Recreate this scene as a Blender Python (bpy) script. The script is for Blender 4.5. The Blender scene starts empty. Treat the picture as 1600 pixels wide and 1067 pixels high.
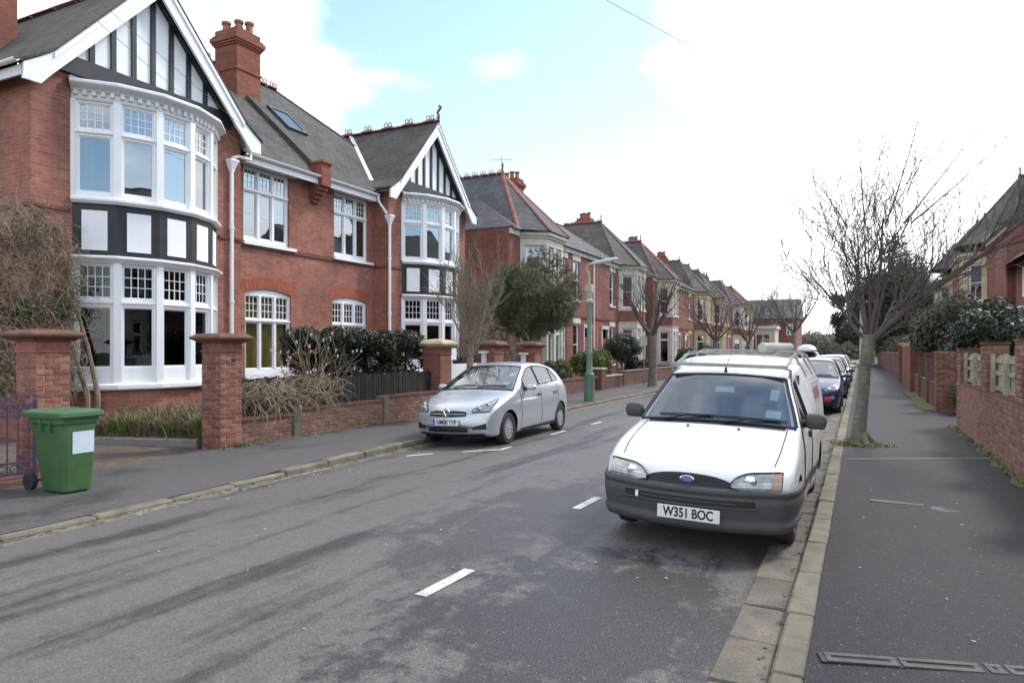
import bpy, math, random
from mathutils import Vector, Matrix, noise as mnoise
R = math.radians
scene = bpy.context.scene
col = scene.collection
random.seed(7)

# ------------------------------------------------------------------ camera, sky, sun, exposure
cam_d = bpy.data.cameras.new('camera'); cam = bpy.data.objects.new('camera', cam_d); col.objects.link(cam)
cam.location = (0, 0, 1.75); cam.rotation_euler = (R(90), 0, R(26.356))
cam_d.sensor_width = 36; cam_d.lens = 24.75; cam_d.shift_y = 0.0078
cam_d.clip_start = 0.05; cam_d.clip_end = 3000
scene.camera = cam

SUN_EL, SUN_AZ = 48, 35           # azimuth clockwise from +Y (street direction) towards +X
world = bpy.data.worlds.new('World'); scene.world = world; world.use_nodes = True
wt = world.node_tree; wt.nodes.clear()
def wn(t, **k):
    n = wt.nodes.new(t)
    for a, b in k.items(): setattr(n, a, b)
    return n
def wl(a, b): wt.links.new(a, b)
def wmath(op, a, b=None, c=None, clamp=False):
    n = wn('ShaderNodeMath', operation=op); n.use_clamp = clamp
    for i, q in enumerate((a, b, c)):
        if q is None: continue
        if isinstance(q, (int, float)): n.inputs[i].default_value = q
        else: wl(q, n.inputs[i])
    return n.outputs[0]
sky = wn('ShaderNodeTexSky', sky_type='NISHITA'); sky.sun_disc = False
sky.sun_elevation = R(SUN_EL); sky.sun_rotation = R(SUN_AZ); sky.altitude = 20; sky.air_density = 1.0; sky.dust_density = 0.6
tc = wn('ShaderNodeTexCoord')
sep = wn('ShaderNodeSeparateXYZ'); wl(tc.outputs['Generated'], sep.inputs[0])
# project direction on a flat cloud deck
zz = wmath('ADD', wmath('MAXIMUM', sep.outputs[2], 0.0), 0.16)
cmb = wn('ShaderNodeCombineXYZ')
wl(wmath('DIVIDE', sep.outputs[0], zz), cmb.inputs[0]); wl(wmath('DIVIDE', sep.outputs[1], zz), cmb.inputs[1])
cmb.inputs[2].default_value = 7.7
nz = wn('ShaderNodeTexNoise'); nz.inputs['Scale'].default_value = 1.5; nz.inputs['Detail'].default_value = 7; nz.inputs['Roughness'].default_value = 0.52
wl(cmb.outputs[0], nz.inputs['Vector'])
# clear patch of sky above the middle of the street's left side
dotn = wn('ShaderNodeVectorMath', operation='DOT_PRODUCT'); wl(tc.outputs['Generated'], dotn.inputs[0])
dotn.inputs[1].default_value = (-0.3703, 0.8426, 0.391)
clear = wmath('MULTIPLY', wmath('SUBTRACT', dotn.outputs['Value'], 0.93), 5.5)
clear = wmath('MINIMUM', wmath('MAXIMUM', clear, 0.0), 0.27)
rt = wn('ShaderNodeVectorMath', operation='DOT_PRODUCT'); wl(tc.outputs['Generated'], rt.inputs[0])
rt.inputs[1].default_value = (0.055, 0.96, 0.27)
bank = wmath('MULTIPLY', wmath('MAXIMUM', wmath('SUBTRACT', rt.outputs['Value'], 0.925), 0.0), 4.0)
lf = wn('ShaderNodeVectorMath', operation='DOT_PRODUCT'); wl(tc.outputs['Generated'], lf.inputs[0])
lf.inputs[1].default_value = (-0.549, 0.724, 0.418)
bank2 = wmath('MULTIPLY', wmath('MAXIMUM', wmath('SUBTRACT', lf.outputs['Value'], 0.965), 0.0), 4.5)
dens = wmath('ADD', wmath('ADD', wmath('SUBTRACT', nz.outputs[0], clear), bank), bank2)
# thicken towards the horizon
dens = wmath('ADD', dens, wmath('MULTIPLY', wmath('MAXIMUM', wmath('SUBTRACT', 0.16, sep.outputs[2]), 0.0), 0.9))
mask = wmath('MULTIPLY', wmath('SUBTRACT', dens, 0.43), 5.0, clamp=True)
cc = wn('ShaderNodeMix', data_type='RGBA')
nz2 = wn('ShaderNodeTexNoise'); nz2.inputs['Scale'].default_value = 2.6; nz2.inputs['Detail'].default_value = 5; wl(cmb.outputs[0], nz2.inputs['Vector'])
wl(nz2.outputs[0], cc.inputs['Factor'])
cc.inputs['A'].default_value = (10.4, 10.4, 10.5, 1); cc.inputs['B'].default_value = (14.7, 14.5, 14.1, 1)
tint = wn('ShaderNodeMix', data_type='RGBA', blend_type='MULTIPLY'); tint.inputs['Factor'].default_value = 1
wl(sky.outputs[0], tint.inputs['A']); tint.inputs['B'].default_value = (2.0, 2.0, 1.85, 1)
mx = wn('ShaderNodeMix', data_type='RGBA'); wl(mask, mx.inputs['Factor']); wl(tint.outputs['Result'], mx.inputs['A']); wl(cc.outputs['Result'], mx.inputs['B'])
bg = wn('ShaderNodeBackground'); bg.inputs['Strength'].default_value = 0.078; wl(mx.outputs['Result'], bg.inputs['Color'])
wo = wn('ShaderNodeOutputWorld'); wl(bg.outputs[0], wo.inputs['Surface'])

sun_d = bpy.data.lights.new('sun', 'SUN'); sun_d.energy = 1.3; sun_d.angle = R(10); sun_d.color = (1.0, 0.965, 0.92)
sun = bpy.data.objects.new('sun', sun_d); col.objects.link(sun)
_d = Vector((math.sin(R(SUN_AZ))*math.cos(R(SUN_EL)), math.cos(R(SUN_AZ))*math.cos(R(SUN_EL)), math.sin(R(SUN_EL))))
sun.rotation_euler = _d.to_track_quat('Z', 'Y').to_euler()
sun.location = (10, 10, 40)
vs = scene.view_settings; vs.view_transform = 'Standard'; vs.look = 'None'; vs.exposure = 1.16; vs.gamma = 1.0; vs.use_curve_mapping = False
scene.render.engine = 'CYCLES'
scene.cycles.max_bounces = 6; scene.cycles.transparent_max_bounces = 10

# ------------------------------------------------------------------ materials
MATS = {}
class NT:
    def __init__(s, name):
        s.m = bpy.data.materials.new(name); s.m.use_nodes = True; s.t = s.m.node_tree
        s.b = s.t.nodes['Principled BSDF']; s.out = s.t.nodes['Material Output']
    def n(s, t, **k):
        q = s.t.nodes.new(t)
        for a, b in k.items(): setattr(q, a, b)
        return q
    def l(s, a, b): s.t.links.new(a, b)
    def math(s, op, a, b=None, clamp=False):
        q = s.n('ShaderNodeMath', operation=op); q.use_clamp = clamp
        for i, v in enumerate((a, b)):
            if v is None: continue
            if isinstance(v, (int, float)): q.inputs[i].default_value = v
            else: s.l(v, q.inputs[i])
        return q.outputs[0]
    def pos(s, scale=(1, 1, 1), world=True):
        if world: o = s.n('ShaderNodeNewGeometry').outputs['Position']
        else: o = s.n('ShaderNodeTexCoord').outputs['Object']
        if scale != (1, 1, 1):
            q = s.n('ShaderNodeVectorMath', operation='MULTIPLY'); s.l(o, q.inputs[0]); q.inputs[1].default_value = scale; o = q.outputs[0]
        return o
    def noise(s, vec, scale, detail=4, rough=0.55):
        q = s.n('ShaderNodeTexNoise'); q.inputs['Scale'].default_value = scale; q.inputs['Detail'].default_value = detail; q.inputs['Roughness'].default_value = rough
        s.l(vec, q.inputs['Vector']); return q.outputs[0]
    def ramp(s, fac, a, b, lo=0.0, hi=1.0):
        q = s.n('ShaderNodeMapRange'); q.inputs[1].default_value = a; q.inputs[2].default_value = b; q.inputs[3].default_value = lo; q.inputs[4].default_value = hi
        s.l(fac, q.inputs[0]); return q.outputs[0]
    def mix(s, fac, A, B, mode='MIX'):
        q = s.n('ShaderNodeMix', data_type='RGBA', blend_type=mode)
        for k, v in (('Factor', fac), ('A', A), ('B', B)):
            i = q.inputs[k] if k == 'Factor' else [z for z in q.inputs if z.name == k and z.type == 'RGBA'][0]
            if isinstance(v, (int, float)): i.default_value = v
            elif isinstance(v, tuple): i.default_value = v if len(v) == 4 else v + (1,)
            else: s.l(v, i)
        return [z for z in q.outputs if z.type == 'RGBA'][0]
    def bump(s, h, dist=0.01, strength=1.0):
        q = s.n('ShaderNodeBump'); q.inputs['Distance'].default_value = dist; q.inputs['Strength'].default_value = strength
        s.l(h, q.inputs['Height']); s.l(q.outputs[0], s.b.inputs['Normal'])
    def set(s, **k):
        for a, b in k.items():
            i = s.b.inputs[a.replace('_', ' ')]
            if isinstance(b, (int, float)): i.default_value = b
            elif isinstance(b, tuple): i.default_value = b if len(b) == 4 else b + (1,)
            else: s.l(b, i)

def plain(name, c, rough=0.6, var=0.15, scale=3.0, bump=0.0, metal=0.0, bscale=40, world=True, fine=0.0, spec=0.5, coat=0.0, rnd=0.0):
    n = NT(name); p = n.pos(world=world)
    a = n.noise(p, scale, 5)
    f = n.ramp(a, 0.3, 0.7)
    d = tuple(x*(1-var) for x in c); u = tuple(min(1, x*(1+var)) for x in c)
    colr = n.mix(f, d, u)
    if fine:
        g = n.ramp(n.noise(p, bscale*2, 2), 0.3, 0.7, 1-fine, 1+fine)
        colr = n.mix(1.0, colr, g, 'MULTIPLY')
    if rnd:
        oi = n.n('ShaderNodeObjectInfo')
        g = n.ramp(oi.outputs['Random'], 0, 1, 1-rnd, 1+rnd)
        colr = n.mix(1.0, colr, g, 'MULTIPLY')
    n.set(Base_Color=colr, Roughness=rough, Metallic=metal, Specular_IOR_Level=spec)
    if coat: n.set(Coat_Weight=coat, Coat_Roughness=0.04)
    if bump: n.bump(n.noise(p, bscale, 4), bump)
    MATS[name] = n.m; return n.m

def brick_mat(name, c1, c2, mortar, bw=0.225, rh=0.075, ms=0.006, stain=0.35, bump=0.004):
    n = NT(name)
    uv = n.n('ShaderNodeUVMap'); uv.uv_map = 'uv'
    b = n.n('ShaderNodeTexBrick'); b.offset = 0.5
    b.inputs['Scale'].default_value = 1; b.inputs['Brick Width'].default_value = bw; b.inputs['Row Height'].default_value = rh
    b.inputs['Mortar Size'].default_value = ms; b.inputs['Mortar Smooth'].default_value = 0.3; b.inputs['Bias'].default_value = 0.0
    b.inputs['Color1'].default_value = c1+(1,); b.inputs['Color2'].default_value = c2+(1,); b.inputs['Mortar'].default_value = mortar+(1,)
    wv = n.n('ShaderNodeVectorMath', operation='ADD'); n.l(uv.outputs[0], wv.inputs[0])
    wob = n.n('ShaderNodeTexNoise'); wob.inputs['Scale'].default_value = 9; n.l(n.pos(), wob.inputs['Vector'])
    ws = n.n('ShaderNodeVectorMath', operation='MULTIPLY_ADD'); n.l(wob.outputs['Color'], ws.inputs[0]); ws.inputs[1].default_value = (.012, .008, 0); ws.inputs[2].default_value = (-.006, -.004, 0)
    n.l(ws.outputs[0], wv.inputs[1]); n.l(wv.outputs[0], b.inputs['Vector'])
    p = n.pos()
    big = n.ramp(n.noise(p, 0.55, 5, 0.6), 0.3, 0.7, 1-stain, 1+stain*0.55)
    med = n.ramp(n.noise(p, 7, 4, 0.7), 0.25, 0.75, 0.8, 1.2)
    c = n.mix(1.0, b.outputs['Color'], big, 'MULTIPLY'); c = n.mix(1.0, c, med, 'MULTIPLY')
    # grey bloom / soot in soft vertical streaks
    st = n.noise(n.pos((1.6, 1.6, 0.25)), 1.3, 4)
    c = n.mix(n.ramp(st, 0.52, 0.78, 0, 0.38), c, (0.13, 0.095, 0.085))
    n.set(Base_Color=c, Roughness=0.88, Specular_IOR_Level=0.25)
    h = n.math('ADD', n.math('MULTIPLY', b.outputs['Fac'], -1.0), n.math('MULTIPLY', n.noise(p, 60, 3), 0.5))
    n.bump(h, bump); MATS[name] = n.m; return n.m

def slate_mat(name, c1, c2, gap, moss, bw=0.26, rh=0.19, mossamt=0.5):
    n = NT(name)
    uv = n.n('ShaderNodeUVMap'); uv.uv_map = 'uv'
    b = n.n('ShaderNodeTexBrick'); b.offset = 0.5
    b.inputs['Scale'].default_value = 1; b.inputs['Brick Width'].default_value = bw; b.inputs['Row Height'].default_value = rh
    b.inputs['Mortar Size'].default_value = 0.006; b.inputs['Mortar Smooth'].default_value = 0.1
    b.inputs['Color1'].default_value = c1+(1,); b.inputs['Color2'].default_value = c2+(1,); b.inputs['Mortar'].default_value = gap+(1,)
    n.l(uv.outputs[0], b.inputs['Vector'])
    p = n.pos()
    c = n.mix(1.0, b.outputs['Color'], n.ramp(n.noise(p, 1.2, 5, 0.65), 0.3, 0.7, 0.72, 1.25), 'MULTIPLY')
    c = n.mix(n.ramp(n.noise(p, 1.7, 7, 0.75), 0.46, 0.62, 0, mossamt*1.2), c, moss)
    c = n.mix(1.0, c, n.ramp(n.noise(p, 22, 4, 0.8), 0.3, 0.7, 0.7, 1.35), 'MULTIPLY')
    c = n.mix(n.ramp(n.noise(p, 9.0, 4, 0.7), 0.62, 0.72, 0, mossamt), c, (0.23, 0.21, 0.13))
    n.set(Base_Color=c, Roughness=0.8, Specular_IOR_Level=0.3)
    sp = n.n('ShaderNodeSeparateXYZ'); n.l(uv.outputs[0], sp.inputs[0])
    fr = n.math('FRACT', n.math('DIVIDE', sp.outputs[1], rh))
    h = n.math('SUBTRACT', n.math('MULTIPLY', fr, -0.8), n.math('MULTIPLY', b.outputs['Fac'], 0.8))
    h = n.math('ADD', h, n.math('MULTIPLY', n.noise(p, 30, 3), 0.5))
    n.bump(h, 0.012); MATS[name] = n.m; return n.m

def glass_mat(name, tint=(0.55, 0.6, 0.62), base=0.16):
    n = NT(name)
    tr = n.n('ShaderNodeBsdfTransparent'); tr.inputs[0].default_value = tint+(1,)
    gl = n.n('ShaderNodeBsdfGlossy'); gl.inputs['Roughness'].default_value = 0.015; gl.inputs['Color'].default_value = (0.9, 0.95, 1, 1)
    gg = n.n('ShaderNodeNewGeometry'); dt = n.n('ShaderNodeVectorMath', operation='DOT_PRODUCT'); n.l(gg.outputs['Incoming'], dt.inputs[0]); n.l(gg.outputs['Normal'], dt.inputs[1])
    sch = n.math('POWER', n.math('SUBTRACT', 1.0, n.math('ABSOLUTE', dt.outputs['Value']), clamp=True), 5.0)
    wv = n.n('ShaderNodeBump'); wv.inputs['Distance'].default_value = 0.0015; n.l(n.noise(n.pos(), 1.6, 2), wv.inputs['Height'])
    n.l(wv.outputs[0], gl.inputs['Normal'])
    f = n.math('ADD', n.math('MULTIPLY', sch, 0.95-base), base, clamp=True)
    m = n.n('ShaderNodeMixShader'); n.l(f, m.inputs[0]); n.l(tr.outputs[0], m.inputs[1]); n.l(gl.outputs[0], m.inputs[2])
    n.l(m.outputs[0], n.out.inputs['Surface']); MATS[name] = n.m; return n.m

def leaf_mat(name, c1, c2, c3, rough=0.5, trans=0.15):
    n = NT(name); p = n.pos()
    g = n.n('ShaderNodeNewGeometry')
    f = n.ramp(g.outputs['Random Per Island'], 0, 1)
    c = n.mix(f, c1, c2)
    c = n.mix(n.ramp(n.noise(p, 2.2, 3), 0.45, 0.7), c, c3)
    n.set(Base_Color=c, Roughness=rough, Specular_IOR_Level=0.4)
    if trans:
        t = n.n('ShaderNodeBsdfTranslucent'); n.l(c, t.inputs[0])
        m = n.n('ShaderNodeMixShader'); m.inputs[0].default_value = trans
        n.l(n.b.outputs[0], m.inputs[1]); n.l(t.outputs[0], m.inputs[2]); n.l(m.outputs[0], n.out.inputs['Surface'])
    MATS[name] = n.m; return n.m

def asphalt_mat(name, base, dark, wet_lo, wet_hi, stretch=(0.55, 0.16, 1), blob=None, speck=0.35, mottle=0.5, spec=0.38, dry=0.62, damp=0.44):
    n = NT(name)
    P = n.pos()
    big = n.noise(n.pos(stretch), 1.0, 9, 0.60)
    mott = n.noise(n.pos((1, .75, 1)), 1.7, 10, 0.72)
    fine_ = n.noise(P, 9, 8, 0.75)
    big = n.math('ADD', big, n.math('MULTIPLY', n.math('SUBTRACT', mott, 0.5), mottle))
    big = n.math('ADD', big, n.math('MULTIPLY', n.math('SUBTRACT', fine_, 0.5), 0.10))
    wet = n.ramp(big, wet_lo, wet_hi)
    if blob:
        for (bx, by, rx, ry, amt) in blob:
            v = n.n('ShaderNodeVectorMath', operation='SUBTRACT'); n.l(P, v.inputs[0]); v.inputs[1].default_value = (bx, by, 0)
            w = n.n('ShaderNodeVectorMath', operation='MULTIPLY'); n.l(v.outputs[0], w.inputs[0]); w.inputs[1].default_value = (1/rx, 1/ry, 0)
            ln = n.n('ShaderNodeVectorMath', operation='LENGTH'); n.l(w.outputs[0], ln.inputs[0])
            q = n.ramp(ln.outputs['Value'], 0.2, 1.2, 0.62, 0.0)
            q = n.math('ADD', q, n.math('ADD', n.math('MULTIPLY', n.math('SUBTRACT', mott, 0.5), 1.7), n.math('MULTIPLY', n.math('SUBTRACT', fine_, 0.5), 0.6)))
            wet = n.math('MAXIMUM', wet, n.math('MULTIPLY', n.ramp(q, 0.28, 0.46), amt))
    broad = n.ramp(n.noise(n.pos((0.5, 0.12, 1)), 0.9, 4), 0.3, 0.7, 0.9, 1.12)
    c = n.mix(wet, base, dark)
    c = n.mix(1.0, c, broad, 'MULTIPLY')
    med = n.ramp(n.noise(P, 12, 4, 0.7), 0.25, 0.75, 0.87, 1.13)
    c = n.mix(1.0, c, med, 'MULTIPLY')
    v = n.n('ShaderNodeTexVoronoi'); v.inputs['Scale'].default_value = 95; n.l(P, v.inputs['Vector'])
    sc = n.n('ShaderNodeSeparateColor'); n.l(v.outputs['Color'], sc.inputs[0])
    agg = n.ramp(sc.outputs[0], 0, 1, 1-speck, 1+speck)
    c = n.mix(1.0, c, agg, 'MULTIPLY')
    # pale chippings
    c = n.mix(n.ramp(sc.outputs[1], 0.985, 0.998, 0, 0.4), c, (0.32, 0.31, 0.29))
    n.set(Base_Color=c, Roughness=n.ramp(wet, 0, 1, dry, damp), Specular_IOR_Level=spec)
    h = n.math('ADD', n.math('MULTIPLY', v.outputs['Distance'], 1.0), n.math('MULTIPLY', n.noise(P, 25, 3), 0.6))
    n.bump(h, 0.0035); MATS[name] = n.m; return n.m

brick_mat('red_brick', (0.395, 0.156, 0.112), (0.29, 0.110, 0.081), (0.35, 0.215, 0.170), ms=0.008, stain=0.42)
brick_mat('terrace_brick', (0.29, 0.112, 0.084), (0.215, 0.083, 0.066), (0.26, 0.15, 0.125), stain=0.3, ms=0.008)
brick_mat('old_brick', (0.205, 0.094, 0.072), (0.145, 0.072, 0.058), (0.21, 0.155, 0.125), ms=0.009, stain=0.45)
brick_mat('chimney_brick', (0.30, 0.105, 0.068), (0.22, 0.075, 0.052), (0.17, 0.10, 0.08), stain=0.3)
slate_mat('slate_mossy', (0.088, 0.082, 0.080), (0.060, 0.057, 0.057), (0.030, 0.028, 0.028), (0.108, 0.100, 0.072))
slate_mat('slate_grey', (0.115, 0.112, 0.122), (0.080, 0.080, 0.090), (0.04, 0.04, 0.045), (0.12, 0.115, 0.09), mossamt=0.25)
slate_mat('slate_brown', (0.145, 0.128, 0.118), (0.105, 0.095, 0.09), (0.035, 0.03, 0.03), (0.13, 0.12, 0.08), mossamt=0.4)
def weathered(name, c, rough, amt, grime=(0.36, 0.34, 0.31)):
    n = NT(name); p = n.pos()
    st = n.noise(n.pos((5, 5, 0.7)), 1.6, 6, 0.65); sp = n.noise(p, 24, 4, 0.7)
    cc = n.mix(n.ramp(n.noise(p, 1.1, 4), 0.3, 0.7, 0, 0.16), c, tuple(x*.8 for x in c))
    cc = n.mix(n.ramp(st, 0.50, 0.78, 0, amt), cc, grime); cc = n.mix(n.ramp(sp, 0.64, 0.74, 0, amt*.9), cc, grime)
    n.set(Base_Color=cc, Roughness=rough, Specular_IOR_Level=0.4); n.bump(n.noise(p, 30, 3), 0.001); MATS[name] = n.m
weathered('white_paint', (0.83, 0.84, 0.86), 0.45, 0.16)
weathered('white_paint_old', (0.68, 0.69, 0.71), 0.55, 0.34)
weathered('white_render', (0.83, 0.85, 0.88), 0.7, 0.14)
plain('black_paint', (0.016, 0.016, 0.020), 0.5, 0.25, 5.0, 0.001, bscale=30)
plain('lead', (0.17, 0.175, 0.19), 0.55, 0.2, 3.0, 0.002)
plain('terracotta', (0.27, 0.105, 0.065), 0.8, 0.3, 2.5, 0.003)
plain('terracotta_dark', (0.27, 0.085, 0.06), 0.8, 0.3, 3.0, 0.003)
plain('arch_brick', (0.31, 0.085, 0.045), 0.85, 0.2, 6.0, 0.002, fine=0.12)
plain('stone_cream', (0.56, 0.53, 0.45), 0.8, 0.16, 2.0, 0.003, fine=0.08)
plain('stone_yellow', (0.47, 0.40, 0.24), 0.8, 0.18, 2.0, 0.003, fine=0.08)
plain('pier_stone', (0.135, 0.062, 0.045), 0.85, 0.3, 5.0, 0.004, fine=0.15)
plain('brick_piece', (0.225, 0.088, 0.063), 0.88, 0.28, 11.0, 0.003, fine=0.14, rnd=0.32)
plain('brick_piece_brown', (0.185, 0.098, 0.073), 0.88, 0.25, 9.0, 0.003, fine=0.14, rnd=0.28)
plain('brick_piece_right', (0.265, 0.132, 0.100), 0.88, 0.22, 9.0, 0.003, fine=0.14, rnd=0.26)
plain('mortar', (0.24, 0.185, 0.145), 0.95, 0.2, 9.0, 0.003)
plain('mortar_brown', (0.155, 0.105, 0.08), 0.95, 0.25, 9.0, 0.003)
glass_mat('glass', (0.42, 0.45, 0.48), base=0.27)
glass_mat('glass_clear', (0.75, 0.78, 0.78), base=0.06)
glass_mat('glass_dark', (0.5, 0.52, 0.52), base=0.05)
glass_mat('car_glass', (0.55, 0.63, 0.66), base=0.17)
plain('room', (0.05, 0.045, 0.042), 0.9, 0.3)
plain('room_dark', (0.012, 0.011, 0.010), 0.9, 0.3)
plain('curtain', (0.62, 0.63, 0.63), 0.9, 0.08)
plain('curtain_red', (0.12, 0.03, 0.03), 0.9, 0.2)
plain('blind_yellow', (0.46, 0.36, 0.11), 0.8, 0.08)
plain('blind_white', (0.62, 0.64, 0.64), 0.8, 0.05)
n = NT('bark'); _p = n.pos()
_c = n.mix(n.ramp(n.noise(_p, 9, 5, .7), .3, .7), (0.115, 0.098, 0.076), (0.235, 0.205, 0.16))
_c = n.mix(n.ramp(n.noise(n.pos((1, 1, 3.2)), 9, 4, .7), .56, .66, 0, .75), _c, (0.36, 0.33, 0.27)); _c = n.mix(n.ramp(n.noise(_p, 3, 4), .55, .7, 0, .5), _c, (0.10, 0.10, 0.055))
n.set(Base_Color=_c, Roughness=.92); n.bump(n.noise(n.pos((1, 1, .35)), 42, 5, .7), .02); MATS['bark'] = n.m
plain('bark_spring', (0.21, 0.18, 0.13), 0.9, 0.25, 14.0, 0.006, bscale=30)
plain('twig', (0.115, 0.088, 0.080), 0.9, 0.25, 3.0)
plain('twig_pale', (0.30, 0.235, 0.16), 0.9, 0.3, 3.0)
plain('creeper_stem', (0.235, 0.185, 0.135), 0.9, 0.35, 3.0)
plain('soil', (0.11, 0.082, 0.06), 0.95, 0.35, 6.0, 0.02, bscale=18, fine=0.2)
plain('garden_grass', (0.07, 0.085, 0.035), 0.95, 0.4, 2.0, 0.02, bscale=18, fine=0.25)
plain('kerb_stone', (0.165, 0.145, 0.108), 0.85, 0.32, 4.0, 0.004, bscale=45, fine=0.2, rnd=0.14)
plain('channel_stone', (0.125, 0.106, 0.086), 0.8, 0.38, 3.0, 0.006, bscale=35, fine=0.25, rnd=0.14)
plain('concrete', (0.20, 0.19, 0.175), 0.85, 0.2, 6.0, 0.003, bscale=45, fine=0.15)
n = NT('road_paint'); _p = n.pos()
_w = n.ramp(n.noise(_p, 38, 5, .75), .34, .46); _c = n.mix(_w, (0.10, 0.10, 0.10), (0.60, 0.60, 0.57)); _c = n.mix(n.ramp(n.noise(_p, 7, 4), .45, .7, 0, .45), _c, (0.17, 0.165, 0.155))
n.set(Base_Color=_c, Roughness=.75); n.bump(n.noise(_p, 90, 3), .002); MATS['road_paint'] = n.m
plain('moss', (0.12, 0.13, 0.035), 0.95, 0.35, 12.0, 0.01)
plain('litter', (0.55, 0.53, 0.48), 0.9, 0.2)
plain('iron', (0.075, 0.062, 0.056), 0.7, 0.35, 10, 0.002)
plain('iron_purple', (0.050, 0.035, 0.085), 0.55, 0.3, 8)
plain('bin_green', (0.050, 0.118, 0.040), 0.55, 0.16, 5.0, 0.0012, bscale=70, world=False, fine=0.06)
plain('bin_lid', (0.058, 0.135, 0.062), 0.5, 0.08, 3.0, 0.0008, bscale=90, world=False)
plain('rubber', (0.022, 0.022, 0.022), 0.8, 0.2, 20)
plain('paper', (0.56, 0.62, 0.72), 0.7, 0.05)
plain('fence_black', (0.022, 0.020, 0.019), 0.85, 0.4, 9.0, 0.003, rnd=0.4)
plain('fence_pale', (0.38, 0.35, 0.25), 0.85, 0.25, 8.0, 0.003, bscale=30, fine=0.15, rnd=0.1)
plain('lamp_green', (0.155, 0.23, 0.165), 0.55, 0.15, 4.0)
plain('lamp_green_dark', (0.085, 0.165, 0.115), 0.55, 0.2, 4.0)
plain('lamp_cream', (0.42, 0.40, 0.32), 0.6, 0.12)
plain('lamp_head', (0.55, 0.56, 0.56), 0.4, 0.05)
n = NT('van_white'); _p = n.pos(world=False)
_c = n.mix(n.ramp(n.noise(_p, 2, 4), .35, .7, 0, .5), (0.72, 0.73, 0.75), (0.66, 0.67, 0.68)); _c = n.mix(n.ramp(n.noise(_p, 26, 6, .75), .58, .72, 0, .22), _c, (0.40, 0.37, 0.33))
_s = n.n('ShaderNodeSeparateXYZ'); n.l(_p, _s.inputs[0]); _g = n.math('MULTIPLY', n.ramp(_s.outputs[2], .75, .25), n.ramp(n.noise(_p, 7, 5, .7), .35, .65, .1, .7)); _c = n.mix(_g, _c, (0.30, 0.275, 0.24))
n.set(Base_Color=_c, Roughness=n.ramp(n.noise(_p, 9, 4), .3, .7, .2, .38), Coat_Weight=.35, Coat_Roughness=.06); MATS['van_white'] = n.m
plain('van_grey', (0.052, 0.054, 0.056), 0.62, 0.12, 5.0, 0.0006, bscale=200, world=False)
plain('silver', (0.50, 0.53, 0.57), 0.34, 0.03, 2.0, metal=0.55, world=False, coat=0.6)
plain('car_blue', (0.03, 0.07, 0.24), 0.25, 0.05, metal=0.3, world=False, coat=0.6)
plain('car_navy', (0.016, 0.034, 0.125), 0.25, 0.05, metal=0.2, world=False, coat=0.6)
plain('car_black', (0.012, 0.012, 0.014), 0.25, 0.05, world=False, coat=0.6)
plain('car_red', (0.22, 0.012, 0.018), 0.3, 0.05, world=False, coat=0.6)
plain('car_white', (0.70, 0.71, 0.72), 0.3, 0.04, world=False, coat=0.5)
plain('red_plastic', (0.42, 0.015, 0.04), 0.35, 0.05)
plain('black_plastic', (0.018, 0.018, 0.019), 0.55, 0.1)
plain('trim_dark', (0.008, 0.008, 0.009), 0.5, 0.1)
plain('chrome', (0.72, 0.73, 0.75), 0.16, 0.02, metal=1.0)
plain('lamp_lens', (0.30, 0.31, 0.31), 0.10, 0.45, 11.0, metal=0.35, coat=1.0, world=False)
plain('lens_amber', (0.31, 0.21, 0.13), 0.2, 0.1, coat=1.0)
plain('rim_silver', (0.46, 0.47, 0.49), 0.35, 0.05, metal=0.6)
plain('plate_white', (0.68, 0.68, 0.66), 0.4, 0.04)
plain('plate_black', (0.012, 0.012, 0.014), 0.5, 0.05)
plain('plate_blue', (0.03, 0.08, 0.42), 0.4, 0.05)
plain('seat_cloth', (0.10, 0.11, 0.12), 0.9, 0.1)
plain('tube_grey', (0.34, 0.345, 0.30), 0.6, 0.15, 6)
plain('bare_metal', (0.30, 0.29, 0.27), 0.45, 0.2, 6, metal=0.5)
plain('wire', (0.10, 0.11, 0.12), 0.6, 0.05)
plain('faded_red', (0.40, 0.20, 0.18), 0.6, 0.15)
plain('sticker_blue', (0.36, 0.44, 0.50), 0.5, 0.15)
plain('blossom', (0.52, 0.40, 0.40), 0.8, 0.2)
plain('roof_red', (0.30, 0.05, 0.05), 0.7, 0.2)
plain('skylight_frame', (0.06, 0.06, 0.07), 0.5, 0.1)
leaf_mat('leaf_hedge', (0.012, 0.020, 0.009), (0.036, 0.050, 0.022), (0.022, 0.032, 0.015), 0.5)
leaf_mat('leaf_evergreen', (0.024, 0.036, 0.018), (0.068, 0.088, 0.046), (0.042, 0.058, 0.032), 0.45)
leaf_mat('leaf_pine', (0.090, 0.105, 0.050), (0.155, 0.160, 0.085), (0.125, 0.115, 0.068), 0.6)
leaf_mat('leaf_conifer', (0.078, 0.072, 0.048), (0.12, 0.108, 0.072), (0.085, 0.082, 0.052), 0.7)
leaf_mat('leaf_bright', (0.075, 0.12, 0.025), (0.14, 0.19, 0.05), (0.10, 0.14, 0.035), 0.5)
leaf_mat('leaf_topiary', (0.022, 0.04, 0.018), (0.045, 0.068, 0.028), (0.03, 0.05, 0.02), 0.45)
leaf_mat('leaf_shrub', (0.045, 0.065, 0.02), (0.10, 0.125, 0.045), (0.06, 0.085, 0.03), 0.5)
leaf_mat('leaf_creeper', (0.07, 0.07, 0.035), (0.13, 0.11, 0.06), (0.10, 0.085, 0.05), 0.7)
leaf_mat('grass_blade', (0.10, 0.145, 0.03), (0.20, 0.22, 0.075), (0.15, 0.14, 0.06), 0.6)
leaf_mat('dry_blade', (0.17, 0.13, 0.08), (0.26, 0.21, 0.14), (0.15, 0.12, 0.08), 0.8)
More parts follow.
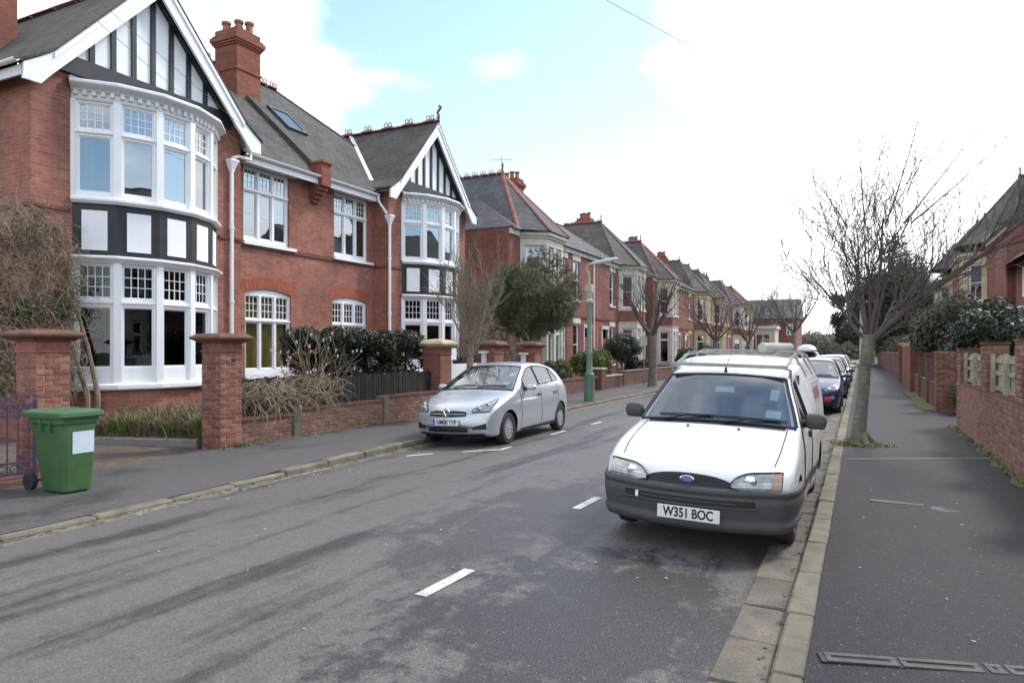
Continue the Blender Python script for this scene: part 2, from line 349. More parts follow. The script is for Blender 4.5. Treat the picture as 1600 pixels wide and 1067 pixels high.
leaf_mat('far_leaf', (0.13, 0.13, 0.10), (0.19, 0.185, 0.14), (0.16, 0.145, 0.115), 0.8)
asphalt_mat('road_asphalt', (0.114, 0.108, 0.105), (0.042, 0.040, 0.040), 0.52, 0.62, mottle=0.30, stretch=(1.5, 0.13, 1), speck=0.24,
            blob=((-1.5, 4.2, 1.9, 2.4, 1.0), (-3.0, 6.6, 1.2, 3.2, 0.75)))
asphalt_mat('pavement_asphalt', (0.029, 0.029, 0.034), (0.062, 0.058, 0.054), 0.57, 0.72, stretch=(0.5, 1.1, 1), speck=0.18, mottle=0.8, spec=0.18, dry=0.62, damp=0.78)
asphalt_mat('pavement_asphalt_left', (0.088, 0.085, 0.085), (0.045, 0.043, 0.044), 0.52, 0.66, stretch=(0.9, 0.35, 1), speck=0.22)
# ------------------------------------------------------------------ mesh helpers
BASE = {}
def V(*a): return Vector(a)
def interp(tab, x):
    if x <= tab[0][0]: return tab[0][1]
    for (a, b), (c, d) in zip(tab, tab[1:]):
        if x <= c: return b + (d-b)*(x-a)/(c-a)
    return tab[-1][1]
def smooth(tab, x):
    """monotone-ish cubic through a table"""
    n = len(tab)
    if x <= tab[0][0]: return tab[0][1]
    if x >= tab[-1][0]: return tab[-1][1]
    for i in range(n-1):
        if x <= tab[i+1][0]: break
    def m(k):
        if k == 0: return (tab[1][1]-tab[0][1])/(tab[1][0]-tab[0][0])
        if k == n-1: return (tab[-1][1]-tab[-2][1])/(tab[-1][0]-tab[-2][0])
        a = (tab[k][1]-tab[k-1][1])/(tab[k][0]-tab[k-1][0]); b = (tab[k+1][1]-tab[k][1])/(tab[k+1][0]-tab[k][0])
        return 0 if a*b <= 0 else 2*a*b/(a+b)
    h = tab[i+1][0]-tab[i][0]; t = (x-tab[i][0])/h
    return ((2*t**3-3*t*t+1)*tab[i][1] + (t**3-2*t*t+t)*h*m(i) + (-2*t**3+3*t*t)*tab[i+1][1] + (t**3-t*t)*h*m(i+1))

class MB:
    def __init__(s): s.v = []; s.f = []
    def add(s, vs, fs):
        o = len(s.v); s.v += [tuple(p) for p in vs]; s.f += [tuple(i+o for i in q) for q in fs]; return s
    def box(s, x0, x1, y0, y1, z0, z1):
        x0, x1 = sorted((x0, x1)); y0, y1 = sorted((y0, y1)); z0, z1 = sorted((z0, z1))
        return s.add([(x0,y0,z0),(x1,y0,z0),(x1,y1,z0),(x0,y1,z0),(x0,y0,z1),(x1,y0,z1),(x1,y1,z1),(x0,y1,z1)],
              [(0,3,2,1),(4,5,6,7),(0,1,5,4),(1,2,6,5),(2,3,7,6),(3,0,4,7)])
    def lbox(s, fr, s0, s1, z0, z1, n0, n1):
        """box in a frame (origin, tangent, normal): s along tangent, z up, n outward"""
        o, t, n = fr
        s0, s1 = sorted((s0, s1)); n0, n1 = sorted((n0, n1)); z0, z1 = sorted((z0, z1))
        P = lambda a, b, c: o + t*a + n*b + V(0, 0, c)
        pts = [P(s0,n1,z0),P(s1,n1,z0),P(s1,n0,z0),P(s0,n0,z0),P(s0,n1,z1),P(s1,n1,z1),P(s1,n0,z1),P(s0,n0,z1)]
        fs = [(0,3,2,1),(4,5,6,7),(0,1,5,4),(1,2,6,5),(2,3,7,6),(3,0,4,7)]
        if t.cross(n).z > 0: fs = [tuple(reversed(q)) for q in fs]
        return s.add(pts, fs)
    def quad(s, *p): return s.add(p, [tuple(range(len(p)))])
    def beam(s, a, b, w, h, up=V(0, 0, 1)):
        a = V(*a); b = V(*b); d = (b-a).normalized(); x = d.cross(up)
        if x.length < 1e-4: x = V(1, 0, 0)
        x.normalize(); y = x.cross(d).normalized(); x *= w/2; y *= h/2
        return s.add([a-x-y,a+x-y,a+x+y,a-x+y,b-x-y,b+x-y,b+x+y,b-x+y],[(0,1,2,3),(7,6,5,4),(0,4,5,1),(1,5,6,2),(2,6,7,3),(3,7,4,0)])
    def tube(s, pts, rad, n=6, cap=True):
        pts = [V(*p) for p in pts]; m = len(pts)
        if m < 2: return s
        rr = rad if hasattr(rad, '__len__') else [rad]*m
        o = len(s.v); d = (pts[1]-pts[0]).normalized()
        x = d.cross(V(0, 0, 1))
        if x.length < 0.05: x = d.cross(V(1, 0, 0))
        x.normalize()
        for i, p in enumerate(pts):
            d = (pts[min(i+1, m-1)]-pts[max(i-1, 0)])
            if d.length < 1e-9: d = V(0, 0, 1)
            d.normalize(); x = (x - d*x.dot(d))
            if x.length < 1e-6: x = d.orthogonal()
            x.normalize(); y = d.cross(x)
            for k in range(n):
                a = 2*math.pi*k/n; q = p + (x*math.cos(a)+y*math.sin(a))*rr[i]; s.v.append(tuple(q))
        for i in range(m-1):
            for k in range(n):
                a = o+i*n+k; b = o+i*n+(k+1) % n; s.f.append((a, b, b+n, a+n))
        if cap:
            s.f.append(tuple(o+k for k in reversed(range(n)))); s.f.append(tuple(o+(m-1)*n+k for k in range(n)))
        return s
    def lathe(s, prof, c=(0, 0, 0), n=16, axis='z', cap=True):
        o = len(s.v)
        for r, h in prof:
            for k in range(n):
                a = 2*math.pi*k/n; p, q = r*math.cos(a), r*math.sin(a)
                s.v.append((c[0]+p, c[1]+q, c[2]+h) if axis == 'z' else ((c[0]+h, c[1]+p, c[2]+q) if axis == 'x' else (c[0]+q, c[1]+h, c[2]+p)))
        for i in range(len(prof)-1):
            for k in range(n):
                a = o+i*n+k; b = o+i*n+(k+1) % n; s.f.append((a, b, b+n, a+n))
        if cap:
            s.f.append(tuple(o+k for k in reversed(range(n)))); m = len(prof)-1; s.f.append(tuple(o+m*n+k for k in range(n)))
        return s
    def sweep(s, path, prof, closed=False, side=1):
        """profile [(out, z)] swept along a plan polyline [(x, y)]; out = to the right of the path * side"""
        m = len(path); P = [V(p[0], p[1]) for p in path]; nor = []
        for i in range(m):
            ns = []
            for a, b in ((i-1, i), (i, i+1)):
                if closed: a %= m; b %= m
                if 0 <= a and b < m and a != b:
                    d = (P[b]-P[a]).normalized(); ns.append(V(d.y, -d.x)*side)
            n = sum(ns, V(0, 0)); n.normalize(); k = max(0.3, n.dot(ns[0])); nor.append(n/k)
        o = len(s.v); q = len(prof)
        for i in range(m):
            for (u, z) in prof: s.v.append((P[i].x+nor[i].x*u, P[i].y+nor[i].y*u, z))
        for i in range(m if closed else m-1):
            j = (i+1) % m
            for k in range(q):
                l = (k+1) % q; s.f.append((o+i*q+k, o+j*q+k, o+j*q+l, o+i*q+l))
        if not closed:
            s.f.append(tuple(o+k for k in range(q))); s.f.append(tuple(o+(m-1)*q+k for k in reversed(range(q))))
        return s
    def grid(s, rows):
        o = len(s.v); n = len(rows[0])
        for r in rows: s.v += [tuple(p) for p in r]
        for i in range(len(rows)-1):
            for k in range(n-1):
                a = o+i*n+k; s.f.append((a, a+1, a+n+1, a+n))
        return s
    def poly_prism(s, pts, ext):
        """flat polygon extruded by vector ext"""
        pts = [V(*p) for p in pts]; e = V(*ext); n = len(pts)
        s.add(pts, [tuple(reversed(range(n)))]); s.add([p+e for p in pts], [tuple(range(n))])
        for i in range(n):
            j = (i+1) % n; s.add([pts[i], pts[j], pts[j]+e, pts[i]+e], [(0, 1, 2, 3)])
        return s
    def mesh(s, name, mat, sm=False, uv=True, off=None, recalc=True, angle=40):
        vs_ = s.v if off is None else [(p[0]-off[0], p[1]-off[1], p[2]-off[2]) for p in s.v]
        me = bpy.data.meshes.new(name); me.from_pydata(vs_, [], s.f); me.update()
        if recalc:
            import bmesh
            b = bmesh.new(); b.from_mesh(me); bmesh.ops.recalc_face_normals(b, faces=b.faces); b.to_mesh(me); b.free()
        if uv:
            me.update(); l = me.uv_layers.new(name='uv'); V3 = s.v; ox = (0, 0, 0) if off is None else off
            data = [0.0]*(2*len(me.loops))
            for p in me.polygons:
                nn = p.normal
                if abs(nn.z) > 0.995: t = V(1, 0, 0); b = V(0, 1, 0)
                else:
                    t = V(-nn.y, nn.x, 0).normalized(); b = nn.cross(t)
                    if b.z < 0: b = -b
                for li in p.loop_indices:
                    c = me.vertices[me.loops[li].vertex_index].co
                    q = V(c.x+ox[0], c.y+ox[1], c.z+ox[2])
                    data[2*li] = q.dot(t); data[2*li+1] = q.dot(b)
            l.data.foreach_set('uv', data)
        if mat: me.materials.append(MATS[mat])
        if sm:
            me.shade_smooth()
            try: me.set_sharp_from_angle(angle=R(angle))
            except Exception: pass
        return me
    def build(s, name, mat, parent=None, sm=False, uv=True, recalc=True, kind=None, angle=40):
        off = BASE.get(parent.name) if parent else None
        o = bpy.data.objects.new(name, s.mesh(name, mat, sm, uv, off, recalc, angle)); col.objects.link(o)
        if parent:
            o.parent = parent; BASE[o.name] = off
        if kind: o['kind'] = kind
        return o

def thing(name, label, cat, loc=(0, 0, 0), rz=0, group=None, rx=0, ry=0, local=False):
    o = bpy.data.objects.new(name, None); col.objects.link(o); o.location = loc; o.rotation_euler = (rx, ry, rz); o.empty_display_size = 0.2
    o['label'] = label; o['category'] = cat
    if group: o['group'] = group
    BASE[o.name] = (0, 0, 0) if local else tuple(loc)
    return o
def tag(o, label, cat, group=None):
    o['label'] = label; o['category'] = cat
    if group: o['group'] = group
    return o
def inst(name, me, parent, loc, rz=0, scale=None):
    o = bpy.data.objects.new(name, me); col.objects.link(o); o.parent = parent
    b = BASE.get(parent.name, (0, 0, 0)) if parent else (0, 0, 0)
    o.location = (loc[0]-b[0], loc[1]-b[1], loc[2]-b[2])
    if rz: o.rotation_euler = (0, 0, rz)
    if scale: o.scale = scale
    return o
def struct(o): o['kind'] = 'structure'; return o
def text_mesh(txt, size, mat, depth=0.002, space=1.0):
    c = bpy.data.curves.new('lettering', 'FONT'); c.body = txt; c.size = size; c.extrude = depth; c.align_x = 'CENTER'; c.align_y = 'CENTER'; c.space_character = space; c.offset = size*.026
    o = bpy.data.objects.new('lettering_tmp', c); col.objects.link(o)
    dg = bpy.context.evaluated_depsgraph_get(); me = bpy.data.meshes.new_from_object(o.evaluated_get(dg))
    bpy.data.objects.remove(o); me.materials.clear(); me.materials.append(MATS[mat]); return me

def bevel_box_mesh(name, lx, ly, lz, mat, bv=0.006, jit=0.0):
    """box centred at origin with chamfered edges (24 verts)"""
    import bmesh
    b = bmesh.new(); bmesh.ops.create_cube(b, size=1)
    for v in b.verts: v.co = (v.co.x*lx, v.co.y*ly, v.co.z*lz)
    bmesh.ops.bevel(b, geom=list(b.edges), offset=bv, segments=1, affect='EDGES', clamp_overlap=True)
    if jit:
        for v in b.verts: v.co += V(random.uniform(-1, 1), random.uniform(-1, 1), random.uniform(-1, 1))*jit
    me = bpy.data.meshes.new(name); b.to_mesh(me); b.free(); me.materials.append(MATS[mat]); return me

# ------------------------------------------------------------------ plants
def leaf_cloud(mb, clumps, n, size, rnd, flat=0.0, aspect=0.55, shell=0.55):
    tot = sum(c[3]*c[4]*c[5] if len(c) > 4 else c[3]**3 for c in clumps)
    for c in clumps:
        rx, ry, rz = (c[3], c[4], c[5]) if len(c) > 4 else (c[3],)*3
        k = max(4, int(n*(rx*ry*rz)/tot))
        for _ in range(k):
            d = V(rnd.gauss(0, 1), rnd.gauss(0, 1), rnd.gauss(0, 1)); d.normalize()
            r = shell + (1-shell)*rnd.random()**0.5
            if rnd.random() < 0.25: r = rnd.random()
            p = V(c[0]+d.x*rx*r, c[1]+d.y*ry*r, c[2]+d.z*rz*r)
            nrm = (d + V(rnd.uniform(-1, 1), rnd.uniform(-1, 1), rnd.uniform(-.6, 1)+flat)*0.9).normalized()
            t = nrm.orthogonal().normalized(); t = (Matrix.Rotation(rnd.uniform(0, 6.28), 3, nrm) @ t)
            b = nrm.cross(t); sz = size*rnd.uniform(0.6, 1.35)
            t = t*sz*0.5; b = b*sz*0.5*aspect
            mb.add([p-t, p+b, p+t, p-b], [(0, 1, 2, 3)])
def needle_cloud(mb, clumps, n, length, rnd, width=0.012, droop=0.0, spray=6):
    """sprays of thin needles radiating from twig ends"""
    tot = sum(c[3]**3 for c in clumps)
    for c in clumps:
        k = max(3, int(n*c[3]**3/tot/spray))
        for _ in range(k):
            d = V(rnd.gauss(0, 1), rnd.gauss(0, 1), rnd.gauss(0, .8)); d.normalize()
            r = c[3]*rnd.random()**0.4
            p = V(c[0], c[1], c[2]) + d*r
            ax = (d + V(rnd.uniform(-.5, .5), rnd.uniform(-.5, .5), rnd.uniform(-.4, .5)-droop)).normalized()
            for _ in range(spray):
                q = (ax + V(rnd.uniform(-.8, .8), rnd.uniform(-.8, .8), rnd.uniform(-.8, .8))*0.8).normalized()
                L = length*rnd.uniform(.6, 1.3); w = q.orthogonal().normalized()*width*rnd.uniform(.7, 1.4)
                mb.add([p-w, p+w, p+q*L+w*0.3, p+q*L-w*0.3], [(0, 1, 2, 3)])

def branch(mb, p, d, L, r, lev, maxlev, rnd, up=0.12, wob=0.16, kids=(5, 5, 4), sides=(9, 6, 4, 3), spread=(0.55, 0.95), lenf=(0.5, 0.78), seg=None, rtip=0.35, ends=None, start=0.25):
    n = seg or max(3, int(6 - lev)); pts = [V(*p)]; rad = [r]; d = V(*d).normalized()
    for i in range(n):
        d = (d + V(rnd.uniform(-1, 1), rnd.uniform(-1, 1), rnd.uniform(-1, 1))*wob + V(0, 0, up)).normalized()
        pts.append(pts[-1] + d*(L/n)); rad.append(r*(1-(1-rtip)*(i+1)/n))
    mb.tube(pts, rad, sides[min(lev, len(sides)-1)], cap=(lev >= maxlev or lev == 0))
    if lev >= maxlev:
        if ends is not None: ends.append((pts[-1], d))
        return
    k = kids[min(lev, len(kids)-1)]
    for j in range(k):
        t = start + (1-start)*(j+rnd.uniform(0.2, 0.9))/k; i = min(n-1, int(t*n)); f = t*n - i
        q = pts[i].lerp(pts[i+1], f); base = (pts[i+1]-pts[i]).normalized()
        ax = base.orthogonal().normalized(); ax = Matrix.Rotation(rnd.uniform(0, 6.28), 3, base) @ ax
        a = rnd.uniform(*spread); nd = (base*math.cos(a) + ax*math.sin(a)).normalized()
        rr = (rad[i]*(1-f)+rad[i+1]*f)*rnd.uniform(0.45, 0.7)
        branch(mb, q, nd, L*rnd.uniform(*lenf), max(rr, 0.0065), lev+1, maxlev, rnd, up, wob, kids, sides, spread, lenf, None, rtip, ends, 0.15)
    return pts
# ------------------------------------------------------------------ ground, road, pavements
KL = [(-12, -6.9), (-2, -6.93), (5, -7.0), (10.8, -7.26), (14, -7.40), (20, -7.47), (31, -7.47), (250, -7.6)]   # left kerb line (y -> x)
def kl(y): return interp(KL, y)
XR = -0.42
def zroad(x, y):
    a = kl(y); t = (x-a)/(XR-a); return 0.20*t*(1-t)*(1.0) 
g = MB(); g.quad((-900, -400, -0.15), (900, -400, -0.15), (900, 1500, -0.15), (-900, 1500, -0.15))
struct(g.build('ground', 'garden_grass', uv=False))
ys = [-12+1.0*i for i in range(0, 60)] + [48+4*i for i in range(0, 50)]
m = MB(); rows = []
for y in ys:
    a = kl(y); rows.append([(a+(XR-a)*k/12, y, zroad(a+(XR-a)*k/12, y)) for k in range(13)])
m.grid(rows); struct(m.build('road', 'road_asphalt', sm=True))
def ltop(y): return interp([(-12, .045), (6.6, .045), (8.2, .10), (250, .10)], y)
m = MB(); rows = []
for y in ys: rows.append([(-9.55, y, ltop(y)+.03), (-8.6, y, ltop(y)+.015), (kl(y)-.15, y, ltop(y)-.004)])
m.grid(rows); struct(m.build('left_pavement', 'pavement_asphalt_left', sm=True))
m = MB(); rows = []
for y in ys: rows.append([(XR+.165, y, .096), (0.7, y, .112), (1.9, y, .125)])
m.grid(rows); struct(m.build('right_pavement', 'pavement_asphalt', sm=True))
# side drive entry on the right beyond the near wall
m = MB(); m.grid([[(1.9, 17.9, .125), (14, 17.9, .14)], [(1.9, 21.2, .125), (14, 21.2, .14)]]); struct(m.build('right_driveway', 'pavement_asphalt'))
m = MB(); m.quad((1.9, -12, .10), (14, -12, .10), (14, 17.9, .10), (1.9, 17.9, .10)); m.quad((1.9, 21.2, .1), (40, 21.2, .1), (40, 140, .1), (1.9, 140, .1))
struct(m.build('right_garden_ground', 'garden_grass', uv=False))
m = MB(); m.quad((-30, -12, .06), (-9.55, -12, .06), (-9.55, 150, .06), (-30, 150, .06)); struct(m.build('left_garden_ground', 'soil', uv=False))
m = MB(); m.grid([[(-9.55, 5.3, .075), (-9.55, 8.2, .075)], [(-10.3, 5.3, .085), (-10.3, 8.35, .085)], [(-12.06, 5.0, .10), (-12.06, 7.85, .10)], [(-20, 4.6, .12), (-20, 7.5, .12)]])
struct(m.build('left_driveway', 'soil', uv=False))
# planting bed in front of the bay window, raised a little behind a worn edging
m = MB(); rows = []
for i in range(9):
    x = -9.75-3.1*i/8; y0 = interp([(-12.7, 7.75), (-12.06, 7.92), (-10.3, 8.45), (-9.5, 8.7)], x)
    rows.append([(x, y0, .09), (x, y0+.12, .22), (x, y0+1.2, .34), (x, 15, .34)])
m.grid(rows); struct(m.build('planting_bed', 'soil', uv=False))
me_edge = bevel_box_mesh('edging_stone', .42, .12, .16, 'concrete', .02, .008)
ed = bpy.data.objects.new('bed_edging', None); col.objects.link(ed); ed.location = (-11, 8.2, .09); BASE[ed.name] = (-11, 8.2, .09); struct(ed)
for i in range(5):
    t = (i+.5)/5; x = -12.06+1.9*t; y = 7.86+.56*t
    inst('edging_stone', me_edge, ed, (x, y, .135), math.atan2(.56, 1.9))

# kerbs and channels, stone by stone
kr = bpy.data.objects.new('right_kerb', None); col.objects.link(kr); kr.location = (XR+.08, 0, 0); BASE[kr.name] = tuple(kr.location); struct(kr)
kms = [bevel_box_mesh('kerb_stone', .165, .905, .30, 'kerb_stone', .016, .0035) for _ in range(4)]
kl_m = [bevel_box_mesh('kerb_stone', .155, .905, .30, 'kerb_stone', .018, .005) for _ in range(4)]
for i in range(75):
    inst('kerb_stone', kms[i % 4], kr, (XR+.083+random.uniform(-.003, .003), -1.2+.915*i, -.048+random.uniform(-.004, .003)), random.uniform(-.004, .004))
kf = MB(); kf.box(XR+.004, XR+.16, 67.2, 250, -.1, .097); kf.build('kerb_run', 'kerb_stone', kr)
cr = bpy.data.objects.new('right_channel', None); col.objects.link(cr); cr.location = (XR-.15, 0, 0); BASE[cr.name] = tuple(cr.location); struct(cr)
cms = [bevel_box_mesh('channel_stone', .30, .60, .12, 'channel_stone', .014, .007) for _ in range(5)]
for i in range(70):
    inst('channel_stone', cms[i % 5], cr, (XR-.155, -.2+.612*i, -.042+random.uniform(-.003, .004)), random.uniform(-.008, .008))
lk = bpy.data.objects.new('left_kerb', None); col.objects.link(lk); lk.location = (-7.2, 0, 0); BASE[lk.name] = tuple(lk.location); struct(lk)
y = 0.0
for i in range(85):
    yc = y+.4575; ang = math.atan2(-(kl(y+.9)-kl(y)), .9)
    inst('kerb_stone', kl_m[i % 4], lk, (kl(yc)-.077+random.uniform(-.006, .006), yc, ltop(yc)-.15+random.uniform(-.006, .003)), ang+random.uniform(-.008, .008)); y += .915
lc = bpy.data.objects.new('left_channel', None); col.objects.link(lc); lc.location = (-7.0, 0, 0); BASE[lc.name] = tuple(lc.location); struct(lc)
clm = [bevel_box_mesh('channel_stone', .16, .80, .12, 'kerb_stone', .014, .007) for _ in range(4)]
y = 0.0
for i in range(60):
    yc = y+.4; ang = math.atan2(-(kl(y+.8)-kl(y)), .8)
    inst('channel_stone', clm[i % 4], lc, (kl(yc)+.085, yc, -.046+random.uniform(-.004, .004)), ang); y += .812

# painted bay markings
mk = bpy.data.objects.new('road_markings', None); col.objects.link(mk); mk.location = (-4, 8, .05); BASE[mk.name] = tuple(mk.location); struct(mk)
def stripe(x0, y0, x1, y1, w=.1):
    d = V(x1-x0, y1-y0, 0).normalized(); n = V(-d.y, d.x, 0)*w/2; m = MB(); k = 6; rows = []
    for i in range(k+1):
        t = i/k; x = x0+(x1-x0)*t; y = y0+(y1-y0)*t; j = random.uniform(-.004, .004)
        rows.append([(x+n.x*q, y+n.y*q+j, zroad(x+n.x*q, y)+.005) for q in (-1, -.3, .3, 1)])
    m.grid(rows); m.build('bay_stripe', 'road_paint', mk)
for y0 in (4.08, 7.05, 10.0, 13.0, 16, 19, 22, 25, 28): stripe(-2.73, y0, -2.71, y0+.66)
for y0 in (15.2, 18.2, 21.2, 24.2, 27.2): stripe(-5.5, y0, -5.5, y0+.66)
stripe(-5.99, 10.22, -5.53, 10.70, .09); stripe(-5.51, 10.66, -5.51, 11.08, .09); stripe(-6.62, 9.50, -6.35, 9.86, .09)
stripe(-5.57, 13.0, -5.58, 13.8, .09)
# strip, patch and drain in the right pavement
m = MB(); m.grid([[(-.2, 11.66, .106), (1.78, 12.58, .13)], [(-.2, 11.74, .106), (1.78, 12.67, .13)]]); struct(m.build('pavement_strip', 'concrete'))
pp = bpy.data.objects.new('pavement_repair', None); col.objects.link(pp); pp.location = (.6, 8.6, .11); BASE[pp.name] = tuple(pp.location); struct(pp)
for k, (x, y, w, d) in enumerate(((.34, 8.60, .52, .13), (.78, 8.46, .27, .16), (.82, 8.33, .24, .10), (1.14, 8.36, .28, .17))):
    b = bevel_box_mesh('repair_slab', w, d, .05, 'channel_stone', .01, .004); inst('repair_slab', b, pp, (x, y, .0875), -.08)
dr = bpy.data.objects.new('pavement_drain', None); col.objects.link(dr); dr.location = (.3, 4.2, .1); BASE[dr.name] = tuple(dr.location); struct(dr)
def dp(s): return (-.17+.94*s, 4.12+.26*s)
a = math.atan2(.26, .94)
for k, (s0, s1) in enumerate(((0, .36), (.38, .77), (.80, .88), (.90, 1.25), (1.28, 1.62), (1.64, 2.0))):
    x0, y0 = dp(s0); x1, y1 = dp(s1); L = math.hypot(x1-x0, y1-y0); fr = (V(x0, y0, 0), V(math.cos(a), math.sin(a), 0), V(math.sin(a), -math.cos(a), 0))
    m = MB(); zt = .113+.004*s0
    m.lbox(fr, 0, L, .06, zt, -.055, -.02); m.lbox(fr, 0, L, .06, zt, .02, .055); m.lbox(fr, 0, .03, .06, zt-.002, -.02, .02); m.lbox(fr, L-.03, L, .06, zt-.002, -.02, .02)
    m.build('drain_cover', 'iron', dr)
m = MB(); fr = (V(dp(0)[0], dp(0)[1], 0), V(math.cos(a), math.sin(a), 0), V(math.sin(a), -math.cos(a), 0)); m.lbox(fr, -.03, 2.0, .05, .1075, -.06, .06)
m.build('drain_bed', 'trim_dark', dr)

# ------------------------------------------------------------------ brick work
BR = {}
def brick_meshes(mat):
    if mat not in BR:
        BR[mat] = {'s': [bevel_box_mesh('brick', .215, .1025, .065, mat, .006, .0028) for _ in range(4)],
                   'h': [bevel_box_mesh('brick', .1025, .1025, .065, mat, .006, .0028) for _ in range(4)]}
    return BR[mat]
def brick_pier(name, label, cx, cy, ztop, z0, mat, mortar, cap='pier_stone', size=.45, capped=True):
    p = thing(name, label, 'gate pier', (cx, cy, z0)); B = brick_meshes(mat); h = size/2
    m = MB(); m.box(cx-h+.008, cx+h-.008, cy-h+.008, cy+h-.008, z0-.1, ztop-.02); m.build('core', mortar, p)
    n = int((ztop-z0)/.075); q = size/4
    for k in range(n):
        z = z0+.0375+.075*k
        for sgn in (-1, 1):
            for t in (-1, 1):
                j = random.uniform(-.003, .003); r = random.uniform(-.012, .012)
                if k % 2: inst('brick', random.choice(B['s']), p, (cx+t*.1125, cy+sgn*(h-.0512)+j, z), r)
                else: inst('brick', random.choice(B['s']), p, (cx+sgn*(h-.0512)+j, cy+t*.1125, z), math.pi/2+r)
            if k % 2: inst('brick', random.choice(B['s']), p, (cx+sgn*(h-.0512), cy, z), math.pi/2, scale=(.95, 1, 1))
            else: inst('brick', random.choice(B['s']), p, (cx, cy+sgn*(h-.0512), z), 0, scale=(.95, 1, 1))
    if capped:
        sq = [(cx-h, cy-h), (cx+h, cy-h), (cx+h, cy+h), (cx-h, cy+h)]
        zt = z0+n*.075
        m = MB(); m.box(cx-h-.012, cx+h+.012, cy-h-.012, cy+h+.012, zt, zt+.03); m.box(cx-h+.005, cx+h-.005, cy-h+.005, cy+h-.005, zt+.03, zt+.15)
        m.build('neck', mat, p)
        m = MB(); m.lathe([((h+.03)*1.414, zt+.15), ((h+.06)*1.414, zt+.175), ((h+.13)*1.414, zt+.215), ((h+.135)*1.414, zt+.245), ((h+.05)*1.414, zt+.30), (.05, zt+.315)], (0, 0, 0), 4)
        c, s_ = math.cos(R(45)), math.sin(R(45)); m.v = [((x*c-y*s_)+cx, (x*s_+y*c)+cy, z) for x, y, z in m.v]
        m.build('cap', cap, p)
    return p
p20 = brick_pier('gate_pier', 'red brick gate pier with the number 20, right of the driveway', -9.60, 8.42, 1.74, .06, 'brick_piece', 'mortar')
t = inst('house_number', text_mesh('20', .085, 'plate_black', .002), p20, (-9.60+.2265, 8.46, 1.56)); t.rotation_euler = (R(90), 0, R(90))
m = MB(); m.lathe([(.012, 0), (.012, .008)], (-9.60+.225, 8.33, 1.56), 8, 'x'); m.build('bolt', 'iron', p20)
brick_pier('gate_pier', 'paint flecked red brick gate pier behind the green wheelie bin', -9.84, 5.68, 1.76, .06, 'brick_piece', 'mortar')

def brick_wall(root, x, y0, y1, z0, z1, mat, mortar, face=1, limit=300, near=0.0, thick=.2):
    """stretcher bond along y; face +1 looks to +x"""
    B = brick_meshes(mat); n = int(round((z1-z0)/.075)); rh = (z1-z0)/n
    m = MB(); m.box(x-thick/2+.006 if face > 0 else x-thick/2+.006, x+thick/2-.006, y0, y1, z0-.15, z1-.01); m.build('core', mortar, root)
    spots = []
    for k in range(n):
        y = y0 - (.1125 if k % 2 else 0); 
        while y < y1-.02:
            a = max(y, y0); b = min(y+.225, y1)
            if b-a > .06: spots.append(((a+b)/2, b-a, z0+rh*(k+.5)))
            y += .225
    spots.sort(key=lambda q: abs(q[0]-near)); rest = MB(); bx = x+face*(thick/2-.0512)
    for i, (yc, L, z) in enumerate(spots):
        j = random.uniform(-.003, .004)
        if i < limit: inst('brick', random.choice(B['s']), root, (bx+j, yc, z), math.pi/2+random.uniform(-.008, .008), scale=((L-.01)/.215, 1, 1))
        else: rest.box(bx-.05+j, bx+.0512+j, yc-L/2+.005, yc+L/2-.005, z-.0325, z+.0325)
    if rest.v: rest.build('bricks', mat, root, uv=False, kind='stuff')
lw = thing('garden_wall', 'low brown brick front wall below the black palisade fence', 'wall', (-9.55, 11.8, .06))
brick_wall(lw, -9.56, 8.66, 9.92, .09, .54, 'brick_piece_brown', 'mortar_brown', limit=60)
brick_wall(lw, -9.55, 10.12, 12.68, .09, .615, 'brick_piece_brown', 'mortar_brown', limit=120)
brick_wall(lw, -9.55, 12.86, 15.05, .09, .69, 'brick_piece_brown', 'mortar_brown', limit=100)
for (ya, yb, zt) in ((9.92, 10.12, .69), (12.68, 12.86, .72)):
    m = MB(); m.box(-9.66, -9.43, ya, yb, 0, zt); m.build('post_block', 'channel_stone', lw)
for (ya, yb, zt) in ((8.66, 9.92, .54), (10.12, 12.68, .615), (12.86, 15.05, .69)):
    m = MB(); k = int((yb-ya)/.3)
    for i in range(k): 
        a = ya+(yb-ya)*i/k; m.box(-9.665, -9.435+random.uniform(-.006, .01), a+.003, ya+(yb-ya)*(i+1)/k-.003, zt-.012, zt+.03+random.uniform(-.006, .008))
    m.build('coping', 'pier_stone', lw)
# black palisade fence
fc = thing('palisade_fence', 'weathered black palisade fence standing behind the low front wall', 'fence', (-9.75, 11.8, .1))
for zr in (.55, 1.02):
    m = MB(); m.box(-9.82, -9.77, 8.66, 15.1, zr, zr+.08); m.build('rail', 'fence_black', fc)
pm = [bevel_box_mesh('pale', .022, .082, 1.10, 'fence_black', .004, .004) for _ in range(4)]
y = 8.72; i = 0
while y < 15.05:
    o = inst('pale', pm[i % 4], fc, (-9.755+random.uniform(-.006, .006), y, .66+random.uniform(-.025, .02)+(.03 if y < 11 else -.01))); o.rotation_euler = (random.uniform(-.02, .02), random.uniform(-.01, .01), 0)
    y += .092; i += 1

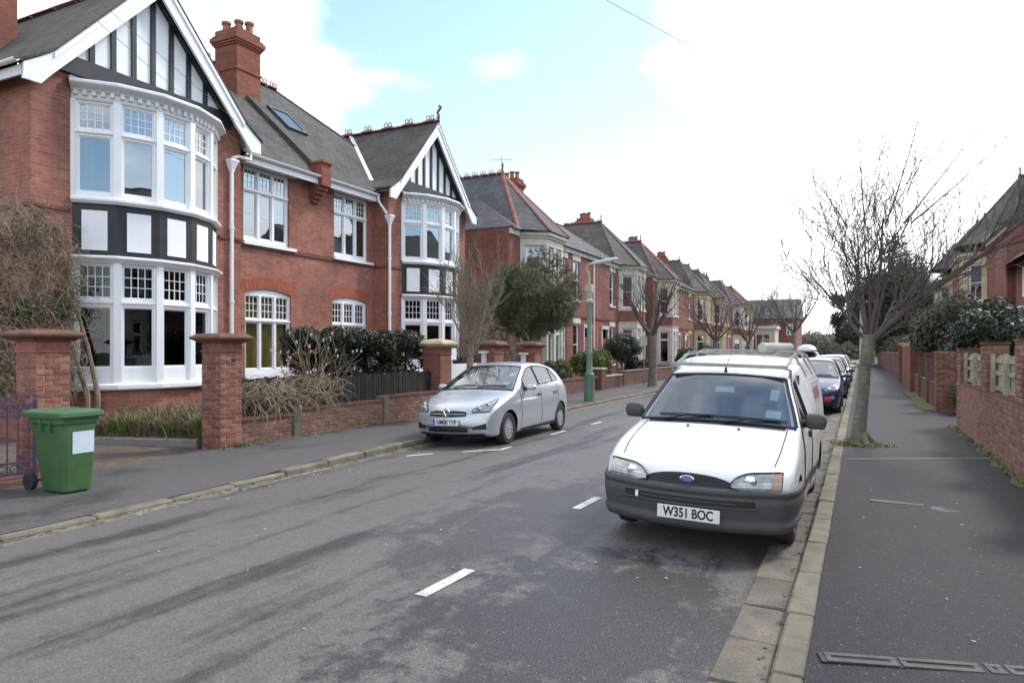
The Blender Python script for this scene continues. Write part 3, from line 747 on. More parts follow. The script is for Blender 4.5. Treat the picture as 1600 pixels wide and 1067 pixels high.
# right hand boundary wall with piers and pale fence panels
rw = thing('garden_wall', 'pink brown brick boundary wall with pale fence panels beside the right pavement', 'wall', (1.9, 12, .1))
brick_wall(rw, 1.93, 6.5, 17.0, .1, 1.06, 'brick_piece_right', 'mortar_brown', face=-1, limit=300, near=12.0, thick=.215)
for (ya, yb, zt) in ((17.0, 17.62, 1.75), (13.72, 14.30, 1.84), (10.85, 11.32, 1.86), (8.1, 8.6, 1.86)):
    q = brick_meshes('brick_piece_right'); n = int(round((zt-1.06)/.075)); base = .1 if ya > 16.9 else 1.06
    n = int(round((zt-base)/.075)); L = yb-ya
    m = MB(); m.box(1.84, 2.15, ya+.012, yb-.012, base-.05, zt-.01); m.build('pier_core', 'mortar_brown', rw)
    for k in range(n):
        z = base+.0375+.075*k
        cuts = [0, L/2, L] if k % 2 else [0, L*.24, L*.76, L]
        for a, b in zip(cuts, cuts[1:]):
            inst('brick', random.choice(q['s']), rw, (1.825+.0512+random.uniform(-.003, .003), ya+(a+b)/2, z), math.pi/2, scale=((b-a-.01)/.215, 1, 1))
        cx = [1.93, 2.15] if k % 2 else [1.93, 2.04, 2.15]
        for a, b in zip(cx, cx[1:]):
            inst('brick', random.choice(q['s']), rw, ((a+b)/2, ya+.0512, z), 0, scale=((b-a-.01)/.215, 1, 1))
    m = MB(); m.box(1.81, 2.17, ya-.015, yb+.015, zt-.004, zt+.03); m.build('pier_coping', 'pier_stone', rw)
def fence_panel(ya, yb):
    z0, z1 = 1.075, 1.66; k = max(3, int((yb-ya)/.105))
    for i in range(k):
        a = ya+(yb-ya)*i/k; m = MB(); m.box(1.975, 1.992, a+.005, ya+(yb-ya)*(i+1)/k-.005, z0+.02, z1+random.uniform(-.02, .01)); m.build('pale', 'fence_pale', rw)
    for zr in (z0+.03, z0+.27, z1-.12): m = MB(); m.box(1.942, 1.973, ya+.004, yb-.004, zr, zr+.065); m.build('rail', 'fence_pale', rw)
    for yy in (ya+.03, (ya+yb)/2, yb-.03): m = MB(); m.box(1.885, 1.94, yy-.045, yy+.045, z0-.012, z1+.02); m.build('fence_post', 'fence_pale', rw)
fence_panel(14.36, 16.95); fence_panel(11.38, 13.66); fence_panel(8.65, 10.8)
m = MB(); m.box(1.815, 2.045, 6.5, 16.99, 1.052, 1.072); m.build('ledge', 'pier_stone', rw)

# further right walls
def plain_wall(label, pts, z0, z1, mat='old_brick', thick=.22, piers=(), cope='pier_stone', name='garden_wall'):
    (xa, ya), (xb, yb) = pts; w = thing(name, label, 'wall', ((xa+xb)/2, (ya+yb)/2, z0))
    d = V(xb-xa, yb-ya, 0); L = d.length; d.normalize(); fr = (V(xa, ya, 0), d, V(d.y, -d.x, 0))
    m = MB(); m.lbox(fr, 0, L, z0-.1, z1, -thick/2, thick/2); m.build('wall_body', mat, w)
    m = MB(); k = max(1, int(L/.6))
    for i in range(k): m.lbox(fr, L*i/k+.003, L*(i+1)/k-.003, z1-.005, z1+.05, -thick/2-.025, thick/2+.025)
    m.build('coping', cope, w)
    for (s, zt, wd) in piers:
        m = MB(); m.lbox(fr, s-wd/2, s+wd/2, z0-.1, zt, -wd/2, wd/2); m.build('pier', mat, w)
        m = MB(); m.lbox(fr, s-wd/2-.03, s+wd/2+.03, zt-.005, zt+.06, -wd/2-.03, wd/2+.03); m.build('pier_cap', cope, w)
    return w
brick_pier('gate_pier', 'red brick gate pier with pale mortar at the far side of the right drive entry', 1.98, 21.6, 1.72, .1, 'brick_piece', 'mortar', capped=False)
plain_wall('low brick wall below the big dark evergreen shrub on the right', ((1.95, 21.85), (1.95, 31)), .1, .78, piers=((3.0, 1.55, .34), (6.2, 1.6, .34)))
plain_wall('tall orange brick wall further down the right pavement', ((1.95, 31.1), (1.9, 40)), .1, 1.9, 'terrace_brick', piers=((.3, 2.0, .5), (8.5, 2.0, .45)), cope='stone_yellow')
plain_wall('distant brick wall at the end of the right pavement', ((1.9, 40.4), (1.8, 90)), .1, 1.5, 'old_brick')
# left walls beyond the semi-detached pair
for (y_, lab) in ((15.35, 'red brick gate pier at the end of the dark hedge'), (18.3, 'red brick gate pier behind the twiggy street tree'), (21.1, 'broad red brick gate pier with dark cap above the silver car')):
    p = thing('gate_pier', lab, 'gate pier', (-9.75, y_, .08)); h = .26
    m = MB(); m.box(-9.75-h, -9.75+h, y_-h, y_+h, 0, 1.78); m.build('shaft', 'terrace_brick', p)
    m = MB(); m.box(-9.75-h-.02, -9.75+h+.02, y_-h-.02, y_+h+.02, 1.62, 1.655); m.box(-9.75-h-.008, -9.75+h+.008, y_-h-.008, y_+h+.008, 1.6585, 1.80); m.build('neck', 'terrace_brick', p)
    m = MB(); m.lathe([((h+.04)*1.414, 1.80), ((h+.13)*1.414, 1.87), ((h+.13)*1.414, 1.91), ((h+.03)*1.414, 1.99), (.05, 2.02)], (0, 0, 0), 4)
    c, s_ = math.cos(R(45)), math.sin(R(45)); m.v = [((a*c-b*s_)-9.75, (a*s_+b*c)+y_, z) for a, b, z in m.v]; m.build('cap', 'pier_stone' if y_ != 15.35 else 'stone_yellow', p)
# white gate fencing between those piers
def white_fence(label, ya, yb, zt, posts):
    w = thing('white_gate', label, 'gate', (-9.8, (ya+yb)/2, .1))
    for z in (.25, .75, zt-.1): m = MB(); m.box(-9.83, -9.78, ya, yb, z, z+.1); m.build('rail', 'white_paint', w)
    n = int((yb-ya)/.11)
    for i in range(n): m = MB(); a = ya+(yb-ya)*(i+.1)/n; m.box(-9.775, -9.755, a, a+.085, .15, zt); m.build('board', 'white_paint', w)
    for a in posts:
        m = MB(); m.box(-9.86, -9.74, a-.06, a+.06, .1, zt+.28); m.build('post', 'white_paint', w)
        m = MB(); m.box(-9.92, -9.68, a-.12, a+.12, zt+.28, zt+.345); m.build('post_cap', 'white_paint', w)
white_fence('white boarded gate behind the twiggy street tree trunk', 15.62, 17.85, 1.36, (17.95,))
white_fence('white boarded gate with capped posts seen over the silver car roof', 18.62, 20.75, 1.30, (20.62,))
sg = thing('notice_board', 'small white notice board fixed beside the gate pier', 'sign', (-9.55, 15.75, 1.7))
m = MB(); m.box(-9.58, -9.55, 15.64, 15.98, 1.48, 1.78); m.build('board', 'white_paint', sg); m = MB(); m.box(-9.60, -9.58, 15.78, 15.84, .1, 1.7); m.build('post', 'white_paint_old', sg)
plain_wall('low dark stone wall behind the street lamp', ((-9.6, 21.5), (-9.6, 26.6)), .1, .62, 'old_brick')
plain_wall('pinkish wall with an end pier below the bright green shrub', ((-9.6, 26.8), (-9.6, 30.2)), .1, .62, 'old_brick', piers=((.35, .95, .6),), cope='stone_cream')
plain_wall('grey garden wall behind the bare tree on the left pavement', ((-9.6, 30.4), (-9.6, 46)), .1, .75, 'old_brick', cope='concrete')
plain_wall('far low garden wall on the left beyond the blue car', ((-9.6, 46.5), (-9.7, 100)), .1, .8, 'old_brick')
# ------------------------------------------------------------------ house building helpers
UP = V(0, 0, 1)
def frame_x(x, y): return (V(x, y, 0), V(0, 1, 0), V(1, 0, 0))          # wall facing +x
def wall_holes(mb, fr, L, z0, z1, holes, depth=.14):
    """front sheet with rectangular openings (s0, s1, z0, z1) and reveals"""
    o, t, n = fr; P = lambda s, z, d=0: o+t*s+n*d+V(0, 0, z)
    S = sorted({0, L, *[h[0] for h in holes], *[h[1] for h in holes]}); Zs = sorted({z0, z1, *[h[2] for h in holes], *[h[3] for h in holes]})
    for a, b in zip(S, S[1:]):
        for c, d in zip(Zs, Zs[1:]):
            if any(h[0]-1e-6 <= a and b <= h[1]+1e-6 and h[2]-1e-6 <= c and d <= h[3]+1e-6 for h in holes): continue
            mb.quad(P(a, c), P(b, c), P(b, d), P(a, d))
    for (a, b, c, d) in holes:
        mb.quad(P(a, c), P(a, d), P(a, d, -depth), P(a, c, -depth)); mb.quad(P(b, d), P(b, c), P(b, c, -depth), P(b, d, -depth))
        mb.quad(P(a, d), P(b, d), P(b, d, -depth), P(a, d, -depth)); mb.quad(P(b, c), P(a, c), P(a, c, -depth), P(b, c, -depth))
def window(root, fr, s0, s1, z0, z1, cols=1, ztr=None, grid=(4, 3), n0=-.12, n1=-.05, fw=.055, mat='white_paint', glass='glass', bottom=.09, tr=.07, curtain=(), name='window', label=None, arch=0.0, meet=False, lower_bars=False, mull=None):
    o, t, n = fr; o = o+t*s0; fr = (o, t, n); w = s1-s0; mu = mull or fw*1.25
    m = MB(); e = .004
    m.lbox(fr, 0, fw, z0, z1, n0, n1); m.lbox(fr, w-fw, w, z0, z1, n0, n1)
    m.lbox(fr, fw, w-fw, z0, z0+bottom, n0+e, n1-e)
    if arch:
        k = 10; zc = lambda s: z1 + arch*(1-((s-w/2)/(w/2))**2)
        for i in range(k):
            a, b = fw+(w-2*fw)*i/k, fw+(w-2*fw)*(i+1)/k
            P = lambda s, z, d: o+t*s+n*d+V(0, 0, z)
            A = [P(a, z1-fw, n0+e), P(b, z1-fw, n0+e), P(b, zc(b), n0+e), P(a, zc(a), n0+e)]; B = [P(a, z1-fw, n1-e), P(b, z1-fw, n1-e), P(b, zc(b), n1-e), P(a, zc(a), n1-e)]
            m.add(A+B, [(3, 2, 1, 0), (4, 5, 6, 7), (0, 1, 5, 4), (2, 3, 7, 6)])
    else: m.lbox(fr, fw, w-fw, z1-fw, z1, n0+e, n1-e)
    cw = (w-2*fw-(cols-1)*mu)/cols; xs = [fw+i*(cw+mu) for i in range(cols)]
    for i in range(1, cols): m.lbox(fr, xs[i]-mu, xs[i], z0+bottom, z1-fw, n0+2*e, n1+.006)
    if ztr: 
        for i in range(cols): m.lbox(fr, xs[i], xs[i]+cw, ztr-tr/2, ztr+tr/2, n0+e, n1-e)
        m.lbox(fr, .001, w-.001, ztr-.018, ztr+.022, n1-.002, n1+.035)
    fo = m.build(name, mat, root)
    if label: fo['label'] = label
    bars = MB(); nb = n1-.03
    def pane(a, b, c, d):
        q = MB(); q.lbox(fr, a, b, c, d, nb-.022, nb-.016); q.build('pane', glass, fo, uv=False)
    for i in range(cols):
        a, b = xs[i], xs[i]+cw
        lo, hi = z0+bottom, (ztr-tr/2 if ztr else z1-fw)
        pane(a, b, lo, hi)
        sb = .026
        bars.lbox(fr, a, a+sb, lo, hi, nb-.03, nb); bars.lbox(fr, b-sb, b, lo, hi, nb-.03, nb); bars.lbox(fr, a+sb, b-sb, lo, lo+sb*1.4, nb-.03, nb-.002); bars.lbox(fr, a+sb, b-sb, hi-sb, hi, nb-.03, nb-.002)
        if meet: bars.lbox(fr, a+sb, b-sb, (lo+hi)/2-.022, (lo+hi)/2+.022, nb-.03, nb+.012)
        tops = [(ztr+tr/2, z1-fw)] if ztr else []
        if lower_bars: tops.append((lo, hi))
        for (c, d) in tops:
            if not lower_bars or c != lo: pane(a, b, c, d)
            bars.lbox(fr, a, a+sb, c, d, nb-.03, nb); bars.lbox(fr, b-sb, b, c, d, nb-.03, nb); bars.lbox(fr, a+sb, b-sb, c, c+sb, nb-.03, nb-.002); bars.lbox(fr, a+sb, b-sb, d-sb, d, nb-.03, nb-.002)
            gx, gz = grid; g = .016
            for k in range(1, gx): x = a+sb+(b-a-2*sb)*k/gx; bars.lbox(fr, x-g/2, x+g/2, c+sb, d-sb, nb-.028, nb-.006)
            for k in range(1, gz): z = c+sb+(d-c-2*sb)*k/gz; bars.lbox(fr, a+sb, b-sb, z-g/2, z+g/2, nb-.027, nb-.007)
    bars.build('glazing_bars', mat, fo, uv=False)
    for (a, b, c, d, cm) in curtain:
        q = MB(); rows = []; k = max(6, int((b-a)/.035))
        for zz in (c, d): rows.append([o+t*(a+(b-a)*i/k)+n*(n0-.10+(.018 if i % 2 else -.018)*(1 if 'curtain' in cm else .1))+V(0, 0, zz) for i in range(k+1)])
        q.grid(rows); q.build('curtain' if 'curtain' in cm else 'blind', cm, fo, sm=True, uv=False, angle=80)
    return fo
def gutter(root, a, b, r=.06, mat='white_paint', name='gutter'):
    m = MB(); a = V(*a); b = V(*b); d = (b-a).normalized(); x = d.cross(UP).normalized(); rows = []
    for p in (a, b):
        rows.append([p + x*math.cos(math.pi*(1+k/8))*r + UP*math.sin(math.pi*(1+k/8))*r for k in range(9)] + [p + x*math.cos(math.pi*(2-k/8))*r*.85 + UP*math.sin(math.pi*(2-k/8))*r*.85 for k in range(9)])
    m.grid(rows); n = 18
    return m.build(name, mat, root, sm=True, recalc=False, angle=60)
def hopper_pipe(root, x, y, ztop, zbot, swan=None, r=.045):
    m = MB(); pts = [(x, y, ztop-.2), (x, y, zbot)]; m.tube(pts, r, 8)
    z = zbot+1.0
    while z < ztop-.5: m.tube([(x, y, z), (x, y, z+.06)], r*1.35, 8); z += 1.75
    m.build('downpipe', 'white_paint', root, sm=True)
    m = MB(); m.lathe([(.06, ztop-.26), (.075, ztop-.2), (.16, ztop-.02), (.17, ztop-.02), (.17, ztop+.03)], (x, y, 0), 4); 
    c, s_ = math.cos(R(45)), math.sin(R(45)); m.v = [((a-x)*c-(b-y)*s_+x, (a-x)*s_+(b-y)*c+y, z) for a, b, z in m.v]
    m.build('hopper', 'white_paint', root)
    if swan: m = MB(); m.tube(swan, r*.9, 8); m.build('swan_neck', 'white_paint', root, sm=True)
def chimney(root, x0, x1, y0, y1, z0, z1, pots, mat='chimney_brick', base=True, potmat='terracotta', ph=.34):
    m = MB(); m.box(x0, x1, y0, y1, z0, z1-.5)
    for (d, a, b) in ((.03, z1-1.25, z1-1.18), (.03, z1-.5, z1-.44), (.07, z1-.44, z1-.37), (.11, z1-.37, z1-.24), (.06, z1-.24, z1-.17), (0, z1-.17, z1)):
        m.box(x0-d, x1+d, y0-d, y1+d, a, b)
    o = m.build('chimney', mat, root)
    for (px, py, h) in pots:
        q = MB(); q.lathe([(.14, z1-.02), (.15, z1+.05), (.115, z1+.09), (.105, z1+h*ph-.10), (.14, z1+h*ph-.07), (.14, z1+h*ph), (.09, z1+h*ph), (.085, z1+.2)], (px, py, 0), 10, cap=False); q.build('chimney_pot', potmat, o, sm=True)
    return o
_ring = None
def ridge_tile_mesh():
    global _ring
    if _ring: return _ring
    m = MB(); L = .44
    m.grid([[(x, math.sin(a)*.13, math.cos(a)*.10-.06) for a in [R(-75+150*k/8) for k in range(9)]] for x in (-L/2, L/2)])
    for cx in (-.085, .085):
        pts = [(cx+math.cos(a)*.062, 0, .125+math.sin(a)*.075) for a in [2*math.pi*k/10 for k in range(11)]]; m.tube(pts, .018, 5)
    m.box(-.17, .17, -.02, .02, .02, .06)
    _ring = m.mesh('ridge_tile', 'terracotta_dark', sm=True); return _ring
def ridge_plain(root, a, b, mat='terracotta', r=.12, name='ridge_tiles', step=.45):
    m = MB(); a = V(*a); b = V(*b); L = (b-a).length; n = max(1, int(L/step)); d = (b-a)/n
    for i in range(n):
        p = a+d*i; q = a+d*(i+1)*1.0; x = d.cross(UP).normalized(); u = x.cross(d).normalized(); rr = r*(1+.06*(i % 2))
        m.grid([[e+x*math.sin(R(g))*rr+u*(math.cos(R(g))*rr*.8-rr*.45) for g in (-80, -45, -15, 15, 45, 80)] for e in (p, q)])
    return m.build(name, mat, root, sm=True, recalc=False)
def finial(root, p, h=.45, mat='terracotta_dark'):
    m = MB(); m.lathe([(.10, -.1), (.09, .05), (.04, .12), (.035, h*.55), (.07, h*.62), (.035, h*.72), (.05, h*.82), (.005, h)], p, 8); m.build('finial', mat, root, sm=True)

# ------------------------------------------------------------------ the semi-detached pair
Y0 = 15.45
def semi(name, label, sg):
    yy = lambda d: Y0+sg*d
    h = thing(name, label, 'house', (-15.5, yy(4), 0.06))
    dc = 5.49 if sg < 0 else 5.26; YC = yy(dc); di, do = dc-2.39, dc+2.41; xg, xm = -13.45, -14.0
    lo = lambda a, b: (min(a, b), max(a, b))
    # --- walls
    g0, g1 = lo(yy(di), yy(do)); m0, m1 = lo(yy(0), yy(di))
    m = MB(); wall_holes(m, frame_x(xg, g0), g1-g0, 0, 7.0, [(YC-1.62-g0, YC+1.62-g0, .9, 6.75)], .3)
    ga = (YC-2.25, 7.0), (YC+2.25, 7.0), (YC, 9.72)
    m.quad((xg, g0, 7.0), (xg, g1, 7.0), (xg, YC, 9.45))
    ins = yy(di); m.quad((xg, ins, 0), (xm, ins, 0), (xm, ins, 7.0), (xg, ins, 7.0))
    wa = yy(.92), yy(2.5); w0, w1 = lo(*wa); ups = (w0-m0, w1-m0, 4.50, 6.44)
    ga_ = yy(.84), yy(2.45); q0, q1 = lo(*ga_); gr = (q0-m0, q1-m0, 1.08, 3.33)
    wall_holes(m, frame_x(xm, m0), m1-m0, 0, 6.7, [ups, gr], .16)
    out = yy(do); m.quad((xg, out, 0), (-22.3, out, 0), (-22.3, out, 6.75), (xg, out, 6.75)); m.quad((-22.3, yy(0), 0), (-22.3, out, 0), (-22.3, out, 6.7), (-22.3, yy(0), 6.7))
    # spandrels over the segmental head
    k = 8; w = q1-q0; arc = lambda s: 3.20+.13*(1-((s-w/2)/(w/2))**2)
    for i in range(k):
        a, b = w*i/k, w*(i+1)/k
        m.quad((xm, q0+a, arc(a)), (xm, q0+b, arc(b)), (xm, q0+b, 3.33), (xm, q0+a, 3.33)); m.quad((xm, q0+a, arc(a)), (xm, q0+b, arc(b)), (xm-.16, q0+b, arc(b)), (xm-.16, q0+a, arc(a)))
    m.build('wall', 'red_brick', h, recalc=False)
    m = MB()
    for i in range(14):
        a, b = -.1+(w+.2)*i/14+.004, -.1+(w+.2)*(i+1)/14-.004; f = lambda s, up: V(xm, q0+w/2+(s-w/2)*(1+.10*up), 3.20+.13*(1-((min(max(s, 0), w)-w/2)/(w/2))**2)+up*.31)
        A = [f(a, 0), f(b, 0), f(b, 1), f(a, 1)]; m.add([p+V(.005, 0, 0) for p in A]+[p-V(.03, 0, 0) for p in A], [(0, 1, 2, 3), (7, 6, 5, 4), (0, 4, 5, 1), (1, 5, 6, 2), (2, 6, 7, 3), (3, 7, 4, 0)])
    m.build('brick_arch', 'arch_brick', h)
    # inner partitions keep the rooms dark
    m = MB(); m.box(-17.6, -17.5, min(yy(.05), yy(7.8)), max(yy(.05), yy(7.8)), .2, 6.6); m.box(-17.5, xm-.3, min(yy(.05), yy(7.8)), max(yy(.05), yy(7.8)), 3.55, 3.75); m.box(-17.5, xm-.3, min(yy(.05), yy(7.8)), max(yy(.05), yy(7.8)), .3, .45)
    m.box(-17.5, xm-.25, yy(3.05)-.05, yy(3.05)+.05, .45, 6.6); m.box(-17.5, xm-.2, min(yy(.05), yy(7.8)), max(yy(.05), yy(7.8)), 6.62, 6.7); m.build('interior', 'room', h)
    # --- string courses
    m = MB(); m.box(xm+.001, xm+.045, m0 if sg > 0 else m0, m1, 4.36, 4.42); m.box(xm+.001, xm+.03, m0, m1, 4.425, 4.47)
    m.box(xg+.001, xg+.045, g0-.045, YC-1.72, 4.36, 4.42); m.box(xg+.001, xg+.045, YC+1.72, g1+.045, 4.36, 4.42); yo = lo(out+sg*.001, out+sg*.045); m.box(-20, xg-.001, yo[0], yo[1], 4.36, 4.42)
    if sg > 0: m.box(xm+.05, xg, yy(di)-.045, yy(di)-.001, 4.36, 4.42)
    m.build('string_course', 'pier_stone', h)
    # --- flat-wall windows
    fr = frame_x(xm, m0)
    cu = [(ups[1]-ups[0]-.42, ups[1]-ups[0]-.12, 4.6, 6.3, 'curtain')] if sg < 0 else [(ups[1]-ups[0]-.35, ups[1]-ups[0]-.1, 4.6, 6.3, 'curtain')]
    window(h, fr, ups[0]+.002, ups[1]-.002, 4.50, 6.44, 3, 5.83, (3, 3), bottom=.12, tr=.09, fw=.06, curtain=cu)
    s = MB(); s.lbox(fr, ups[0]-.06, ups[1]+.20, 4.42, 4.50, -.10, .10); s.build('window_sill', 'white_paint', h)
    s = MB(); s.lbox(fr, ups[0]-.10, ups[1]+.20, 6.44, 6.52, -.12, .09); s.build('window_head', 'white_paint_old', h)
    bl = 'blind_yellow' if sg < 0 else 'blind_white'
    cu = [(.07, w-.07, 1.25, 2.45, bl), (.07, w-.07, 2.56, 3.15, bl)] if sg < 0 else ()
    window(h, fr, gr[0]+.002, gr[1]-.002, 1.08, 3.20, 3, 2.50, (3, 3), bottom=.16, tr=.09, fw=.06, curtain=cu, glass='glass_clear' if sg < 0 else 'glass', arch=.12)
    s = MB(); s.lbox(fr, gr[0]-.04, gr[1]+.04, .99, 1.08, -.12, .07); s.build('window_sill', 'white_paint', h)
    # --- bow window of five facets
    Rb = 2.153; xc = xg+.82-Rb; al = [R(-51.7+103.4*k/5) for k in range(6)]
    path = [(xc+Rb*math.cos(a), YC+Rb*math.sin(a)) for a in al]
    ext = [(xg-.02, path[0][1]-.0)] + path + [(xg-.02, path[-1][1])]
    def sw(prof, name, mat): m = MB(); m.sweep(path, prof); return m.build(name, mat, h)
    def slab(z0, z1, name, mat, o=0.0):
        m = MB(); P = [(xc+(Rb+o)*math.cos(a), YC+(Rb+o)*math.sin(a)) for a in al]; m.poly_prism([(p[0], p[1], z0) for p in P]+[(xg-.25, P[-1][1], z0), (xg-.25, P[0][1], z0)], (0, 0, z1-z0)); return m.build(name, mat, h)
    slab(0, .96, 'bay_plinth', 'red_brick', -.03)
    sw([(-.14, .955), (.05, .955), (.09, .985), (.09, 1.06), (.03, 1.09), (-.14, 1.10)], 'bay_sill', 'white_paint')
    slab(3.48, 4.56, 'bay_apron', 'black_paint', -.015)
    sw([(-.12, 3.42), (.03, 3.42), (.07, 3.46), (.13, 3.50), (.13, 3.53), (.0, 3.565), (-.12, 3.565)], 'bay_cornice', 'white_paint')
    sw([(-.12, 4.55), (.04, 4.55), (.10, 4.60), (.10, 4.645), (.02, 4.68), (-.12, 4.68)], 'bay_sill', 'white_paint')
    sw([(-.12, 6.52), (.0, 6.52), (.015, 6.545), (.015, 6.68), (-.12, 6.68)], 'bay_frieze', 'white_paint_old')
    sw([(-.12, 6.68), (.05, 6.68), (.09, 6.72), (.14, 6.745), (.20, 6.79), (.20, 6.83), (.16, 6.87), (-.12, 6.87)], 'bay_cornice', 'white_paint_old')
    m = MB(); P1 = [(xc+(Rb+.17)*math.cos(a), YC+(Rb+.17)*math.sin(a)) for a in al]
    for i in range(5): a, b = P1[i], P1[i+1]; m.quad((a[0], a[1], 6.872), (b[0], b[1], 6.872), (xg+.005, b[1]*.9+YC*.1, 7.02), (xg+.005, a[1]*.9+YC*.1, 7.02))
    m.build('bay_lead_roof', 'lead', h); slab(6.55, 6.86, 'bay_ceiling', 'room', -.15)
    m = MB()
    for k in range(5):
        a = V(*path[k]); b = V(*path[k+1]); t = (b-a); L = t.length; t.normalize(); n = V(t.y, -t.x)
        for j in range(5): 
            s = L*(j+.5)/5; fr2 = (V(a.x, a.y, 0), V(t.x, t.y, 0), V(n.x, n.y, 0)); m.lbox(fr2, s-.035, s+.035, 6.60, 6.685, .0155, .075)
    m.build('dentils', 'white_paint_old', h, kind='stuff')
    for k in range(6):
        a = al[k]; fr2 = (V(path[k][0], path[k][1], 0), V(-math.sin(a), math.cos(a), 0), V(math.cos(a), math.sin(a), 0))
        for z0, z1 in ((1.09, 3.43), (4.67, 6.53)):
            m = MB(); m.lbox(fr2, -.068, .068, z0, z1, -.11, .012); m.build('bay_post', 'white_paint', h)
    for k in range(5):
        a = V(*path[k]); b = V(*path[k+1]); t = (b-a); L = t.length; t.normalize(); n = V(t.y, -t.x); fr2 = (V(a.x, a.y, 0), V(t.x, t.y, 0), V(n.x, n.y, 0))
        cu = ()
        if sg < 0:
            if k == 0: cu = [(.10, .30, 4.78, 6.45, 'curtain')]
        else: cu = [(.07, L-.07, 4.78, 5.85, 'blind_white'), (.07, L-.07, 5.98, 6.46, 'curtain')]
        window(h, fr2, .06, L-.06, 4.66, 6.53, 1, 5.92, (4, 3), n0=-.10, n1=-.03, bottom=.11, tr=.14, fw=.05, curtain=cu)
        cu = [(.06, .22, 1.3, 3.3, 'curtain_red')] if k == 0 and sg < 0 else ()
        window(h, fr2, .06, L-.06, 1.09, 3.43, 1, 2.66, (4, 3), n0=-.10, n1=-.03, bottom=.30, tr=.17, fw=.05, curtain=cu, glass='glass_dark')
        m = MB(); m.lbox(fr2, .17, L-.17, 3.66, 4.42, -.03, .006); m.build('bay_panel', 'white_render', h)
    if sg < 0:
        # added near-black sheet stands for the unlit room behind the ground-floor bow
        m = MB(); m.box(xg-1.2, xg-1.1, YC-2, YC+2, .3, 3.5); m.build('dark_room_sheet', 'room_dark', h)
    # --- gable timbering
    zin = lambda dy: 9.31-1.10*abs(dy)
    m = MB(); m.box(xg+.002, xg+.085, YC-2.02, YC+2.02, 6.97, 7.31); m.build('gable_beam', 'black_paint', h)
    st = [-1.76+.44*i for i in range(9)]
    for c in st:
        zt = zin(abs(c))+.05
        m = MB(); m.box(xg+.002, xg+.075, YC+c-.052, YC+c+.052, 7.313, zt); m.build('gable_stud', 'black_paint', h)
    ed = [-2.02]+st+[2.02]
    for a, b in zip(ed, ed[1:]):
        a += .053; b -= .053
        pts = [(xg+.03, YC+a, 7.313), (xg+.03, YC+b, 7.313), (xg+.03, YC+b, max(7.32, zin(b)))] + ([(xg+.03, YC, zin(0))] if a < 0 < b else []) + [(xg+.03, YC+a, max(7.32, zin(a)))]
        m = MB(); m.quad(*pts); m.build('gable_panel', 'white_render', h, recalc=False)
    for s in (-1, 1):
        m = MB(); m.beam((xg+.09, YC+s*2.0, zin(2.0)-.06), (xg+.09, YC+s*.02, zin(.02)-.06), .05, .15, V(1, 0, 0)); m.build('gable_rafter', 'black_paint', h)
        up = [(0, 9.58), (2.2, 7.15), (2.46, 6.96), (2.72, 6.79)]; dn = [(2.72, 6.50), (2.42, 6.50), (2.24, 6.72), (2.0, 6.98), (0, 9.14)]
        m = MB(); m.poly_prism([(xg+.27, YC+s*a, z) for a, z in up+dn], (.06, 0, 0)); m.build('bargeboard', 'white_paint', h)
        m = MB(); m.poly_prism([(xg+.335, YC+s*a, z+.0) for a, z in [(0, 9.56), (2.2, 7.13), (2.2, 7.03), (0, 9.46)]], (.025, 0, 0)); m.build('barge_moulding', 'white_paint', h)
        m = MB(); P = [(0, 9.50), (2.2, 7.07), (2.46, 6.88), (2.70, 6.72)]
        m.grid([[(xg+.27, YC+s*a, z) for a, z in P], [(xg-.3, YC+s*a, z) for a, z in P]]); m.build('soffit', 'white_paint_old', h)
    # --- roofs
    m = MB(); T = [(-2.76, 6.84), (-2.48, 7.02), (-2.2, 7.21), (0, 9.64), (2.2, 7.21), (2.48, 7.02), (2.76, 6.84)]
    xf, xb = xg+.36, -19.2
    top = [[(x, YC+a, z) for a, z in T] for x in (xf, xb)]; bot = [[(x, YC+a, z-.055) for a, z in T] for x in (xf, xb)]
    m.grid(top); m.grid(bot); n = len(T)
    for i in range(n-1): m.quad(top[0][i], top[0][i+1], bot[0][i+1], bot[0][i])
    for i in (0, n-1): m.quad(top[0][i], bot[0][i], bot[1][i], top[1][i])
    m.build('gable_roof', 'slate_mossy', h, recalc=False)
    m = MB(); xe, ze, xr, zr = -13.62, 6.63, -18.0, 10.62
    A, B, C, D = (xe, yy(0), ze), (xe, yy(7.9), ze), (xr, yy(2.55), zr), (xr, yy(0), zr); E_, F_ = (-22.4, yy(7.9), ze), (-22.4, yy(0), ze)
    m.quad(A, B, C, D); m.quad(B, E_, C); m.quad(E_, F_, D, C); m.build('main_roof', 'slate_mossy', h, recalc=False)
    rm = ridge_tile_mesh()
    for i in range(7 if sg > 0 else 2): inst('ridge_tile', rm, h, (xf-.35-.9*i, YC, 9.69))
    ridge_plain(h, (xf, YC, 9.665), (xb, YC, 9.665), 'terracotta_dark', .11)
    for i in range(6):
        o = inst('ridge_tile', rm, h, (xr, yy(.25+.45*i), zr+.05), math.pi/2)
    ridge_plain(h, (xr, yy(2.55), zr), (xe-.1, yy(7.75), ze+.1), 'slate_mossy', .09, 'hip')
    # dragon-like finial on the gable point
    m = MB(); q = V(xf-.03, YC, 9.72); m.tube([q, q+V(.03, 0, .12), q+V(-.02, 0, .22), q+V(.06, 0, .33), q+V(.12, 0, .40), q+V(.06, 0, .46), q+V(-.02, 0, .43)], [.07, .05, .045, .05, .045, .035, .012], 6); m.build('finial', 'terracotta_dark', h, sm=True)
    # valley flashing
    for (s0,) in ((-sg,),):
        pts = []
        for a in (2.2, 0.06):
            z = 9.64-1.105*a; pts.append(V(-13.62-(z-6.63)/.911, YC+s0*a, z+.03))
        m = MB(); m.beam(pts[0], pts[1], .16, .03); m.build('valley_flashing', 'white_paint_old', h)
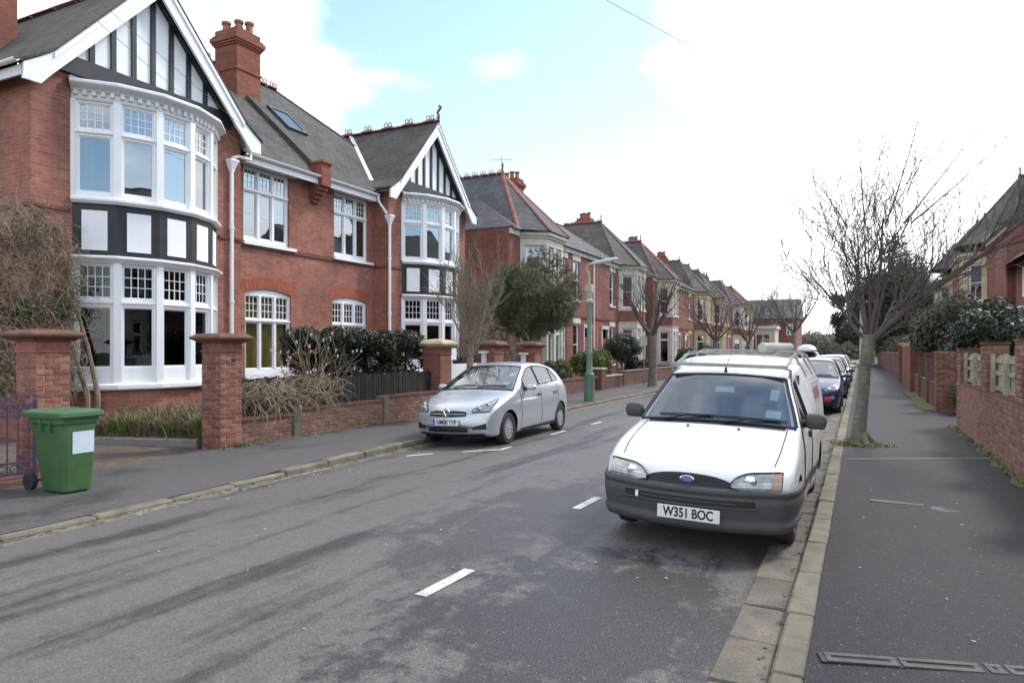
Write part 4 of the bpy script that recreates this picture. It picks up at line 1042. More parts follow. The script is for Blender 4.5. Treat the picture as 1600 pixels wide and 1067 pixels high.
    # --- gutters, fascia, downpipe
    gy0, gy1 = lo(yy(.02), yy(di-.35)); gutter(h, (-13.58, gy0, 6.62), (-13.58, gy1, 6.62)); 
    m = MB(); m.box(-13.70, -13.66, gy0, gy1, 6.40, 6.60); m.box(-14.0, -13.70, gy0, gy1, 6.52, 6.56); m.build('fascia', 'white_paint', h)
    for s in (-1, 1):
        if s == -sg: gutter(h, (-13.7, YC+s*2.80, 6.80), (-14.25, YC+s*2.80, 6.80))
        else:
            gutter(h, (-13.15, YC+s*2.82, 6.82), (-19, YC+s*2.82, 6.82)); q = MB(); q.box(-19, -13.16, YC+s*2.70-.02, YC+s*2.70+.02, 6.58, 6.76); q.build('fascia', 'white_paint_old', h)
    if sg < 0: hopper_pipe(h, -13.38, 12.02, 6.22, .1, [(-13.58, 12.78, 6.60), (-13.50, 12.70, 6.42), (-13.40, 12.25, 6.38), (-13.38, 12.05, 6.30)])
    else: hopper_pipe(h, -13.40, 18.30, 5.98, .1, [(-13.58, 17.95, 6.58), (-13.58, 17.97, 6.40), (-13.46, 18.22, 6.05)])
    return h
hl = semi('semi_detached_house', 'near red brick house with large half timbered white gable and bow window', -1)
hr = semi('semi_detached_house', 'red brick house with smaller looking half timbered gable, right half of the pair', 1)
# shared stack, party parapet and corbel belong to the near house; skylight to the far one
chimney(hl, -17.42, -16.5, 15.02, 15.92, 8.3, 11.30, ((-17.2, 15.25, .95), (-16.95, 15.5, 1.25), (-16.75, 15.72, 1.2), (-17.2, 15.72, 1.1)))
m = MB(); m.beam((-16.45, Y0+.02, 9.27), (-13.72, Y0+.02, 6.80), .34, .16, V(0, 0, 1)); m.build('party_parapet', 'slate_mossy', hl)
m = MB(); m.box(-13.95, -13.50, Y0-.16, Y0+.2, 6.35, 6.98); m.box(-13.95, -13.44, Y0-.20, Y0+.24, 6.98, 7.04)
for k in range(4): m.box(-13.998, -13.52-.09*(k+1), Y0-.16+.015*k, Y0+.2-.015*k, 6.35-.11*(k+1), 6.35-.11*k-.001)
m.build('corbel', 'chimney_brick', hl)
m = MB(); 
sk = lambda x, y, o=0: V(x, y, 6.63+.911*(-13.62-x))+V(.673, 0, .739)*o
sf = hr
for (a, b, c, d) in ((-16.5, -15.6, 16.15, 16.23), (-16.5, -15.6, 16.90, 16.98), (-16.5, -16.42, 16.23, 16.90), (-15.68, -15.6, 16.23, 16.90)):
    A = [sk(a, c), sk(b, c), sk(b, d), sk(a, d)]; B = [sk(a, c, .09), sk(b, c, .09), sk(b, d, .09), sk(a, d, .09)]; m.add(A+B, [(3, 2, 1, 0), (4, 5, 6, 7), (0, 1, 5, 4), (1, 2, 6, 5), (2, 3, 7, 6), (3, 0, 4, 7)])
so = m.build('skylight', 'skylight_frame', hr); m = MB(); m.quad(sk(-16.44, 16.2, .07), sk(-15.66, 16.2, .07), sk(-15.66, 16.93, .07), sk(-16.44, 16.93, .07)); m.build('pane', 'glass', so, uv=False)
# brick stack at the far left
chimney(hl, -17.25, -16.5, 8.25, 8.98, 7.0, 12.6, ((-17.0, 8.4, 1), (-16.8, 8.75, 1)))

# ------------------------------------------------------------------ terrace houses with canted stone bays
def terrace(label, y0, y1, yb, sgx=1, xf=-13.3, ze=6.95, zr=9.9, brick='terrace_brick', slate='slate_grey', stone='stone_cream', hip='terracotta', detail=True, chim=(), door_y=None, zup=0.0, pots=True, winys=()):
    X_ = lambda d: xf + sgx*d           # d outward from the front wall
    h = thing('terrace_house', label, 'house', (X_(-3), (y0+y1)/2, .1)); n = V(sgx, 0, 0)
    def FR(y): return (V(xf, y, 0), V(0, 1, 0), n)
    holes = []
    for (wy, ww) in winys: holes += [(wy-ww/2-y0, wy+ww/2-y0, 4.35, 6.35), (wy-ww/2-y0, wy+ww/2-y0, .9, 3.1)]
    holes.append((yb-1.35-y0, yb+1.35-y0, .7, 6.4))
    m = MB(); wall_holes(m, FR(y0), y1-y0, 0, ze, holes, .15)
    for yw in (y0, y1): m.quad((xf, yw, 0), (X_(-9), yw, 0), (X_(-9), yw, ze), (xf, yw, ze))
    m.quad((X_(-9), y0, 0), (X_(-9), y1, 0), (X_(-9), y1, ze), (X_(-9), y0, ze)); m.build('wall', brick, h, recalc=False)
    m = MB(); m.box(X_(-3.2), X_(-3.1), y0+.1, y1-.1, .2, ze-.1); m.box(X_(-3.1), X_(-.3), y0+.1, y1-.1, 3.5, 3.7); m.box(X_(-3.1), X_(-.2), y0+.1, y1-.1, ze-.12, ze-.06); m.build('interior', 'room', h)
    for (wy, ww) in winys:
        for (a, b) in ((4.35, 6.35), (.9, 3.1)):
            window(h, FR(y0), wy-ww/2-y0+.003, wy+ww/2-y0-.003, a, b, 1, None, n0=-.14, n1=-.07, meet=True, bottom=.08, fw=.07)
            s = MB(); s.lbox(FR(y0), wy-ww/2-y0-.1, wy+ww/2-y0+.1, a-.12, a, -.1, .08); s.build('window_sill', stone, h)
            s = MB(); s.lbox(FR(y0), wy-ww/2-y0-.12, wy+ww/2-y0+.12, b, b+.28, -.1, .03); s.build('window_lintel', stone, h)
    # bay
    pr = .95; ch, fw_ = 1.65, .92
    pa = [(X_(0), yb-ch), (X_(pr), yb-fw_), (X_(pr), yb+fw_), (X_(0), yb+ch)]
    side = sgx
    def prism(o, z0, z1, nm, mat):
        P = [(X_(-.2), yb-ch-o), (X_(0), yb-ch-o), (X_(pr+o), yb-fw_-o*.6), (X_(pr+o), yb+fw_+o*.6), (X_(0), yb+ch+o), (X_(-.2), yb+ch+o)]
        m = MB(); m.poly_prism([(a, b, z0) for a, b in P], (0, 0, z1-z0)); return m.build(nm, mat, h)
    prism(0, 0, .62, 'bay_plinth', brick); prism(.05, .62, .74, 'bay_sill', stone)
    prism(.015, 3.05, 3.45, 'bay_head', stone); prism(0.0, 3.452, 4.12, 'bay_apron', brick); prism(.06, 3.40, 3.449, 'bay_band', stone); prism(.05, 4.12, 4.26, 'bay_sill', stone)
    prism(.015, 6.30, 6.62, 'bay_head', stone); prism(.10, 6.62, 6.72, 'bay_cornice', stone); prism(.20, 6.722, 6.86, 'bay_cornice', stone); prism(-.06, .742, .8, 'bay_floor', 'room')
    for k in range(3):
        a = V(pa[k][0], pa[k][1], 0); b = V(pa[k+1][0], pa[k+1][1], 0); t = (b-a); L = t.length; t.normalize(); nn = V(t.y, -t.x, 0)*sgx
        fr = (a, t, nn)
        for (z0, z1) in ((.74, 3.06), (4.26, 6.31)):
            lights = ((.24, L-.22),) if k != 1 else ((.16, L/2-.12), (L/2+.12, L-.16))
            m = MB(); cuts = [0.0]+[q for l in lights for q in l]+[L]
            for i in range(0, len(cuts), 2): m.lbox(fr, cuts[i], cuts[i+1], z0, z1, -.22, 0)
            m.build('bay_pier', stone, h)
            for (s0, s1) in lights:
                window(h, fr, s0+.002, s1-.002, z0+.02, z1-.03, 1, z1-.62 if z0 < 2 else None, (1, 1), n0=-.16, n1=-.09, meet=(z0 > 2), bottom=.07, fw=.06, arch=.0, curtain=[(.08, .3, z0+.1, z1-.1, 'curtain')] if detail else ())
    # roof: main hip and bay wing hip
    m = MB(); ov = .22; xe = X_(ov); xr = X_(-4.4); xb = X_(-9.2)
    yr0, yr1 = y0-.05, y1+.05
    if y0 == min(y0, y1) and detail == 'end': yr = y0+3.2
    else: yr = y0
    m.quad((xe, yr0, ze), (xe, yr1, ze), (xr, y1, zr), (xr, yr, zr)); m.quad((xb, yr0, ze), (xb, yr1, ze), (xr, y1, zr), (xr, yr, zr))
    m.quad((xe, yr0, ze), (xr, yr, zr), (xb, yr0, ze)); m.quad((xe, yr1, ze), (xr, y1, zr), (xb, yr1, ze))
    m.build('main_roof', slate, h, recalc=False)
    Aq = (X_(-1.7), yb, zr+.05); Lq = (X_(ov*.6), yb-2.1, ze-.04); Rq = (X_(ov*.6), yb+2.1, ze-.04); F1 = (X_(pr+.28), yb-1.12, ze-.06); F2 = (X_(pr+.28), yb+1.12, ze-.06); Bk = (X_(-4.4), yb, zr+.05); L0 = (X_(-4.6), yb-2.1, ze-.04); R0 = (X_(-4.6), yb+2.1, ze-.04)
    m = MB(); m.quad(L0, Lq, Aq, Bk); m.quad(Lq, F1, Aq); m.quad(F1, F2, Aq); m.quad(F2, Rq, Aq); m.quad(Rq, R0, Bk, Aq); m.quad(Lq, F1, F2, Rq); m.build('wing_roof', slate, h, recalc=False)
    for q in (Lq, F1, F2, Rq): ridge_plain(h, Aq, (q[0], q[1], q[2]+.05), hip, .085, 'hip_tiles')
    rmesh = ridge_tile_mesh()
    if detail:
        for i in range(6): inst('ridge_tile', rmesh, h, (X_(-1.85-.45*i), yb, zr+.10))
    else: ridge_plain(h, Aq, Bk, hip, .1)
    ridge_plain(h, (xr, yr, zr+.03), (xr, y1, zr+.03), hip, .1)
    finial(h, (Aq[0], Aq[1], Aq[2]+.05), .5, 'terracotta_dark')
    gutter(h, (xe+.02*sgx, y0, ze-.02), (xe+.02*sgx, yb-2.1, ze-.02), .055, 'white_paint_old'); gutter(h, (xe+.02*sgx, yb+2.1, ze-.02), (xe+.02*sgx, y1, ze-.02), .055, 'white_paint_old')
    m = MB(); m.box(X_(.001), X_(.10), y0, yb-1.9, ze-.30, ze-.06); m.box(X_(.001), X_(.10), yb+1.9, y1, ze-.30, ze-.06); m.build('eaves_cornice', stone, h)
    m = MB(); m.box(X_(.001), X_(.05), y0, yb-1.7, 3.42, 3.52); m.box(X_(.001), X_(.05), yb+1.7, y1, 3.42, 3.52); m.build('string_course', 'pier_stone', h)
    for (cx, cy, zt, npots) in chim:
        chimney(h, X_(cx)-.5, X_(cx)+.5, cy-.4, cy+.4, ze, zt, [(X_(cx)+(-.3+.6*i/max(1, npots-1)), cy, 1.1+.15*(i % 2)) for i in range(npots)], 'chimney_brick')
    if door_y:
        m = MB(); m.box(X_(.005), X_(.05), door_y-.5, door_y+.5, .3, 2.4); d = m.build('door', 'roof_red', h)
        m = MB(); m.box(X_(.051), X_(.09), door_y+.3, door_y+.36, 1.2, 1.3); m.build('handle', 'chrome', d)
        m = MB(); m.box(X_(.005), X_(.10), door_y-.62, door_y-.51, .3, 2.9); m.box(X_(.005), X_(.10), door_y+.51, door_y+.62, .3, 2.9); m.box(X_(.005), X_(.12), door_y-.62, door_y+.62, 2.905, 3.1); m.build('door_surround', stone, h)
        m = MB(); m.box(X_(.01), X_(.04), door_y-.5, door_y+.5, 2.42, 2.9); m.build('fanlight', 'glass', h)
    return h
t3 = terrace('first cream bayed brick house with red hip tiles past the half timbered pair', 26.6, 37.4, 29.3, detail='end', chim=((-3.2, 33.3, 10.7, 3),), door_y=35.9, winys=((32.6, .9), (34.4, .9)))
hopper_pipe(t3, -13.22, 36.9, 6.7, .1)
terrace('second bayed brick house with grey brown hipped roof behind the street lamp', 37.4, 47.4, 43.2, slate='slate_brown', hip='slate_brown', chim=((-4.2, 47.0, 11.0, 4),), door_y=38.8, winys=((40.3, .8),))
terrace('third bayed house whose dark slate hip has orange tiles', 49.6, 58.6, 52.3, detail='end', chim=((-4.0, 58.0, 10.9, 4),), door_y=57, winys=((55.6, .9),))
terrace('fourth bayed house with grey slates and yellow stone behind the bare tree', 58.6, 68.6, 65.2, slate='slate_brown', hip='slate_brown', stone='stone_yellow', chim=((-4.2, 68.2, 10.9, 4),), door_y=60, winys=((61.6, .9),))
terrace('fifth bayed house in the row, yellow stone bay', 70.6, 79.6, 73.3, slate='slate_brown', hip='slate_brown', stone='stone_yellow', detail=False, chim=((-4.2, 79.2, 10.9, 4),), winys=((77, .9),))
terrace('sixth bayed house in the row, grey stone bay', 79.6, 89.6, 86, slate='slate_grey', hip='terracotta_dark', detail=False, chim=((-4.2, 89.2, 10.9, 3),), winys=((82, .9),))
terrace('seventh and last bayed house at the far end of the left row', 91.6, 101, 94.3, slate='slate_grey', hip='terracotta_dark', stone='stone_yellow', detail=False, chim=((-4.2, 100.5, 10.9, 4),), winys=((98.2, .9),))
# aerial on the first terrace roof
ae = thing('tv_aerial', 'thin television aerial on the roof of the first bayed house', 'aerial', (-16.4, 31.9, 9.8))
m = MB(); m.tube([(-16.4, 31.9, 9.6), (-16.4, 31.9, 11.6)], .02, 5); m.build('mast', 'bare_metal', ae)
m = MB(); m.tube([(-16.9, 31.7, 11.4), (-15.9, 32.1, 11.4)], .014, 4)
for k in range(5): q = V(-16.8+.2*k, 31.74+.08*k, 11.4); m.tube([q+V(-.07, .18, 0), q+V(.07, -.18, 0)], .01, 4)
m.build('antenna', 'bare_metal', ae)
# far house closing the street and villa behind the trees
def far_house(label, x0, x1, y0, y1, ze, zr, mat='terrace_brick', roof='slate_grey', axis='x', wins=(), gable=None):
    h = thing('distant_house', label, 'house', ((x0+x1)/2, (y0+y1)/2, 0))
    m = MB(); m.box(x0, x1, y0, y1, 0, ze)
    m.build('wall', mat, h)
    m = MB(); o = .3
    if axis == 'x':
        ym = (y0+y1)/2; m.quad((x0-o, y0-o, ze), (x1+o, y0-o, ze), (x1+o, ym, zr), (x0-o, ym, zr)); m.quad((x0-o, y1+o, ze), (x1+o, y1+o, ze), (x1+o, ym, zr), (x0-o, ym, zr))
        m.quad((x0-o, y0-o, ze), (x0-o, y1+o, ze), (x0-o, ym, zr)); m.quad((x1+o, y0-o, ze), (x1+o, y1+o, ze), (x1+o, ym, zr))
    else:
        xm = (x0+x1)/2; m.quad((x0-o, y0-o, ze), (x0-o, y1+o, ze), (xm, y1, zr), (xm, y0, zr)); m.quad((x1+o, y0-o, ze), (x1+o, y1+o, ze), (xm, y1, zr), (xm, y0, zr)); m.quad((x0-o, y0-o, ze), (x1+o, y0-o, ze), (xm, y0, zr)); m.quad((x0-o, y1+o, ze), (x1+o, y1+o, ze), (xm, y1, zr))
    m.build('roof', roof, h, recalc=False)
    for (x, z, w, hh) in wins:
        fr = (V(x, y0, 0), V(1, 0, 0), V(0, -1, 0)); window(h, fr, 0, w, z, z+hh, 2, None, n0=.002, n1=.09, bottom=.08, fw=.08)
    return h
far_house('distant red brick house behind the bare trees at the end of the left row', -17, -8.6, 112, 124, 6.4, 9.6, wins=((-15.5, 3.9, 1.2, 1.6), (-12.2, 3.9, 1.2, 1.6), (-15.5, 1, 1.4, 1.7), (-12.2, 1, 1.4, 1.7), (-9.9, 3.9, .9, 1.6)))
far_house('low distant brown roofed house beyond the end of the street', -14, 8, 190, 200, 3.4, 5.6, 'old_brick', 'slate_brown', wins=((-10, 1.2, 1.4, 1.3), (-4, 1.2, 1.4, 1.3)))
# cream flat-roofed bay at the end of the row
cb = thing('cream_bay_building', 'small cream flat roofed bay building at the end of the left row', 'building', (-12, 104.5, 0))
m = MB(); m.box(-14.5, -10.6, 102.8, 107.5, 0, 4.6); m.build('wall', 'stone_cream', cb); m = MB(); m.box(-14.7, -10.35, 102.55, 107.7, 4.6, 5.0); m.build('flat_roof', 'white_paint_old', cb)
window(cb, (V(-14.0, 102.8, 0), V(1, 0, 0), V(0, -1, 0)), 0, 2.8, 1.3, 3.9, 3, None, n0=.003, n1=.08)

# ------------------------------------------------------------------ right-hand houses
r1 = terrace('red brick house with cream bay and tall slate hip on the right', 38.4, 50.5, 45.6, sgx=-1, xf=5.9, ze=7.35, zr=10.9, brick='terrace_brick', slate='slate_brown', stone='stone_yellow', hip='slate_brown', chim=((-3.6, 40.2, 12.0, 2),), winys=())
terrace('further yellow stone bayed house on the right, mostly behind the evergreen', 56, 66, 61, sgx=-1, xf=5.9, ze=7.6, zr=11, brick='terrace_brick', slate='slate_grey', stone='stone_yellow', hip='slate_grey', detail=False)
# nearer wing with white glazed porch and red verge, cut by the right edge of the picture
rp = thing('brick_villa', 'nearest right hand brick house with white glazed bay and red tiled verge', 'house', (7, 34, .1))
m = MB(); m.box(6.2, 14, 32.4, 38.2, 0, 5.6); m.build('wall', 'terrace_brick', rp)
m = MB(); m.quad((5.5, 31.9, 5.35), (9.9, 31.9, 8.9), (9.9, 38.7, 8.9), (5.5, 38.7, 5.35)); m.quad((14.3, 31.9, 5.35), (9.9, 31.9, 8.9), (9.9, 38.7, 8.9), (14.3, 38.7, 5.35)); m.build('roof', 'slate_brown', rp, recalc=False)
m = MB(); m.beam((5.45, 31.85, 5.30), (9.95, 31.85, 8.93), .08, .22); m.build('verge', 'roof_red', rp)
m = MB(); m.quad((5.5, 31.92, 5.28), (6.2, 31.92, 5.28), (9.9, 31.92, 8.75), (9.9, 31.92, 8.75)); m.quad((6.2, 32.39, 5.6), (14, 32.39, 5.6), (9.9, 32.39, 8.8)); m.build('gable', 'white_render', rp, recalc=False)
fr = (V(6.9, 32.4, 0), V(1, 0, 0), V(0, -1, 0)); window(rp, fr, 0, 2.4, 3.95, 5.5, 4, None, n0=.003, n1=.12, bottom=.1)
fr = (V(6.2, 32.6, 0), V(0, 1, 0), V(-1, 0, 0)); window(rp, fr, 1.0, 3.4, 3.95, 5.2, 3, None, n0=.003, n1=.12)
m = MB(); m.box(5.2, 9.5, 30.2, 32.38, 0, .95); m.build('porch_base', 'terrace_brick', rp)
m = MB(); m.box(5.0, 9.7, 30.0, 32.38, 3.1, 3.28); m.build('porch_roof', 'white_paint', rp)
window(rp, (V(5.2, 30.2, 0), V(1, 0, 0), V(0, -1, 0)), 0, 4.3, .95, 3.1, 5, 2.3, (2, 1), n0=-.12, n1=0, bottom=.12, tr=.12)
window(rp, (V(5.2, 30.32, 0), V(0, 1, 0), V(-1, 0, 0)), .005, 2.05, .95, 3.1, 3, 2.3, (2, 1), n0=-.12, n1=0, bottom=.12, tr=.12)

terrace('unseen brick house added opposite the half timbered pair for its window reflections', 2.5, 13.5, 6, sgx=-1, xf=7.4, detail=False, winys=((10.5, .9),), slate='slate_brown')  # unseen, invented house; gives the windows across the road something to reflect
terrace('unseen brick house added opposite the parked silver car for window reflections', 14.5, 27, 22, sgx=-1, xf=7.4, detail=False, winys=((17.5, .9),), slate='slate_grey')  # second unseen house, invented for the same window reflections
# ------------------------------------------------------------------ vehicles
class Car:
    def __init__(s, root, L, W, top, bot, plan, tumble, bow, crown=.035, tumble2=None, ysplit=None):
        s.r = root; s.L = L; s.W = W; s.top = top; s.bot = bot; s.plan = plan; s.tum = tumble; s.bowt = bow; s.cr = crown; s.tum2 = tumble2; s.ys = ysplit
        s.fyt = []
        for i in range(0, 130):
            z = .1+.012*i; y = 0
            while y < s.L*.6 and not (s.zb(y) <= z <= s.zt(y)): y += .004
            s.fyt.append((z, y))
    def zt(s, y): return smooth(s.top, y)
    def zb(s, y): return interp(s.bot, y)
    def hw(s, y, z):
        f = smooth(s.tum, z)
        if s.tum2:
            k = min(1, max(0, (y-s.ys[0])/(s.ys[1]-s.ys[0]))); k = k*k*(3-2*k); f = f*(1-k)+smooth(s.tum2, z)*k
        return s.W*smooth(s.plan, y)*f
    def D(s, x, y, z): return V(x, y+interp(s.bowt, y)*(abs(x)/s.W)**2.2, z)
    def fy(s, z): return interp(s.fyt, z)
    def side(s, y, z, sg, off=0.0): return s.D(sg*(s.hw(y, z)+off), y, z)
    def topp(s, x, y, off=0.0):
        w = max(.05, s.hw(y, s.zt(y))); dz = (s.zt(y+.03)-s.zt(y-.03))/.06; l = math.hypot(1, dz)
        return s.D(x, y-off*dz/l, s.zt(y)-s.cr*(x/w)**2+off/l)
    def front(s, x, z, off=0.0): p = s.D(x, s.fy(z), z); p.y -= off; return p
    def section(s, y, inset=0.0, K=16):
        zb, zt = s.zb(y)+inset, s.zt(y)-inset; h = []
        rr = min(.05, (zt-zb)*.2); zs = zt-s.cr-rr; w0 = s.hw(y, zb)-inset
        h += [(0, zb), (w0*.5, zb), (w0-.03, zb)]
        for k in range(K+1):
            z = zb+.025+(zs-zb-.025)*k/K; h.append((s.hw(y, z)-inset, z))
        wt = s.hw(y, zt)-inset; a = h[-1][0]
        for g in (30, 60): h.append((a-rr*(1-math.cos(R(g)))-(a-wt)*g/90*.5, zs+rr*math.sin(R(g))))
        for q in (.92, .8, .66, .5, .34, .17, 0): h.append((q*wt, zt-s.cr*q*q))
        return h
    def loft(s, name, mat, ys, inset=0.0, cut=None, glass=None):
        m = MB(); rows = []
        for y in ys:
            h = s.section(y, inset); ring = [s.D(x, y, z) for x, z in h] + [s.D(-x, y, z) for x, z in reversed(h[1:-1])]
            rows.append(ring)
        n = len(rows[0]); o = 0
        for r in rows: m.v += [tuple(p) for p in r]
        for i in range(len(rows)-1):
            yc = (ys[i]+ys[i+1])/2
            for k in range(n):
                l = (k+1) % n
                if glass:
                    c = (rows[i][k]+rows[i][l]+rows[i+1][k]+rows[i+1][l])/4
                    if glass(c.x, yc, c.z, k if k < n/2 else n-k): continue
                m.f.append((i*n+k, i*n+l, (i+1)*n+l, (i+1)*n+k))
        m.f.append(tuple(reversed(range(n)))); m.f.append(tuple((len(rows)-1)*n+k for k in range(n)))
        o = m.build(name, mat, s.r, sm=True, uv=False, recalc=False, angle=50)
        # recalc outward is unreliable with openings: orient by first ring
        import bmesh
        b = bmesh.new(); b.from_mesh(o.data); bmesh.ops.recalc_face_normals(b, faces=b.faces); b.to_mesh(o.data); b.free()
        if cut:
            cm = MB()
            for (yc, zc, rad, x0, x1) in cut: cm.lathe([(rad, x0), (rad, x1)], (0, yc, zc), 28, 'x')
            co = cm.build('arch_cutter', 'trim_dark', None)
            co.matrix_world = s.r.matrix_basis
            md = o.modifiers.new('b', 'BOOLEAN'); md.operation = 'DIFFERENCE'; md.object = co; md.solver = 'EXACT'
            try: md.material_mode = 'TRANSFER'
            except Exception: pass
            bpy.context.view_layer.update()
            dg = bpy.context.evaluated_depsgraph_get(); me = bpy.data.meshes.new_from_object(o.evaluated_get(dg), depsgraph=dg)
            o.modifiers.clear(); old = o.data; o.data = me; me.name = name; bpy.data.meshes.remove(old); bpy.data.objects.remove(co)
            try: me.set_sharp_from_angle(angle=R(50))
            except Exception: pass
        return o
    def patch(s, fn, u0, u1, nu, lo, hi, nv, name, mat, parent=None, thick=0.0):
        m = MB(); rows = []
        for i in range(nu+1):
            u = u0+(u1-u0)*i/nu; a, b = lo(u), hi(u); rows.append([fn(u, a+(b-a)*j/nv) for j in range(nv+1)])
        m.grid(rows); return m.build(name, mat, parent or s.r, sm=True, uv=False, recalc=False, angle=60)
    def ribbon(s, pts, w, name, mat, parent=None, closed=False):
        m = MB(); P = [V(*p) for p in pts]
        if closed: P = P+[P[0]]
        m.tube(P, w, 5); return m.build(name, mat, parent or s.r, sm=True, uv=False)
    def wheel(s, x, y, r, w, sg, style, steer=0):
        m = MB(); m.lathe([(r*.66, -w/2), (r*.9, -w/2), (r*.985, -w*.36), (r, -w*.2), (r, w*.2), (r*.985, w*.36), (r*.9, w/2), (r*.66, w/2), (r*.62, w*.36), (r*.62, -w*.36)], (x, y, r), 28, 'x', cap=False)
        for k in range(-1, 2): m.lathe([(r*1.004, k*w*.16-.006), (r*1.004, k*w*.16+.006)], (x, y, r), 28, 'x', cap=False)
        wo = m.build('wheel', 'rubber', s.r, sm=True, uv=False)
        f = x+sg*w*.36; q = MB(); q.lathe([(r*.655, 0), (r*.63, sg*.012), (r*.60, sg*.004), (r*.5, -sg*.03), (.001, -sg*.03)], (f, y, r), 28, 'x', cap=False); q.build('rim', 'trim_dark' if style else 'rim_silver', wo, sm=True, uv=False)
        if style:
            q = MB()
            for k in range(style):
                a = 2*math.pi*k/style; ca, sa = math.cos(a), math.sin(a); b = .075
                def pt(rad, d, dx): return V(f+sg*dx, y+ca*rad-sa*d, r+sa*rad+ca*d)
                q.add([pt(r*.16, -.016, .012), pt(r*.16, .016, .012), pt(r*.62, .024, .006), pt(r*.62, -.024, .006), pt(r*.16, -.016, -.012), pt(r*.16, .016, -.012), pt(r*.62, .024, -.015), pt(r*.62, -.024, -.015)], [(0, 1, 2, 3), (7, 6, 5, 4), (0, 4, 5, 1), (1, 5, 6, 2), (2, 6, 7, 3), (3, 7, 4, 0)])
            q.lathe([(r*.66, -sg*.004), (r*.665, sg*.012), (r*.60, sg*.012), (r*.59, -sg*.004)], (f, y, r), 28, 'x', cap=False)
            q.lathe([(r*.20, -sg*.01), (r*.19, sg*.018), (.001, sg*.022)], (f, y, r), 16, 'x', cap=False); q.build('spokes', 'rim_silver', wo, sm=True, uv=False, angle=35)
        return wo
    def mirror(s, y, z, sg, mat, size=(.11, .10, .13), arm='black_plastic', out=.0, boxy=False):
        b = s.side(y, z, sg); c = b+V(sg*(.12+size[0]*.5+out), .0, .04)
        m = MB(); m.tube([b-V(sg*.03, 0, 0), b+V(sg*.05, 0, .01), c], [.045, .035, .03], 8); m.build('mirror_arm', arm, s.r, sm=True, uv=False)
        m = MB(); sx, sy, sz = size; rows = []
        for i in range(11):
            t = -1+2*i/10; k = (1-abs(t)**(5 if boxy else 3.0))**.4*.95+.05
            rows.append([c+V(sx*t*sg*-1, -sy*.5-sy*.75*math.cos(a)*(.9*(k if not boxy else .5+.5*k) if math.cos(a) > 0 else .35), sz*.5*math.copysign(abs(math.sin(a))**(.4 if boxy else .7), math.sin(a))*k) for a in [2*math.pi*j/20 for j in range(21)]])
        m.grid(rows); m.v = [tuple(q) for q in m.v]; mo = m.build('door_mirror', mat, s.r, sm=True, uv=False, angle=70)
        g = MB(); g.box(c.x-sx*.82, c.x+sx*.82, c.y-sy*.5+sy*.262, c.y-sy*.5+sy*.275, c.z-sz*.38, c.z+sz*.38); g.build('mirror_glass', 'chrome', mo)
    def plate(s, p, txt, w=.52, h=.111, tilt=0, size=.094, blue=False, yaw=0):
        m = bevel_box_mesh('number_plate', w, .012, h, 'plate_white', .004); o = inst('number_plate', m, s.r, p); o.rotation_euler = (tilt, 0, yaw)
        t = bpy.data.objects.new('plate_lettering', text_mesh(txt, size, 'plate_black', .0006, .98)); col.objects.link(t); t.parent = o; t.location = (.018 if blue else 0, -.0072, 0); t.rotation_euler = (R(90), 0, 0); t.scale = (.88, 1.12, 1)
        if blue: q = MB(); q.box(-w/2+.004, -w/2+.045, -.0085, -.0055, -h/2+.004, h/2-.004); q.build('plate_band', 'plate_blue', o)
        return o
def lin(a, b, n): return [a+(b-a)*i/n for i in range(n+1)]
def densify(L, step=.045): return [.0, .008, .02, .035, .055, .08, .11, .145, .18]+lin(.22, L-.12, int((L-.34)/step))+[L-.08, L-.05, L-.025, L-.008, L]

